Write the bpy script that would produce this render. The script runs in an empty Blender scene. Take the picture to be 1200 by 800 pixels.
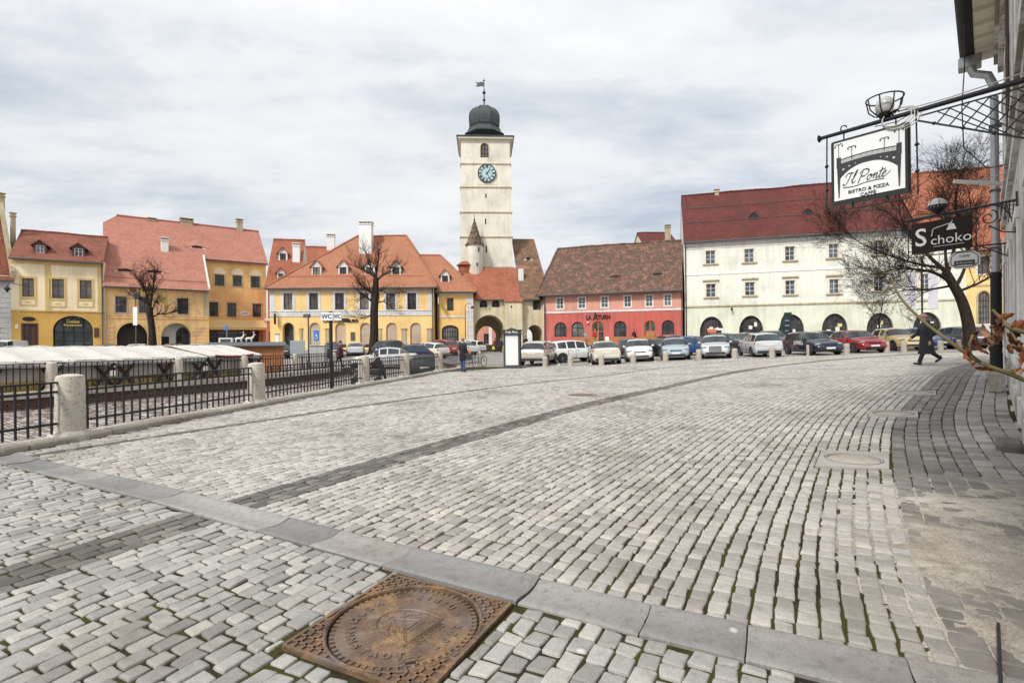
import bpy, math, random
import numpy as np
from mathutils import Vector, Matrix
from mathutils.geometry import tessellate_polygon
R = math.radians
rnd = random.Random(11)
scene = bpy.context.scene
COL = scene.collection
EYE, FL, ROLL = 1.55, 600.0, 0.010

# ------------------------------------------------------------------ measuring helpers
def ray(px, py):
    u, v = px - 600.0, py - 400.0
    return Vector(((u - ROLL * v) / FL, 1.0, -(v + ROLL * u) / FL))
def at(px, py, Y):
    d = ray(px, py)
    return Vector((d.x * Y, Y, EYE + d.z * Y))
def smooth(a, b, x):
    t = min(1.0, max(0.0, (x - a) / (b - a)))
    return t * t * (3 - 2 * t)
def interp(x, tab):
    if x <= tab[0][0]: return tab[0][1]
    for (a, fa), (b, fb) in zip(tab, tab[1:]):
        if x <= b: return fa + (fb - fa) * (x - a) / (b - a)
    return tab[-1][1]
XN_T = [(-12, -11.4), (8.45, -7.3), (12.9, -6.45), (18.6, -5.4), (22, -4.6), (26.6, -3.75), (30, -2.95), (31, -2.9), (34, -3.9), (44, -6.5)]
XF_T = [(-12, -29), (16, -15.8), (20.3, -13.7), (22.7, -12.5), (26.2, -11.3), (30, -10.6), (44, -9.0)]
def XN(Y): return interp(Y, XN_T)
def XF(Y): return interp(Y, XF_T)
def gz(X, Y):
    s = max(0.0, X - 4.0)
    s = s * s / (s + 1.5)
    s = 22.0 * (1 - math.exp(-s / 22.0)) if s > 0 else 0
    z = s * (0.064 - 0.014 * smooth(16, 30, Y))
    A = interp(X, [(-60, .75), (-10, .75), (-5, .25), (0, .2), (3, .55), (7, .95), (20, .65), (45, .6)])
    return z + A * smooth(45, 62, Y)
def inside_trench(X, Y): return Y < 44 and XF(Y) < X < XN(Y)
def floor_z(X, Y):
    f, n = XF(Y), XN(Y)
    t = (X - f) / (n - f)
    return gz(X, Y) - (0.45 + 0.6 * t) * (1 - smooth(28, 43, Y)) - 0.02
def tz(X, Y):
    return floor_z(X, Y) if inside_trench(X, Y) else gz(X, Y)
def wallX(Y): return 0.55 + 0.927 * Y
def ground_px(px, py, it=30):
    d = ray(px, py); Y = 10.0
    for _ in range(it):
        z = gz(d.x * Y, Y) + .02
        Y = 0.5 * Y + 0.5 * max(1.0, (EYE - z) / max(1e-4, -d.z))
    return d.x * Y, Y

# ------------------------------------------------------------------ mesh builder
class MB:
    def __init__(s): s.v = []; s.f = []; s.m = []
    def add(s, vs, fs, mi=0):
        n = len(s.v); s.v.extend([tuple(p) for p in vs])
        for f in fs: s.f.append(tuple(i + n for i in f)); s.m.append(mi)
        return s
    def box(s, x0, x1, y0, y1, z0, z1, mi=0, M=None):
        vs = [(x0,y0,z0),(x1,y0,z0),(x1,y1,z0),(x0,y1,z0),(x0,y0,z1),(x1,y0,z1),(x1,y1,z1),(x0,y1,z1)]
        if M is not None: vs = [M @ Vector(p) for p in vs]
        return s.add(vs, [(0,3,2,1),(4,5,6,7),(0,1,5,4),(1,2,6,5),(2,3,7,6),(3,0,4,7)], mi)
    def bbox(s, x0, x1, y0, y1, z0, z1, b=.02, mi=0, M=None):
        """box with chamfered vertical and top edges"""
        pts = [(x0+b,y0),(x1-b,y0),(x1,y0+b),(x1,y1-b),(x1-b,y1),(x0+b,y1),(x0,y1-b),(x0,y0+b)]
        cx, cy = (x0+x1)/2, (y0+y1)/2
        ins = [(p[0]+(b if p[0]<cx else -b)*.7, p[1]+(b if p[1]<cy else -b)*.7) for p in pts]
        vs = [(p[0],p[1],z0) for p in pts]+[(p[0],p[1],z1-b) for p in pts]+[(p[0],p[1],z1) for p in ins]
        fs = [tuple(range(7,-1,-1)), tuple(range(16,24))]
        for k in (0, 8):
            for i in range(8): j=(i+1)%8; fs.append((k+i,k+j,k+8+j,k+8+i))
        if M is not None: vs = [M @ Vector(p) for p in vs]
        return s.add(vs, fs, mi)
    def tube(s, pts, rad, n=6, mi=0, cap=True, flat=1.0):
        pts = [Vector(p) for p in pts]
        if not hasattr(rad, '__len__'): rad = [rad]*len(pts)
        base = len(s.v); prev = None
        for i, p in enumerate(pts):
            d = (pts[min(i+1,len(pts)-1)] - pts[max(i-1,0)])
            d = d.normalized() if d.length > 1e-9 else Vector((0,0,1))
            if prev is None:
                a = Vector((0,0,1)) if abs(d.z) < .9 else Vector((1,0,0))
                x = d.cross(a).normalized()
            else:
                x = (prev - d*prev.dot(d))
                x = x.normalized() if x.length > 1e-6 else d.orthogonal().normalized()
            prev = x; y = d.cross(x)
            for k in range(n):
                t = 2*math.pi*(k+.5)/n
                s.v.append(tuple(p + (x*math.cos(t) + y*math.sin(t)*flat)*rad[i]))
        for i in range(len(pts)-1):
            for k in range(n):
                a = base+i*n+k; b = base+i*n+(k+1)%n
                s.f.append((a,b,b+n,a+n)); s.m.append(mi)
        if cap:
            s.f.append(tuple(range(base+n-1,base-1,-1))); s.m.append(mi)
            e = base+(len(pts)-1)*n
            s.f.append(tuple(range(e,e+n))); s.m.append(mi)
        return s
    def bar(s, a, b, w, h, mi=0):
        a, b = Vector(a), Vector(b); d = (b-a).normalized()
        up = Vector((0,0,1)) if abs(d.z) < .95 else Vector((0,1,0))
        x = d.cross(up).normalized()*w/2; y = x.cross(d).normalized()*h/2
        vs = [a-x-y,a+x-y,a+x+y,a-x+y,b-x-y,b+x-y,b+x+y,b-x+y]
        return s.add(vs, [(0,3,2,1),(4,5,6,7),(0,1,5,4),(1,2,6,5),(2,3,7,6),(3,0,4,7)], mi)
    def lathe(s, prof, n=12, c=(0,0,0), mi=0, rot=0.0, M=None, cap=True):
        base = len(s.v)
        for r, z in prof:
            for k in range(n):
                t = rot+2*math.pi*k/n
                p = Vector((c[0]+r*math.cos(t), c[1]+r*math.sin(t), c[2]+z))
                s.v.append(tuple(M @ p if M is not None else p))
        for i in range(len(prof)-1):
            for k in range(n):
                a = base+i*n+k; b = base+i*n+(k+1)%n
                s.f.append((a,b,b+n,a+n)); s.m.append(mi)
        if cap:
            s.f.append(tuple(range(base+n-1,base-1,-1))); s.m.append(mi)
            e = base+(len(prof)-1)*n
            s.f.append(tuple(range(e,e+n))); s.m.append(mi)
        return s
    def ell(s, c, r, n=10, m=6, mi=0, M=None):
        prof = [(math.sin(math.pi*i/m), -math.cos(math.pi*i/m)) for i in range(m+1)]
        prof[0] = (.02,-1); prof[-1] = (.02,1)
        S = Matrix.Translation(c) @ (M if M is not None else Matrix.Identity(4)) @ Matrix.Diagonal((r[0],r[1],r[2],1))
        return s.lathe(prof, n, mi=mi, M=S)
    def rings(s, rings, mi=0, cap=True, closed=True):
        n = len(rings[0]); base = len(s.v)
        for r in rings: s.v.extend([tuple(p) for p in r])
        for i in range(len(rings)-1):
            for k in range(n if closed else n-1):
                a = base+i*n+k; b = base+i*n+(k+1)%n
                s.f.append((a,b,b+n,a+n)); s.m.append(mi)
        if cap:
            s.f.append(tuple(range(base+n-1,base-1,-1))); s.m.append(mi)
            e = base+(len(rings)-1)*n
            s.f.append(tuple(range(e,e+n))); s.m.append(mi)
        return s
    def prism(s, poly, fn, h0, h1, mi=0):
        """extrude polygon (2D) between heights; fn(a,b,h)->xyz"""
        n = len(poly); base = len(s.v)
        for h in (h0, h1): s.v.extend([tuple(fn(a,b,h)) for a,b in poly])
        tri = tessellate_polygon([[Vector((a,b,0)) for a,b in poly]])
        for t in tri:
            s.f.append(tuple(base+i for i in t)); s.m.append(mi)
            s.f.append(tuple(base+n+i for i in reversed(t))); s.m.append(mi)
        for i in range(n):
            j=(i+1)%n; s.f.append((base+i,base+j,base+n+j,base+n+i)); s.m.append(mi)
        return s
    def mesh(s, name, mats, smooth=False, angle=None, fix=True):
        me = bpy.data.meshes.new(name)
        me.from_pydata(s.v, [], s.f)
        for m in mats: me.materials.append(m)
        if len(mats) > 1: me.polygons.foreach_set('material_index', s.m)
        if fix and len(s.v) < 60000:
            import bmesh
            bm = bmesh.new(); bm.from_mesh(me); bmesh.ops.recalc_face_normals(bm, faces=bm.faces); bm.to_mesh(me); bm.free()
        if smooth:
            me.polygons.foreach_set('use_smooth', [True]*len(me.polygons))
            if angle: me.set_sharp_from_angle(angle=R(angle))
        me.update()
        return me
    def build(s, name, mats, parent=None, smooth=False, loc=None, angle=None, fix=True):
        if not isinstance(mats, (list, tuple)): mats = [mats]
        o = bpy.data.objects.new(name, s.mesh(name, mats, smooth, angle, fix))
        COL.objects.link(o)
        if parent is not None: o.parent = parent
        if loc is not None: o.location = loc
        return o

def tag(o, label=None, cat=None, group=None, kind=None):
    if label: o['label'] = label
    if cat: o['category'] = cat
    if group: o['group'] = group
    if kind: o['kind'] = kind
    return o
def empty(name, loc=(0,0,0), rz=0.0, label=None, cat=None, group=None, parent=None):
    o = bpy.data.objects.new(name, None); COL.objects.link(o)
    o.empty_display_size = .2
    o.location = loc; o.rotation_euler = (0,0,rz)
    if parent is not None: o.parent = parent
    return tag(o, label, cat, group)
KIDS = {}
def copy_tree(root, loc, rz, label, group=None, slots=None):
    def rec(o, par):
        c = o.copy(); COL.objects.link(c)
        c.parent = par
        for ch in [x for x in o.children]: rec(ch, c)
        return c
    r = rec(root, None); r.location = loc; r.rotation_euler = (0,0,rz)
    r['label'] = label
    if group: r['group'] = group
    return r
FONTM = {}
def text(name, s, size, m, parent, loc, rot=(R(90),0,0), ext=.01, shear=0.0, align='CENTER', sx=1.0, bold=0.0, font=None):
    cu = bpy.data.curves.new(name, 'FONT'); cu.body = s; cu.size = size; cu.extrude = ext
    cu.align_x = align; cu.align_y = 'CENTER'; cu.shear = shear; cu.offset = bold; cu.resolution_u = 3
    t = bpy.data.objects.new('tmp_text', cu); COL.objects.link(t)
    dg = bpy.context.evaluated_depsgraph_get()
    me = bpy.data.meshes.new_from_object(t.evaluated_get(dg))
    bpy.data.objects.remove(t); bpy.data.curves.remove(cu)
    me.transform(Matrix.Diagonal((sx,1,1,1)))
    me.materials.clear(); me.materials.append(m)
    o = bpy.data.objects.new(name, me); COL.objects.link(o)
    o.parent = parent; o.location = loc; o.rotation_euler = rot
    return o

# ------------------------------------------------------------------ materials
def newmat(name):
    m = bpy.data.materials.new(name); m.use_nodes = True
    nt = m.node_tree; b = nt.nodes['Principled BSDF']
    return m, nt, b
def N(nt, t, **kw):
    n = nt.nodes.new(t)
    for k, v in kw.items():
        if k.startswith('_'): setattr(n, k[1:], v)
        else: n.inputs[k.replace('__',' ')].default_value = v
    return n
def rgb(c): return (c[0], c[1], c[2], 1.0)
def plain(name, c, rough=.6, metal=0.0, spec=.5, coat=0.0, var=.08, scale=6.0, bump=0.0):
    m, nt, b = newmat(name)
    b.inputs['Roughness'].default_value = rough; b.inputs['Metallic'].default_value = metal
    b.inputs['Specular IOR Level'].default_value = spec; b.inputs['Coat Weight'].default_value = coat
    tc = N(nt,'ShaderNodeTexCoord'); no = N(nt,'ShaderNodeTexNoise', Scale=scale, Detail=4.0)
    nt.links.new(tc.outputs['Object'], no.inputs['Vector'])
    mx = N(nt,'ShaderNodeMix', _data_type='RGBA'); mx.inputs[6].default_value = rgb([x*(1-var*1.5) for x in c]); mx.inputs[7].default_value = rgb([min(1,x*(1+var*1.5)) for x in c])
    nt.links.new(no.outputs['Fac'], mx.inputs[0]); nt.links.new(mx.outputs[2], b.inputs['Base Color'])
    if bump:
        bp = N(nt,'ShaderNodeBump', Strength=bump, Distance=.01); nt.links.new(no.outputs['Fac'], bp.inputs['Height']); nt.links.new(bp.outputs[0], b.inputs['Normal'])
    return m
def ramp(nt, src, stops):
    r = N(nt,'ShaderNodeValToRGB'); e = r.color_ramp.elements
    while len(e) < len(stops): e.new(.5)
    for el, (p, c) in zip(e, stops): el.position = p; el.color = rgb(c) if len(c) == 3 else c
    nt.links.new(src, r.inputs[0]); return r
def mixc(nt, fac, a, b, mode='MIX'):
    mx = N(nt,'ShaderNodeMix', _data_type='RGBA', _blend_type=mode)
    for s, i in ((fac,0),(a,6),(b,7)):
        if hasattr(s, 'links'): nt.links.new(s, mx.inputs[i])
        elif isinstance(s, (int, float)): mx.inputs[i].default_value = s
        else: mx.inputs[i].default_value = rgb(s)
    return mx.outputs[2]
def plaster(name, c, dirt=(.25,.2,.15), amount=.35, patch=None, pamount=.62, rough=.9, band=None):
    """painted render: broad tone changes, rain streaks and, if asked, peeled patches"""
    m, nt, b = newmat(name)
    b.inputs['Roughness'].default_value = rough; b.inputs['Specular IOR Level'].default_value = .2
    tc = N(nt,'ShaderNodeTexCoord')
    n1 = N(nt,'ShaderNodeTexNoise', Scale=.35, Detail=5.0, Roughness=.6); nt.links.new(tc.outputs['Object'], n1.inputs['Vector'])
    mp = N(nt,'ShaderNodeMapping'); mp.inputs['Scale'].default_value = (2.2,2.2,.22); nt.links.new(tc.outputs['Object'], mp.inputs['Vector'])
    n2 = N(nt,'ShaderNodeTexNoise', Scale=1.0, Detail=6.0, Roughness=.65); nt.links.new(mp.outputs[0], n2.inputs['Vector'])
    n3 = N(nt,'ShaderNodeTexNoise', Scale=9.0, Detail=5.0); nt.links.new(tc.outputs['Object'], n3.inputs['Vector'])
    r1 = ramp(nt, n1.outputs['Fac'], [(.3,[x*.78 for x in c]),(.5,c),(.7,[min(1,x*1.08) for x in c])])
    r2 = ramp(nt, n2.outputs['Fac'], [(.47,(0,0,0)),(.74,(min(.9,amount*1.35),)*3)])
    cc = mixc(nt, r2.outputs[0], r1.outputs[0], dirt)
    r3 = ramp(nt, n3.outputs['Fac'], [(.35,(.9,.9,.9)),(.65,(1.06,1.06,1.06))])
    cc = mixc(nt, 1.0, cc, r3.outputs[0], 'MULTIPLY')
    if patch:
        n4 = N(nt,'ShaderNodeTexNoise', Scale=.55, Detail=8.0, Roughness=.68, Distortion=.4); nt.links.new(tc.outputs['Object'], n4.inputs['Vector'])
        r4 = ramp(nt, n4.outputs['Fac'], [(pamount,(0,0,0)),(pamount+.03,(.8,.8,.8))])
        cc = mixc(nt, r4.outputs[0], cc, patch)
    nt.links.new(cc, b.inputs['Base Color'])
    bp = N(nt,'ShaderNodeBump', Strength=.25, Distance=.02); nt.links.new(n3.outputs['Fac'], bp.inputs['Height']); nt.links.new(bp.outputs[0], b.inputs['Normal'])
    return m
def tiles(name, a, c, moss=None, mamount=.55, bw=.2, rh=.17, mscale=.5, contrast=1.0):
    """clay roof tiles laid in courses: each tile its own tone, weathering in blotches"""
    m, nt, b = newmat(name)
    b.inputs['Roughness'].default_value = .85; b.inputs['Specular IOR Level'].default_value = .25
    tc = N(nt,'ShaderNodeTexCoord'); sp = N(nt,'ShaderNodeSeparateXYZ'); nt.links.new(tc.outputs['Object'], sp.inputs[0])
    ad = N(nt,'ShaderNodeMath', _operation='ADD'); nt.links.new(sp.outputs[0], ad.inputs[0])
    ml = N(nt,'ShaderNodeMath', _operation='MULTIPLY'); ml.inputs[1].default_value = .35; nt.links.new(sp.outputs[1], ml.inputs[0]); nt.links.new(ml.outputs[0], ad.inputs[1])
    zz = N(nt,'ShaderNodeMath', _operation='MULTIPLY'); zz.inputs[1].default_value = 1.35; nt.links.new(sp.outputs[2], zz.inputs[0])
    cb = N(nt,'ShaderNodeCombineXYZ'); nt.links.new(ad.outputs[0], cb.inputs[0]); nt.links.new(zz.outputs[0], cb.inputs[1])
    # wobble so that the courses sag a little
    w = N(nt,'ShaderNodeTexNoise', Scale=.25, Detail=2.0); nt.links.new(tc.outputs['Object'], w.inputs['Vector'])
    wv = N(nt,'ShaderNodeVectorMath', _operation='MULTIPLY_ADD'); nt.links.new(w.outputs['Color'], wv.inputs[0]); wv.inputs[1].default_value = (.1,.25,0); nt.links.new(cb.outputs[0], wv.inputs[2])
    br = N(nt,'ShaderNodeTexBrick'); br.inputs['Scale'].default_value = 1.0
    br.inputs['Brick Width'].default_value = bw; br.inputs['Row Height'].default_value = rh; br.inputs['Mortar Size'].default_value = .014; br.inputs['Mortar Smooth'].default_value = .6; br.inputs['Bias'].default_value = 0.0
    br.inputs['Color1'].default_value = rgb(a); br.inputs['Color2'].default_value = rgb(c); br.inputs['Mortar'].default_value = rgb([x*.3 for x in a])
    nt.links.new(wv.outputs[0], br.inputs['Vector'])
    n1 = N(nt,'ShaderNodeTexNoise', Scale=mscale, Detail=9.0, Roughness=.72); nt.links.new(tc.outputs['Object'], n1.inputs['Vector'])
    r1 = ramp(nt, n1.outputs['Fac'], [(.3,(1-.28*contrast,)*3),(.7,(1+.2*contrast,)*3)])
    cc = mixc(nt, 1.0, br.outputs['Color'], r1.outputs[0], 'MULTIPLY')
    if moss:
        n2 = N(nt,'ShaderNodeTexNoise', Scale=mscale*1.3, Detail=10.0, Roughness=.78, Distortion=.3); mp = N(nt,'ShaderNodeMapping'); mp.inputs['Location'].default_value = (7,3,1)
        nt.links.new(tc.outputs['Object'], mp.inputs['Vector']); nt.links.new(mp.outputs[0], n2.inputs['Vector'])
        r2 = ramp(nt, n2.outputs['Fac'], [(mamount-.06,(0,0,0)),(mamount+.07,(.9,.9,.9))])
        cc = mixc(nt, r2.outputs[0], cc, moss)
    nt.links.new(cc, b.inputs['Base Color'])
    bp = N(nt,'ShaderNodeBump', Strength=.7, Distance=.03); nt.links.new(br.outputs['Fac'], bp.inputs['Height']); bp.invert = True; nt.links.new(bp.outputs[0], b.inputs['Normal'])
    return m
def glassy(name, c=(.03,.035,.04), rough=.08, var=.6, scale=1.3):
    """window glass seen against a dark room: glossy dark pane, uneven inside"""
    m, nt, b = newmat(name)
    b.inputs['Roughness'].default_value = rough; b.inputs['Specular IOR Level'].default_value = .6
    tc = N(nt,'ShaderNodeTexCoord'); oi = N(nt,'ShaderNodeObjectInfo')
    ad = N(nt,'ShaderNodeVectorMath', _operation='ADD'); nt.links.new(tc.outputs['Object'], ad.inputs[0]); nt.links.new(oi.outputs['Location'], ad.inputs[1])
    no = N(nt,'ShaderNodeTexNoise', Scale=scale, Detail=3.0); nt.links.new(ad.outputs[0], no.inputs['Vector'])
    r = ramp(nt, no.outputs['Fac'], [(.4,[x*(1-var) for x in c]),(.68,[x*(1+2*var) for x in c])])
    nt.links.new(r.outputs[0], b.inputs['Base Color'])
    bp = N(nt,'ShaderNodeBump', Strength=.06, Distance=.02); nt.links.new(no.outputs['Fac'], bp.inputs['Height']); nt.links.new(bp.outputs[0], b.inputs['Normal'])
    return m
def stonemat(name, stops, stain=(.12,.1,.08), stain_amt=.45, moss=True, dust=None, rough=.75, chip=(.62,.6,.56), chips=2.3, chipr=.035):
    m, nt, b = newmat(name)
    b.inputs['Specular IOR Level'].default_value = .35
    g = N(nt,'ShaderNodeNewGeometry'); tc = N(nt,'ShaderNodeTexCoord')
    r0 = ramp(nt, g.outputs['Random Per Island'], stops)
    v0 = N(nt,'ShaderNodeTexVoronoi', Scale=55.0); nt.links.new(tc.outputs['Object'], v0.inputs['Vector'])
    n1 = N(nt,'ShaderNodeTexNoise', Scale=.55, Detail=6.0, Roughness=.6); nt.links.new(tc.outputs['Object'], n1.inputs['Vector'])
    r1 = ramp(nt, n1.outputs['Fac'], [(.3,(.66,.63,.58)),(.48,(.97,.96,.95)),(.7,(1.12,1.12,1.12))])
    cc = mixc(nt, 1.0, r0.outputs[0], r1.outputs[0], 'MULTIPLY')
    n2 = N(nt,'ShaderNodeTexNoise', Scale=14.0, Detail=8.0, Roughness=.75); nt.links.new(tc.outputs['Object'], n2.inputs['Vector'])
    r2 = ramp(nt, n2.outputs['Fac'], [(.5,(0,0,0)),(.72,(stain_amt,)*3)])
    cc = mixc(nt, r2.outputs[0], cc, stain)
    n3 = N(nt,'ShaderNodeTexNoise', Scale=120.0, Detail=3.0); nt.links.new(tc.outputs['Object'], n3.inputs['Vector'])
    r3 = ramp(nt, n3.outputs['Fac'], [(.3,(.8,.8,.8)),(.7,(1.15,1.15,1.15))])
    cc = mixc(nt, .8, cc, mixc(nt, 1.0, cc, r3.outputs[0], 'MULTIPLY'))
    # small pale droppings and chips
    v = N(nt,'ShaderNodeTexVoronoi', Scale=chips); nt.links.new(tc.outputs['Object'], v.inputs['Vector'])
    r4 = ramp(nt, v.outputs['Distance'], [(chipr,(.7,.7,.7)),(chipr*1.8,(0,0,0))])
    cc = mixc(nt, r4.outputs[0], cc, chip)
    if dust:
        cen, rad, dc = dust
        mp = N(nt,'ShaderNodeVectorMath', _operation='SUBTRACT'); nt.links.new(tc.outputs['Object'], mp.inputs[0]); mp.inputs[1].default_value = cen
        sc = N(nt,'ShaderNodeVectorMath', _operation='DIVIDE'); nt.links.new(mp.outputs[0], sc.inputs[0]); sc.inputs[1].default_value = rad
        ln = N(nt,'ShaderNodeVectorMath', _operation='LENGTH'); nt.links.new(sc.outputs[0], ln.inputs[0])
        n5 = N(nt,'ShaderNodeTexNoise', Scale=1.4, Detail=8.0, Roughness=.7); nt.links.new(tc.outputs['Object'], n5.inputs['Vector'])
        ad = N(nt,'ShaderNodeMath', _operation='MULTIPLY_ADD'); nt.links.new(n5.outputs['Fac'], ad.inputs[0]); ad.inputs[1].default_value = 1.5; nt.links.new(ln.outputs['Value'], ad.inputs[2])
        r5 = ramp(nt, ad.outputs[0], [(.0,(.8,.8,.8)),(1.0,(0,0,0))]); r5.color_ramp.elements[0].position = .55; r5.color_ramp.elements[1].position = 1.0
        # ramp input is clamped to 0..1, so bring the sum down
        ml = N(nt,'ShaderNodeMath', _operation='MULTIPLY'); ml.inputs[1].default_value = .55; nt.links.new(ad.outputs[0], ml.inputs[0]); nt.links.new(ml.outputs[0], r5.inputs[0])
        n6 = N(nt,'ShaderNodeTexNoise', Scale=3.0, Detail=9.0, Roughness=.7); nt.links.new(tc.outputs['Object'], n6.inputs['Vector'])
        r6 = ramp(nt, n6.outputs['Fac'], [(.3,[x*.5 for x in dc]),(.5,dc),(.7,[min(1,x*1.45) for x in dc])])
        cc = mixc(nt, r5.outputs[0], cc, r6.outputs[0])
    nt.links.new(cc, b.inputs['Base Color'])
    rr = ramp(nt, n2.outputs['Fac'], [(.3,(rough-.2,)*3),(.7,(min(1,rough+.1),)*3)]); nt.links.new(rr.outputs[0], b.inputs['Roughness'])
    bp = N(nt,'ShaderNodeBump', Strength=.35, Distance=.006); nt.links.new(n2.outputs['Fac'], bp.inputs['Height'])
    bp2 = N(nt,'ShaderNodeBump', Strength=.3, Distance=.003); nt.links.new(n3.outputs['Fac'], bp2.inputs['Height']); nt.links.new(bp.outputs[0], bp2.inputs['Normal'])
    bp3 = N(nt,'ShaderNodeBump', Strength=.25, Distance=.004); nt.links.new(v0.outputs['Distance'], bp3.inputs['Height']); nt.links.new(bp3.outputs[0], bp.inputs['Normal'])
    nt.links.new(bp2.outputs[0], b.inputs['Normal'])
    return m
def earthmat(name, a, c, moss=(.07,.075,.02), mossamt=.5):
    m, nt, b = newmat(name); b.inputs['Roughness'].default_value = .95; b.inputs['Specular IOR Level'].default_value = .15
    tc = N(nt,'ShaderNodeTexCoord')
    n1 = N(nt,'ShaderNodeTexNoise', Scale=30.0, Detail=8.0, Roughness=.7); nt.links.new(tc.outputs['Object'], n1.inputs['Vector'])
    r1 = ramp(nt, n1.outputs['Fac'], [(.3,a),(.7,c)])
    n2 = N(nt,'ShaderNodeTexNoise', Scale=1.7, Detail=6.0, Roughness=.65); nt.links.new(tc.outputs['Object'], n2.inputs['Vector'])
    r2 = ramp(nt, n2.outputs['Fac'], [(mossamt,(0,0,0)),(mossamt+.12,(.85,.85,.85))])
    cc = mixc(nt, r2.outputs[0], r1.outputs[0], moss)
    nt.links.new(cc, b.inputs['Base Color'])
    bp = N(nt,'ShaderNodeBump', Strength=.8, Distance=.01); nt.links.new(n1.outputs['Fac'], bp.inputs['Height']); nt.links.new(bp.outputs[0], b.inputs['Normal'])
    return m
def settmat(name, a, c, mortar, bw=.16, rh=.13, rot=0.0, wet=None):
    """far paving, too far to show single stones: setts in courses as a pattern"""
    m, nt, b = newmat(name); b.inputs['Roughness'].default_value = .7; b.inputs['Specular IOR Level'].default_value = .35
    tc = N(nt,'ShaderNodeTexCoord'); mp = N(nt,'ShaderNodeMapping'); mp.inputs['Rotation'].default_value = (0,0,rot); nt.links.new(tc.outputs['Object'], mp.inputs['Vector'])
    w = N(nt,'ShaderNodeTexNoise', Scale=.6, Detail=3.0); nt.links.new(tc.outputs['Object'], w.inputs['Vector'])
    wv = N(nt,'ShaderNodeVectorMath', _operation='MULTIPLY_ADD'); nt.links.new(w.outputs['Color'], wv.inputs[0]); wv.inputs[1].default_value = (.3,.3,0); nt.links.new(mp.outputs[0], wv.inputs[2])
    br = N(nt,'ShaderNodeTexBrick'); br.inputs['Scale'].default_value = 1.0
    br.inputs['Brick Width'].default_value = bw; br.inputs['Row Height'].default_value = rh; br.inputs['Mortar Size'].default_value = .012; br.inputs['Mortar Smooth'].default_value = .4
    br.inputs['Color1'].default_value = rgb(a); br.inputs['Color2'].default_value = rgb(c); br.inputs['Mortar'].default_value = rgb(mortar)
    nt.links.new(wv.outputs[0], br.inputs['Vector'])
    n1 = N(nt,'ShaderNodeTexNoise', Scale=.25, Detail=7.0, Roughness=.65); nt.links.new(tc.outputs['Object'], n1.inputs['Vector'])
    r1 = ramp(nt, n1.outputs['Fac'], [(.3,(.72,.7,.68)),(.7,(1.15,1.15,1.15))])
    cc = mixc(nt, 1.0, br.outputs['Color'], r1.outputs[0], 'MULTIPLY')
    nt.links.new(cc, b.inputs['Base Color'])
    bp = N(nt,'ShaderNodeBump', Strength=.7, Distance=.02); bp.invert = True; nt.links.new(br.outputs['Fac'], bp.inputs['Height']); nt.links.new(bp.outputs[0], b.inputs['Normal'])
    if wet:
        n2 = N(nt,'ShaderNodeTexNoise', Scale=2.2, Detail=6.0, Roughness=.6); nt.links.new(tc.outputs['Object'], n2.inputs['Vector'])
        r2 = ramp(nt, n2.outputs['Fac'], [(.4,(.12,.12,.12)),(.6,(.75,.75,.75))]); nt.links.new(r2.outputs[0], b.inputs['Roughness'])
    return m
M = {}
M['iron'] = plain('black_iron', (.018,.018,.02), .45, .2, .5, var=.3, scale=20, bump=.1)
M['iron_grey'] = plain('grey_iron', (.09,.1,.1), .5, .3, var=.2)
M['black'] = plain('matt_black', (.012,.012,.013), .7, var=.2)
M['rubber'] = plain('tyre_rubber', (.02,.02,.02), .85, var=.2)
M['rim'] = plain('wheel_alloy', (.42,.43,.44), .35, .7, var=.1)
M['white'] = plain('white_paint', (.78,.78,.76), .55, var=.05)
M['cream_white'] = plain('cream_trim', (.74,.69,.57), .8, var=.08, scale=2)
M['pane'] = glassy('window_pane')
M['pane_blue'] = glassy('window_pane_sky', (.07,.085,.1), .05, .5)
M['pane_curtain'] = glassy('window_pane_curtain', (.13,.125,.12), .12, .25, 1.2)
M['carglass'] = glassy('car_glass', (.03,.04,.045), .04, .5, .8)
M['brownframe'] = plain('brown_window_wood', (.09,.04,.028), .55, var=.2)
M['darkframe'] = plain('dark_window_wood', (.035,.025,.022), .55, var=.2)
M['whiteframe'] = plain('white_window_wood', (.72,.72,.7), .5, var=.06)
M['wood_dark'] = plain('dark_stained_wood', (.045,.02,.014), .6, var=.35, scale=9, bump=.2)
M['wood_orange'] = plain('orange_wood', (.42,.17,.06), .6, var=.3, scale=5, bump=.1)
M['travertine'] = stonemat('travertine', [(0,(.5,.455,.385)),(1,(.6,.55,.47))], (.16,.12,.09), .8, rough=.8, chip=(.1,.08,.06), chips=11, chipr=.11)
M['limestone'] = stonemat('limestone_kerb', [(0,(.42,.38,.32)),(1,(.52,.47,.4))], (.13,.11,.08), .6, rough=.8)
M['granite'] = stonemat('granite_setts', [(0,(.25,.24,.225)),(.35,(.34,.33,.31)),(.85,(.41,.4,.375)),(1,(.47,.445,.4))], (.17,.15,.12), .6)
M['granite_far'] = stonemat('granite_setts_square', [(0,(.31,.295,.272)),(.4,(.42,.4,.37)),(.9,(.49,.465,.43)),(1,(.55,.51,.45))], (.2,.17,.13), .6)
M['strip'] = stonemat('dusty_dark_setts', [(0,(.15,.145,.135)),(.5,(.21,.2,.19)),(1,(.29,.275,.255))], (.08,.07,.05), .5, dust=((3.6,3.3,0),(1.8,2.3,3.0),(.3,.26,.22)))
M['basalt'] = stonemat('dark_setts', [(0,(.1,.095,.085)),(.5,(.15,.14,.125)),(1,(.23,.215,.19))], (.08,.07,.05), .5)
M['paving'] = stonemat('pavement_setts', [(0,(.24,.23,.22)),(.5,(.32,.31,.29)),(1,(.41,.39,.37))], (.11,.1,.085), .5, dust=((4.2,3.6,0),(2.4,2.8,3.0),(.31,.27,.23)))
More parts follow.
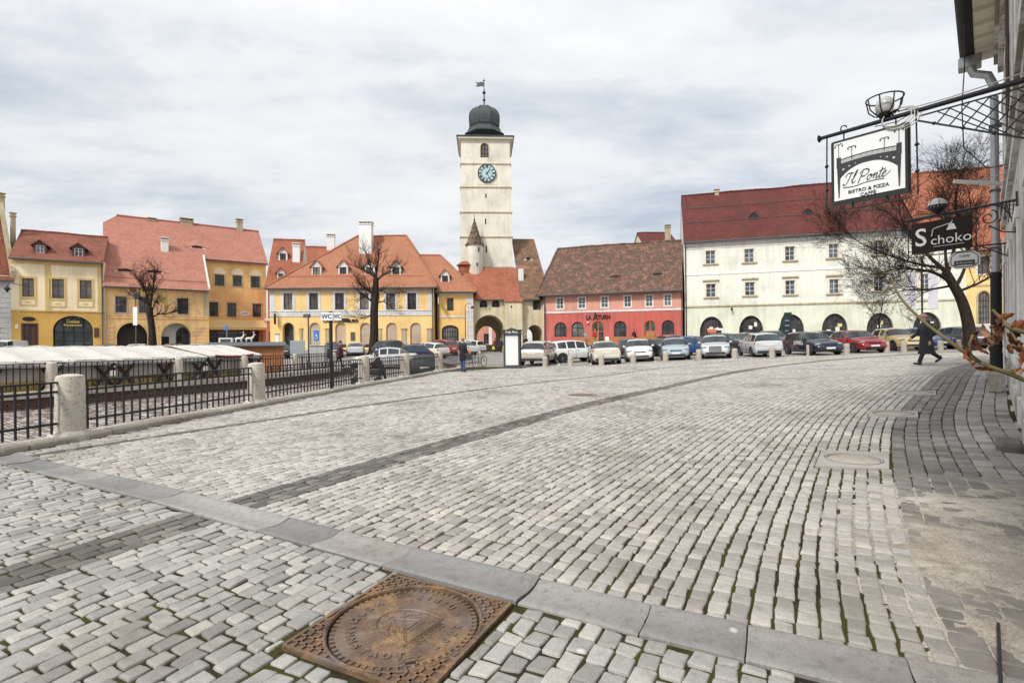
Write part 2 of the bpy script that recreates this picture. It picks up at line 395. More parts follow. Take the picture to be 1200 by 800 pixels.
M['slab'] = stonemat('concrete_slab', [(0,(.38,.36,.33)),(1,(.44,.42,.39))], (.2,.18,.15), .5)
M['gutter'] = stonemat('gutter_stone', [(0,(.2,.2,.195)),(.5,(.26,.255,.245)),(1,(.34,.325,.3))], (.12,.11,.095), .7, rough=.6)
M['mortar'] = earthmat('joint_earth', (.012,.009,.006), (.055,.04,.027), (.06,.064,.012), .44)
M['setts'] = settmat('parking_setts', (.3,.28,.26), (.4,.38,.35), (.15,.13,.11))
M['trench'] = settmat('lower_road_setts_painted_glints', (.2,.145,.12), (.62,.57,.53), (.06,.045,.036), .2, .13, .5, wet=True)  # pale second sett tone paints the wet glints into the brown road colour

def paint(name, c, metal=.0):
    return plain('car_paint_'+name, c, .28, metal, .5, coat=.8, var=.04, scale=2)
M['brick'] = tiles('old_brick', (.15,.08,.058), (.24,.14,.105), (.13,.11,.095), .5, bw=.26, rh=.1, mscale=1.0)
# ------------------------------------------------------------------ ground
def build_ground():
    Ys = [-12+.75*i for i in range(75)] + [44] + [44+2*i for i in range(1,14)] + [76,84,96,120,170,260,420]
    Ys = sorted(set(Ys))
    left = [-420,-200,-120,-80,-65,-56,-48,-42,-36,-32,-28]
    right = [0,2,3.5,4,4.4,4.8,5.2,5.6,6,6.5,7,7.5,8,9,10,11,12,14,16,18,20,22,24,26,28,30,33,36,40,46,54,70,110,200,420]
    V, F, MI = [], [], []
    def strip(rows, matf, zf=gz):
        base = len(V); n = len(rows[0][1])
        for Y, xs in rows: V.extend([(x, Y, zf(x, Y)) for x in xs])
        for i in range(len(rows)-1):
            for k in range(n-1):
                a = base+i*n+k; F.append((a,a+1,a+1+n,a+n)); MI.append(matf(rows[i][1][k], rows[i][0]))
    low = [y for y in Ys if y <= 44]; high = [y for y in Ys if y >= 44]
    mf = lambda x, y: 0 if y < 31.4 and x > -10 else 1
    strip([(y, left+[XF(y)-6, XF(y)-2, XF(y)]) for y in low], lambda x,y: 1)
    strip([(y, [XN(y), XN(y)+.4, XN(y)+1, XN(y)+2]+[max(x, XN(y)+2+.2*i) for i,x in enumerate(right)]) for y in low], mf)
    mid = [XF(44)-6, XF(44)-2, XF(44)]+[XF(44)+(XN(44)-XF(44))*t for t in (.2,.4,.6,.8)]+[XN(44), XN(44)+.4, XN(44)+1, XN(44)+2]
    strip([(y, left+mid+right) for y in high], lambda x,y: 1)
    me = bpy.data.meshes.new('ground'); me.from_pydata(V, [], F)
    me.materials.append(M['mortar']); me.materials.append(M['setts']); me.polygons.foreach_set('material_index', MI); me.update()
    o = bpy.data.objects.new('ground', me); COL.objects.link(o); tag(o, 'cobbled ground of the old town square', kind='structure')
    # lower road between the railings
    mb = MB(); ts = [0,.2,.4,.6,.8,1]
    rows = [[(XF(y)+(XN(y)-XF(y))*t, y, floor_z(XF(y)+(XN(y)-XF(y))*t, y)+.02-.02*(y<44)) for t in ts] for y in low]
    n = len(ts); vs = [p for r in rows for p in r]
    mb.add(vs, [(i*n+k,i*n+k+1,(i+1)*n+k+1,(i+1)*n+k) for i in range(len(rows)-1) for k in range(n-1)])
    tag(mb.build('lower_road', M['trench'], smooth=True), 'wet brown sunken road between the railings', kind='structure')
    mb = MB()
    for fx in (XF, XN):
        vs, fs = [], []
        for y in low:
            x = fx(y); e = 1e-4 if fx is XF else -1e-4
            vs += [(x, y, floor_z(x+e, y)-.1), (x, y, gz(x, y)+.02)]
        fs = [(2*i,2*i+2,2*i+3,2*i+1) for i in range(len(low)-1)]
        mb.add(vs, fs)
    tag(mb.build('retaining_wall', M['brick']), 'low brick retaining wall along the sunken road', kind='structure')
build_ground()

# ------------------------------------------------------------------ stone setts
def catmull(P, n):
    out = []
    for i in range(len(P)-1):
        p0 = P[max(0,i-1)]; p1 = P[i]; p2 = P[i+1]; p3 = P[min(len(P)-1,i+2)]
        for k in range(n):
            t = k/n
            out.append(tuple(.5*((2*b)+(-a+c)*t+(2*a-5*b+4*c-d)*t*t+(-a+3*b-3*c+d)*t**3) for a,b,c,d in zip(p0,p1,p2,p3)))
    out.append(P[-1]); return out
KP = [(-5.6,-2.2),(-4.3,0.6),(-3.1,3.4),(-1.34,6.7),(1.77,11.8),(4.9,16),(9.3,20.6),(13,23.4),(16.5,25.6),(22,28.3),(29,31.2)]
BP = [(-1.9,-4.2),(-.3,-1.6),(1.3,1.0),(3.1,4.05),(6.4,8.6),(9.9,12.4),(14,16.6),(17,19.0),(20,21.1),(25.5,24),(32.5,27)]
KC = [Vector((a,b,0)) for a,b in catmull(KP, 30)]
BC = [Vector((a,b,0)) for a,b in catmull(BP, 30)]
KL = [0.0]
for a, b in zip(KC, KC[1:]): KL.append(KL[-1]+(b-a).length)
LEN = KL[-1]
import bisect
def kb(s):
    i = min(len(KL)-2, max(0, bisect.bisect_right(KL, s)-1)); f = (s-KL[i])/(KL[i+1]-KL[i])
    k = KC[i].lerp(KC[i+1], f); b = BC[i].lerp(BC[i+1], f)
    dk = (KC[i+1]-KC[i]).normalized(); db = (BC[i+1]-BC[i]).normalized()
    if 0 < i < len(KC)-2:
        dk = ((KC[i]-KC[i-1]).normalized()).lerp((KC[i+2]-KC[i+1]).normalized(), .5*f+.25).normalized()
    return k, b, dk, db
def F2(s, t):
    """field of the courses: t in 0..1 between the drain line and the kerb line, below 0 metres to the left of the first, above 1 metres beyond the second"""
    k, b, dk, db = kb(s)
    if t < 0: return Vector((k.x+dk.y*t, k.y-dk.x*t))
    if t > 1: return Vector((b.x+db.y*(t-1), b.y-db.x*(t-1)))
    p = k.lerp(b, t); return Vector((p.x, p.y))
GUT = [Vector(p) for p in ((-7.15,7.15),(-3.5,5.19),(-.83,3.66),(.72,2.82),(1.79,2.29),(3.3,1.62),(4.2,1.25))]
GW = .168
def gut_side(p):
    """signed distance to the gutter's centre line (positive: on the square's side) and its normal there"""
    best = None
    for a, b in zip(GUT, GUT[1:]):
        d = (b-a); L = d.length; d = d/L; n = Vector((-d.y, d.x))
        t = (p-a).dot(d); c = a+d*min(L,max(0,t)); q = (p-c).length
        if best is None or q < best[0]: best = (q, (p-a).dot(n), n, a)
    return best[1], best[2], best[3]
MH = [Vector((-1.185,2.605)),Vector((-.755,3.395)),Vector((.01,3.02)),Vector((-.42,2.215))]   # manhole frame corners (left, far, right, near)
SLABS = []
for cs in (((955,546),(1042,549),(1042,530),(963,527)),((1017,487.5),(1076,488.5),(1075.5,481),(1021,480)),((1050,462),(1097,462.5),(1097,457.5),(1053,457))):
    Q = [Vector(ground_px(a,b)) for a,b in cs]; c_ = sum(Q, Vector((0,0)))/4; SLABS.append((c_.x, c_.y, [q-c_ for q in Q]))
def convex_excl(poly, p, pad):
    n = len(poly); best = (-1e9, None, None)
    cx = sum((q for q in poly), Vector((0,0)))/n
    for i in range(n):
        a, b = poly[i], poly[(i+1)%n]; d = (b-a).normalized(); nn = Vector((d.y,-d.x))
        if (cx-a).dot(nn) > 0: nn = -nn
        q = (p-a).dot(nn)
        if q > best[0]: best = (q, nn, a+nn*pad)
    return best
def clip(poly, a, n):
    out = []
    for i in range(len(poly)):
        p, q = poly[i], poly[(i+1)%len(poly)]; dp, dq = (p-a).dot(n), (q-a).dot(n)
        if dp >= 0: out.append(p)
        if dp*dq < 0: out.append(p+(q-p)*(dp/(dp-dq)))
    return out
def area(poly):
    return abs(sum(poly[i].x*poly[(i+1)%len(poly)].y-poly[(i+1)%len(poly)].x*poly[i].y for i in range(len(poly))))/2
class Stones:
    def __init__(s): s.v=[]; s.f=[]; s.cap=[]
    def add(s, poly, near, lift=.015):
        n = len(poly)
        if n < 3: return
        c = sum(poly, Vector((0,0)))/n
        ar = area(poly)
        if ar < .0022: return
        r = math.sqrt(ar)/2
        if sum(poly[i].x*poly[(i+1)%n].y-poly[(i+1)%n].x*poly[i].y for i in range(n)) < 0: poly = poly[::-1]
        if near:
            o = []
            for i in range(n):
                p, a, b = poly[i], poly[i-1], poly[(i+1)%n]
                k = rnd.uniform(.02,.10)
                o.append(p+(a-p)*k*.8+(c-p)*rnd.uniform(-.02,.03)); 
                mid = p.lerp(b,.5)+(c-p.lerp(b,.5))*rnd.uniform(-.05,.05)
                o.append(p+(b-p)*k)
                if near > 1: o.append(mid)
            poly = o; n = len(poly)
        z = gz(c.x, c.y)+lift+rnd.gauss(0,.003)
        tx, ty = rnd.gauss(0,.018), rnd.gauss(0,.018)
        # the ground's own slope
        sx = (gz(c.x+.3,c.y)-gz(c.x-.3,c.y))/.6; sy = (gz(c.x,c.y+.3)-gz(c.x,c.y-.3))/.6
        if near > 1: prof = [(1.0,-.04),(1-.001/r,-.007),(1-.004/r,-.0025),(1-.010/r,-.0006),(1-.02/r,0)]
        elif near: prof = [(1.0,-.04),(1-.003/r,-.004),(1-.009/r,0)]
        else: prof = [(1.0,-.04),(1-.005/r,0)]
        base = len(s.v)
        for k, h in prof:
            k = max(.4, k)
            for p in poly:
                d = p-c
                s.v.append((c.x+d.x*k, c.y+d.y*k, z+h+d.x*(tx+sx)+d.y*(ty+sy)))
        m = len(prof)
        for i in range(m-1):
            for k in range(n):
                a = base+i*n+k; b = base+i*n+(k+1)%n; s.f.append((a,b,b+n,a+n))
        s.cap.append(len(s.f)); s.f.append(tuple(range(base+(m-1)*n, base+m*n)))
    def build(s, name, m, label):
        me = bpy.data.meshes.new(name); me.from_pydata(s.v, [], s.f); me.materials.append(m)
        sm = [True]*len(me.polygons)
        for c in s.cap: sm[c] = False
        me.polygons.foreach_set('use_smooth', sm); me.update()
        o = bpy.data.objects.new(name, me); COL.objects.link(o); return tag(o, label, kind='structure')
def lay():
    sq, dark, pave, kerb, fore, strip_ = Stones(), Stones(), Stones(), Stones(), Stones(), Stones()
    def put(S, quad, near):
        c = sum(quad, Vector((0,0)))/4
        if c.y > 31.3 or c.y < .7 or abs(c.x) > 1.22*c.y+2.6: return
        if c.x < XN(c.y)+.36 or c.x > wallX(c.y)-.05: return
        poly = quad
        d, n, a = gut_side(c)
        if abs(d) < GW+.3:
            if abs(d) < GW-.03: return
            sg = 1 if d > 0 else -1
            poly = clip(poly, a+n*sg*(GW+.012), n*sg)
        if c.y < 4.5 and c.x < 1:
            q, nn, aa = convex_excl(MH, c, .03)
            if q < -.02: return
            if q < .35: poly = clip(poly, aa, nn)
        for x, y, w in SLABS:
            if abs(c.x-x) < 1.5 and abs(c.y-y) < 1.5:
                P4 = [q+Vector((x,y)) for q in w]
                q, nn, aa = convex_excl(P4, c, .012)
                if q < -.03: return
                poly = clip(poly, aa, nn)
        if len(poly) < 3 or area(poly) < .25*area(quad) and area(quad) < .02: return
        S.add(poly, near)
    def course(S, t0, t1, sm, joint, smin=0.0, smax=LEN, pick=None, jit=.0045):
        s = smin+rnd.uniform(0,sm)
        while s < smax:
            l = sm*rnd.uniform(.78,1.28); s1 = s+l
            q = [F2(s+joint/2,t0[0]), F2(s+joint/2,t1[0]), F2(s1-joint/2,t1[0]), F2(s1-joint/2,t0[0])]
            c = sum(q, Vector((0,0)))/4
            near = 2 if c.y < 4.5 else (1 if c.y < 13 else 0)
            # shrink across the course for the joint
            w = (q[1]-q[0]).length
            if w > .02:
                k = t0[1]*.5/w
                q = [q[0].lerp(q[1],k), q[1].lerp(q[0],k), q[2].lerp(q[3],k), q[3].lerp(q[2],k)]
            if near: q = [p+Vector((rnd.gauss(0,jit), rnd.gauss(0,jit))) for p in q]; q = [q[0],q[1],q[2],q[3]]
            T = pick(c) if pick else S
            if T is not None: put(T, q, near)
            s = s1
    above = lambda S: (lambda c: S if gut_side(c)[0] > 0 else None)
    below = lambda S: (lambda c: S if gut_side(c)[0] <= 0 else None)
    # square between the drain line and the kerb line
    n = 45
    for j in range(n): course(sq, (j/n,.015), ((j+1)/n,.0125), .135, .0125, pick=lambda c: sq if gut_side(c)[0] > 0 else None)
    # dark drain line, on both sides of the gutter
    for j in range(4): course(dark, (-.12*(j+1),.012), (-.12*j,.012), .15, .012)
    # square to the left of it, with a second thin dark line
    t = -.48; j = 0
    while t > -13:
        w = .125; S = dark if -5.1 < t < -4.85 else sq
        course(S, (t-w,.012), (t,.012), .14, .014, pick=above(S)); t -= w
    # nearer than the gutter: longer stones
    t = -.48
    while t > -6:
        w = .107; course(fore, (t-w,.009), (t,.009), .158, .017, smax=14, jit=.0065, pick=below(fore)); t -= w
    for j in range(45): 
        a, b = j/45, (j+1)/45
        course(fore, (a,.009), (b,.009), .152-.0006*j, .016, smax=14, jit=.006, pick=below(fore))
    # beyond the kerb line: dark strip, kerb course, pavement
    t = 1.0
    for j in range(5): course(strip_, (t,.009), (t+.155,.009), .16, .009, pick=above(strip_)); t += .155
    course(kerb, (t,.009), (t+.17,.009), .26, .009, pick=above(kerb)); t += .17
    while t < 7: course(pave, (t,.008), (t+.185,.008), .25, .008, pick=above(pave)); t += .185
    sq.build('cobbled_square', M['granite_far'], 'pale grey granite setts of the square laid in curving courses')
    fore.build('cobbled_street', M['granite'], 'grey oblong setts on the near side of the stone gutter')
    dark.build('drainage_strip', M['basalt'], 'dark setts marking the drain lines')
    strip_.build('pavement_edge_strip', M['strip'], 'dusty dark setts between the square and the pavement')
    kerb.build('kerb', M['paving'], 'pale kerb course along the pavement')
    pave.build('pavement', M['paving'], 'worn grey pavement setts with dusty mortar along the house')
lay()
def build_gutter():
    mb = MB(); prof = [(-GW,.016),(-GW+.012,.022),(-.12,.020),(-.06,.012),(0,.008),(.05,.009),(.10,.017),(GW-.04,.027),(GW-.012,.029),(GW,.022),(GW,-.04)]
    prof = [(-GW,-.04)]+prof
    tot = 0
    pts = GUT
    for a, b in zip(pts, pts[1:]):
        d = b-a; L = d.length; d = d/L; n = Vector((-d.y,d.x)); k = max(1, round(L/.72)); cuts = [0.0]
        for i in range(1,k): cuts.append((i+rnd.uniform(-.22,.22))*L/k)
        cuts.append(L)
        for u0, u1 in zip(cuts, cuts[1:]):
            e = .004; dz = rnd.gauss(0,.004); sk = rnd.gauss(0,.012); R_ = []
            for u, s_ in ((u0+e,-1),(u0+e+.012,0),(u1-e-.012,0),(u1-e,1)):
                ring = []
                for x, z in prof:
                    p = a+d*(u+sk*x)+n*x; ring.append((p.x, p.y, gz(p.x,p.y)+z+dz-(.006 if s_ else 0)))
                R_.append(ring)
            mb.rings(R_, cap=True, closed=False)
    tag(mb.build('drain_channel', M['gutter'], smooth=True, angle=50), 'shallow stone gutter channel of butted slabs', kind='structure')
    mb = MB()
build_gutter()
def silt():
    mb = MB(); cx, cy, rx, ry = 3.75, 3.55, 1.75, 2.5; n, m_ = 110, 150; from mathutils import noise
    rows = []
    for j in range(m_+1):
        r_ = []
        for i in range(n+1):
            a, b = -1+2*i/n, -1+2*j/m_; x, y = cx+rx*a+.55*b*rx, cy+ry*b
            f = 1-smooth(.35,1.0,math.hypot(a,b)); nn = noise.fractal(Vector((x*1.3,y*1.3,0)),1.0,2.0,5)
            n2 = noise.fractal(Vector((x*5,y*5,9)),.9,2.1,5)
            h = .022*f-.002+.012*nn*min(1,f*3)+.012*n2*min(1,f*3)
            if x > wallX(y)-.02: x = wallX(y)-.02
            r_.append((x, y, gz(x,y)+min(.03,max(-.03,h))-(.02 if f <= 0 else 0)))
        rows.append(r_)
    mb.rings(rows, cap=False, closed=False)
    m, nt, b = newmat('dry_silt'); b.inputs['Roughness'].default_value = .95; b.inputs['Specular IOR Level'].default_value = .1
    tc = N(nt,'ShaderNodeTexCoord'); n1 = N(nt,'ShaderNodeTexNoise', Scale=7.0, Detail=12.0, Roughness=.8); nt.links.new(tc.outputs['Object'], n1.inputs['Vector'])
    r = ramp(nt, n1.outputs['Fac'], [(.3,(.25,.23,.2)),(.43,(.4,.375,.338)),(.55,(.5,.47,.43)),(.7,(.6,.57,.53))])
    n2 = N(nt,'ShaderNodeTexNoise', Scale=.9, Detail=5.0, Roughness=.6, Distortion=.6); nt.links.new(tc.outputs['Object'], n2.inputs['Vector'])
    r2 = ramp(nt, n2.outputs['Fac'], [(.35,(.75,.7,.64)),(.65,(1.1,1.07,1.03))]); n3 = N(nt,'ShaderNodeTexNoise', Scale=75.0, Detail=6.0, Roughness=.75); nt.links.new(tc.outputs['Object'], n3.inputs['Vector'])
    r3 = ramp(nt, n3.outputs['Fac'], [(.32,(.5,.47,.43)),(.5,(1,1,1)),(.68,(1.3,1.28,1.25))])
    vv = N(nt,'ShaderNodeTexVoronoi', Scale=26.0); nt.links.new(tc.outputs['Object'], vv.inputs['Vector']); r4 = ramp(nt, vv.outputs['Distance'], [(.1,(.75,.75,.75)),(.2,(0,0,0))])
    c3 = mixc(nt,1.0,mixc(nt,1.0,r.outputs[0],r2.outputs[0],'MULTIPLY'),r3.outputs[0],'MULTIPLY')
    vc = ramp(nt, vv.outputs['Color'], [(.3,(.1,.09,.08)),(.7,(.6,.57,.52))]); c3 = mixc(nt, r4.outputs[0], c3, vc.outputs[0])
    nt.links.new(c3, b.inputs['Base Color'])
    bp = N(nt,'ShaderNodeBump', Strength=.6, Distance=.01); nt.links.new(n1.outputs['Fac'], bp.inputs['Height']); nt.links.new(bp.outputs[0], b.inputs['Normal'])
    tag(mb.build('silt', m, smooth=True, fix=False), 'thin spread of dry mortar dust and silt over the pavement setts', kind='structure')
silt()
for i, (x, y, w) in enumerate(SLABS):
    z = gz(x, y); h = .5
    lab = ['concrete slab with a round white manhole lid set nearest on the cobbles','concrete slab with a half covered round lid, middle of three along the dark strip','narrow looking concrete slab with round lid furthest along the dark strip'][i]
    e = empty('manhole_slab', (x, y, z), 0, lab, 'manhole', 'round manhole lids in square concrete slabs')
    mb = MB(); c = 32
    # slab with a round hole
    out = []
    for k in range(c*1):
        t = 2*math.pi*k/c; m_ = max(abs(math.cos(t)),abs(math.sin(t))); a_, b_ = .5+.5*math.cos(t)/m_, .5+.5*math.sin(t)/m_
        q = w[0].lerp(w[1],a_).lerp(w[3].lerp(w[2],a_),b_); out.append((q.x, q.y))
    sl = lambda a, b: (gz(x+a,y+b)-z)
    r0 = .29
    vs = [(a,b,.024+sl(a,b)) for a,b in out]+[(r0*math.cos(2*math.pi*k/c),r0*math.sin(2*math.pi*k/c),.024+sl(r0*math.cos(2*math.pi*k/c),r0*math.sin(2*math.pi*k/c))) for k in range(c)]
    vs += [(p[0],p[1],p[2]-.05) for p in vs]
    fs = []
    for k in range(c):
        j=(k+1)%c; fs += [(k,j,c+j,c+k),(2*c+k,2*c+j,j,k),(c+k,c+j,3*c+j,3*c+k)]
    mb.add(vs, fs); mb.build('slab', M['slab'], e)
    tilt = Matrix.Rotation(-math.atan((gz(x+.3,y)-gz(x-.3,y))/.6),4,'Y') @ Matrix.Rotation(math.atan((gz(x,y+.3)-gz(x,y-.3))/.6),4,'X')
    MB().lathe([(r0-.012,-.03),(r0-.012,.014),(r0-.03,.02),(.02,.022)], 32, M=tilt).build('lid', M['limestone'], e, smooth=True, angle=30)
    MB().lathe([(r0+.0,.0),(r0+.016,.028),(r0+.03,.026),(r0+.034,.0)], 32, M=tilt, cap=False).build('rim', M['iron_grey'], e)

# ------------------------------------------------------------------ rusty manhole cover with raised crest
def rustmat():
    m, nt, b = newmat('rusty_cast_iron'); b.inputs['Metallic'].default_value = .25
    tc = N(nt,'ShaderNodeTexCoord')
    n1 = N(nt,'ShaderNodeTexNoise', Scale=5.0, Detail=8.0, Roughness=.7, Distortion=.5); nt.links.new(tc.outputs['Object'], n1.inputs['Vector'])
    r1 = ramp(nt, n1.outputs['Fac'], [(.32,(.1,.07,.05)),(.48,(.18,.115,.07)),(.58,(.28,.17,.088)),(.72,(.35,.24,.145))])
    n2 = N(nt,'ShaderNodeTexNoise', Scale=60.0, Detail=6.0, Roughness=.7); nt.links.new(tc.outputs['Object'], n2.inputs['Vector'])
    r2 = ramp(nt, n2.outputs['Fac'], [(.35,(.6,.6,.62)),(.65,(1.2,1.2,1.2))])
    n3 = N(nt,'ShaderNodeTexNoise', Scale=3.0, Detail=5.0, Distortion=.8); mp = N(nt,'ShaderNodeMapping'); mp.inputs['Location'].default_value=(4,2,0); nt.links.new(tc.outputs['Object'], mp.inputs[0]); nt.links.new(mp.outputs[0], n3.inputs['Vector'])
    r3 = ramp(nt, n3.outputs['Fac'], [(.54,(0,0,0)),(.68,(.5,.5,.5))])
    cc = mixc(nt, 1.0, r1.outputs[0], r2.outputs[0], 'MULTIPLY'); cc = mixc(nt, r3.outputs[0], cc, (.22,.19,.18))
    nt.links.new(cc, b.inputs['Base Color'])
    rr = ramp(nt, n1.outputs['Fac'], [(.3,(.42,.42,.42)),(.7,(.75,.75,.75))]); nt.links.new(rr.outputs[0], b.inputs['Roughness'])
    bp = N(nt,'ShaderNodeBump', Strength=.35, Distance=.003); nt.links.new(n2.outputs['Fac'], bp.inputs['Height']); nt.links.new(bp.outputs[0], b.inputs['Normal'])
    return m
M['rust'] = rustmat()
def build_manhole():
    c = sum(MH, Vector((0,0)))/4
    ex = (MH[2]-MH[1]).normalized()                      # local x: far corner -> right corner
    ang = math.atan2(ex.y, ex.x); S = .87
    e = empty('manhole_cover', (c.x-.01, c.y-.02, gz(c.x,c.y)+.008), ang, 'large rusty cast iron manhole cover with a crest in a square waffle frame', 'manhole cover')
    h = S/2; r = .405
    fr = MB(); n = 64
    out = []
    for k in range(n):
        t = 2*math.pi*k/n; m_ = max(abs(math.cos(t)),abs(math.sin(t))); out.append((h*math.cos(t)/m_, h*math.sin(t)/m_))
    inn = [(r*math.cos(2*math.pi*k/n), r*math.sin(2*math.pi*k/n)) for k in range(n)]
    vs = [(a,b,.014) for a,b in out]+[(a,b,.014) for a,b in inn]+[(a,b,-.04) for a,b in out]+[(a,b,-.02) for a,b in inn]
    fs = []
    for k in range(n):
        j=(k+1)%n; fs += [(k,j,n+j,n+k),(2*n+k,2*n+j,j,k),(n+k,n+j,3*n+j,3*n+k)]
    fr.add(vs, fs)
    # waffle ribs in the four corners, a rim round the edge and a rib round the ring
    for k in range(-8,9):
        o = k*.054
        for axis in (0,1):
            segs = []
            lim = math.sqrt(max(0,(r+.016)**2-o*o)) if abs(o) < r+.016 else 0
            for sgn in (-1,1):
                a, b = sgn*lim, sgn*(h-.01)
                if abs(b)-abs(a) > .02:
                    p, q = ((a,o,.016),(b,o,.016)) if axis == 0 else ((o,a,.016),(o,b,.016))
                    fr.bar(p, q, .015, .014)
    for i in range(4):
        A = [(-h,-h),(h,-h),(h,h),(-h,h)]; p, q = A[i], A[(i+1)%4]
        fr.bar((p[0]*.985,p[1]*.985,.014), (q[0]*.985,q[1]*.985,.0141), .016, .018)
    fr.tube([((r+.012)*math.cos(2*math.pi*k/72),(r+.012)*math.sin(2*math.pi*k/72),.014) for k in range(73)], .009, 6, cap=False)
    fr.build('frame', M['rust'], e)
    # the lid, with a cogged edge
    ld = MB(); r1 = r-.012
    cog = []
    for k in range(60):
        for d_, rr_ in ((0,r1),(.45,r1),(.5,r1-.026),(.95,r1-.026)):
            t = 2*math.pi*(k+d_)/60; cog.append((rr_*math.cos(t), rr_*math.sin(t)))
    ld.lathe([(r1-.001,-.02),(r1-.001,-.0005),(r1-.03,-.0003)], 90)
    ld.lathe([(r1-.028,-.004),(r1-.028,.007),(r1-.032,.0085),(.01,.010)], 90)
    for k in range(60):
        a0, a1 = 2*math.pi*(k+.05)/60, 2*math.pi*(k+.5)/60
        P = [((r1-.03)*math.cos(a0),(r1-.03)*math.sin(a0)),((r1-.003)*math.cos(a0),(r1-.003)*math.sin(a0)),((r1-.003)*math.cos(a1),(r1-.003)*math.sin(a1)),((r1-.03)*math.cos(a1),(r1-.03)*math.sin(a1))]
        ld.prism(P, lambda a,b,hh:(a,b,hh), -.002, .0078)
    lid = ld.build('lid', M['rust'], e, smooth=True, angle=25)
    # lifting keyholes
    for sgn in (-1,1):
        k = MB(); ca = R(132 if sgn > 0 else -48); Mx = Matrix.Rotation(ca-R(90),4,'Z') @ Matrix.Translation((0,.338,0))
        k.box(-.055,.055,-.030,-.022,.008,.013,M=Mx).box(-.055,.055,-.004,.004,.008,.013,M=Mx).box(-.034,-.026,-.022,.03,.008,.013,M=Mx).box(.026,.034,-.022,.03,.008,.013,M=Mx)
        k.box(-.024,.024,0.006,.022,.008,.0112,mi=1,M=Mx)
        k.build('keyhole', [M['rust'], M['black']], lid)
    # crest: shield, crossed swords, leaves, crown ring; drawn upright for local angle cu
    cu = R(-97)
    cr = MB(); Mr = Matrix.Rotation(cu,4,'Z')
    def L(pts, rad=.0058): cr.tube([Mr @ Vector((a,b,.0105)) for a,b in pts], rad, 5)
    sh = [(-.15,.14),(-.15,.02)]+[(-.15*math.cos(t),.02-.19*math.sin(t)) for t in [i*math.pi/2/8 for i in range(1,9)]]
    L(sh); L([(-p[0],p[1]) for p in sh]); L([(-.15,.14),(.15,.14)])
    for sg in (-1,1):
        for o in (-.008,.008): L([(sg*(-.11)+o,.105),(sg*.07+o,-.075)], .004)
        L([(sg*(-.11)-.012,.1),(sg*(-.118),.125),(sg*(-.11)+.012,.1)], .004)
        L([(sg*.035,-.075),(sg*.095,-.035)], .006); L([(sg*.07,-.075),(sg*.088,-.1)], .007)
    L([(-.075,.045),(.075,.045),(0,-.09),(-.075,.045)], .005)
    for a, b, w in ((-.1,.0,.8),(.1,.0,2.3),(0,-.13,1.57)):
        L([(a+.026*math.cos(w+t)*(1 if i%2 else .6), b+.026*math.sin(w+t)*(1 if i%2 else .6)) for i,t in enumerate([j*math.pi/4 for j in range(9)])], .004)
    for yy in (.155,.168): L([(-.11,yy),(.11,yy)], .005)
    L([(-.11,.175)]+[(-.11+.22*i/12, .175+(.022 if i%2 else 0)) for i in range(13)], .004)
    for i in range(7): cr.ell(Mr @ Vector((-.1+.2*i/6,.186,.011)), (.006,.006,.004), 6, 4)
    cr.build('crest', M['rust'], lid)
    Mlet = M['rust']
    def ring(word, a0, step, outward, rad, size=.062):
        for i, ch in enumerate(word):
            a = a0+step*i
            rot = a-math.pi/2 if outward else a+math.pi/2
            o = text('letter', ch, size, Mlet, lid, (rad*math.cos(a), rad*math.sin(a), .0105), (0,0,rot), ext=.005, bold=.0015)
    # local angles, from where the letters stand in the picture
    ring('SIBIU', R(110), -R(11.8), True, .285)
    ring('2007', R(20), -R(13.7), True, .285)
    ring('HERMANNSTADT', R(159), R(13.1), False, .29)
build_manhole()
def small_cover():
    x, y = ground_px(683.5, 463.5); e = empty('round_manhole_cover', (x,y,gz(x,y)), 0, 'small round rusty manhole cover out on the open square', 'manhole cover')
    mb = MB(); mb.lathe([(.40,-.02),(.40,.042),(.36,.046),(.01,.048)], 28); o = mb.build('lid', M['rust'], e, smooth=True, angle=30)
    MB().lathe([(.40,.0),(.44,.045),(.47,.044),(.49,.0)], 28, cap=False).build('rim', M['slab'], e)
    a, b = ground_px(1170,736), ground_px(1173,812); p, q = Vector((*a,0)), Vector((*b,0))
    mb = MB(); mb.bar((p.x,p.y,gz(*a)+.038),(q.x,q.y,gz(*b)+.038),.014,.03); tag(mb.build('steel_edging', M['iron']), 'thin dark steel edge strip let into the dusty pavement', 'metal strip')
small_cover()
# ------------------------------------------------------------------ buildings
M['lilac'] = plaster('lilac_render', (.55,.53,.58), (.3,.28,.27))
M['paleyellow'] = plaster('pale_yellow_render', (.92,.77,.53), (.55,.42,.27), .25)
M['ochre'] = plaster('ochre_render', (.7,.42,.12), (.42,.25,.1), .35)
M['peeling'] = plaster('peeling_ochre_render', (.83,.54,.24), (.48,.32,.17), .45, patch=(.6,.37,.27), pamount=.56)
M['peeling2'] = plaster('worn_ochre_render', (.86,.55,.23), (.56,.37,.18), .35, patch=(.66,.46,.3), pamount=.64)
M['yellow'] = plaster('yellow_render', (.91,.62,.265), (.62,.43,.2), .35)
M['yellow2'] = plaster('orange_yellow_render', (.87,.55,.2), (.56,.37,.16), .3)
M['greywhite'] = plaster('grey_white_trim', (.68,.67,.66), (.4,.38,.36), .3)
M['cream'] = plaster('cream_render', (.68,.6,.42), (.33,.29,.2), .45)
M['towercream'] = plaster('tower_render', (.75,.71,.6), (.42,.39,.32), .4)
M['salmon'] = plaster('salmon_render', (.68,.34,.26), (.4,.22,.17), .35)
M['red'] = plaster('red_render', (.53,.12,.1), (.5,.22,.18), .65, rough=.85)
M['palegreen'] = plaster('pale_green_render', (.8,.8,.71), (.48,.45,.37), .35)
M['green'] = plaster('green_render', (.72,.74,.6), (.47,.46,.36), .4)
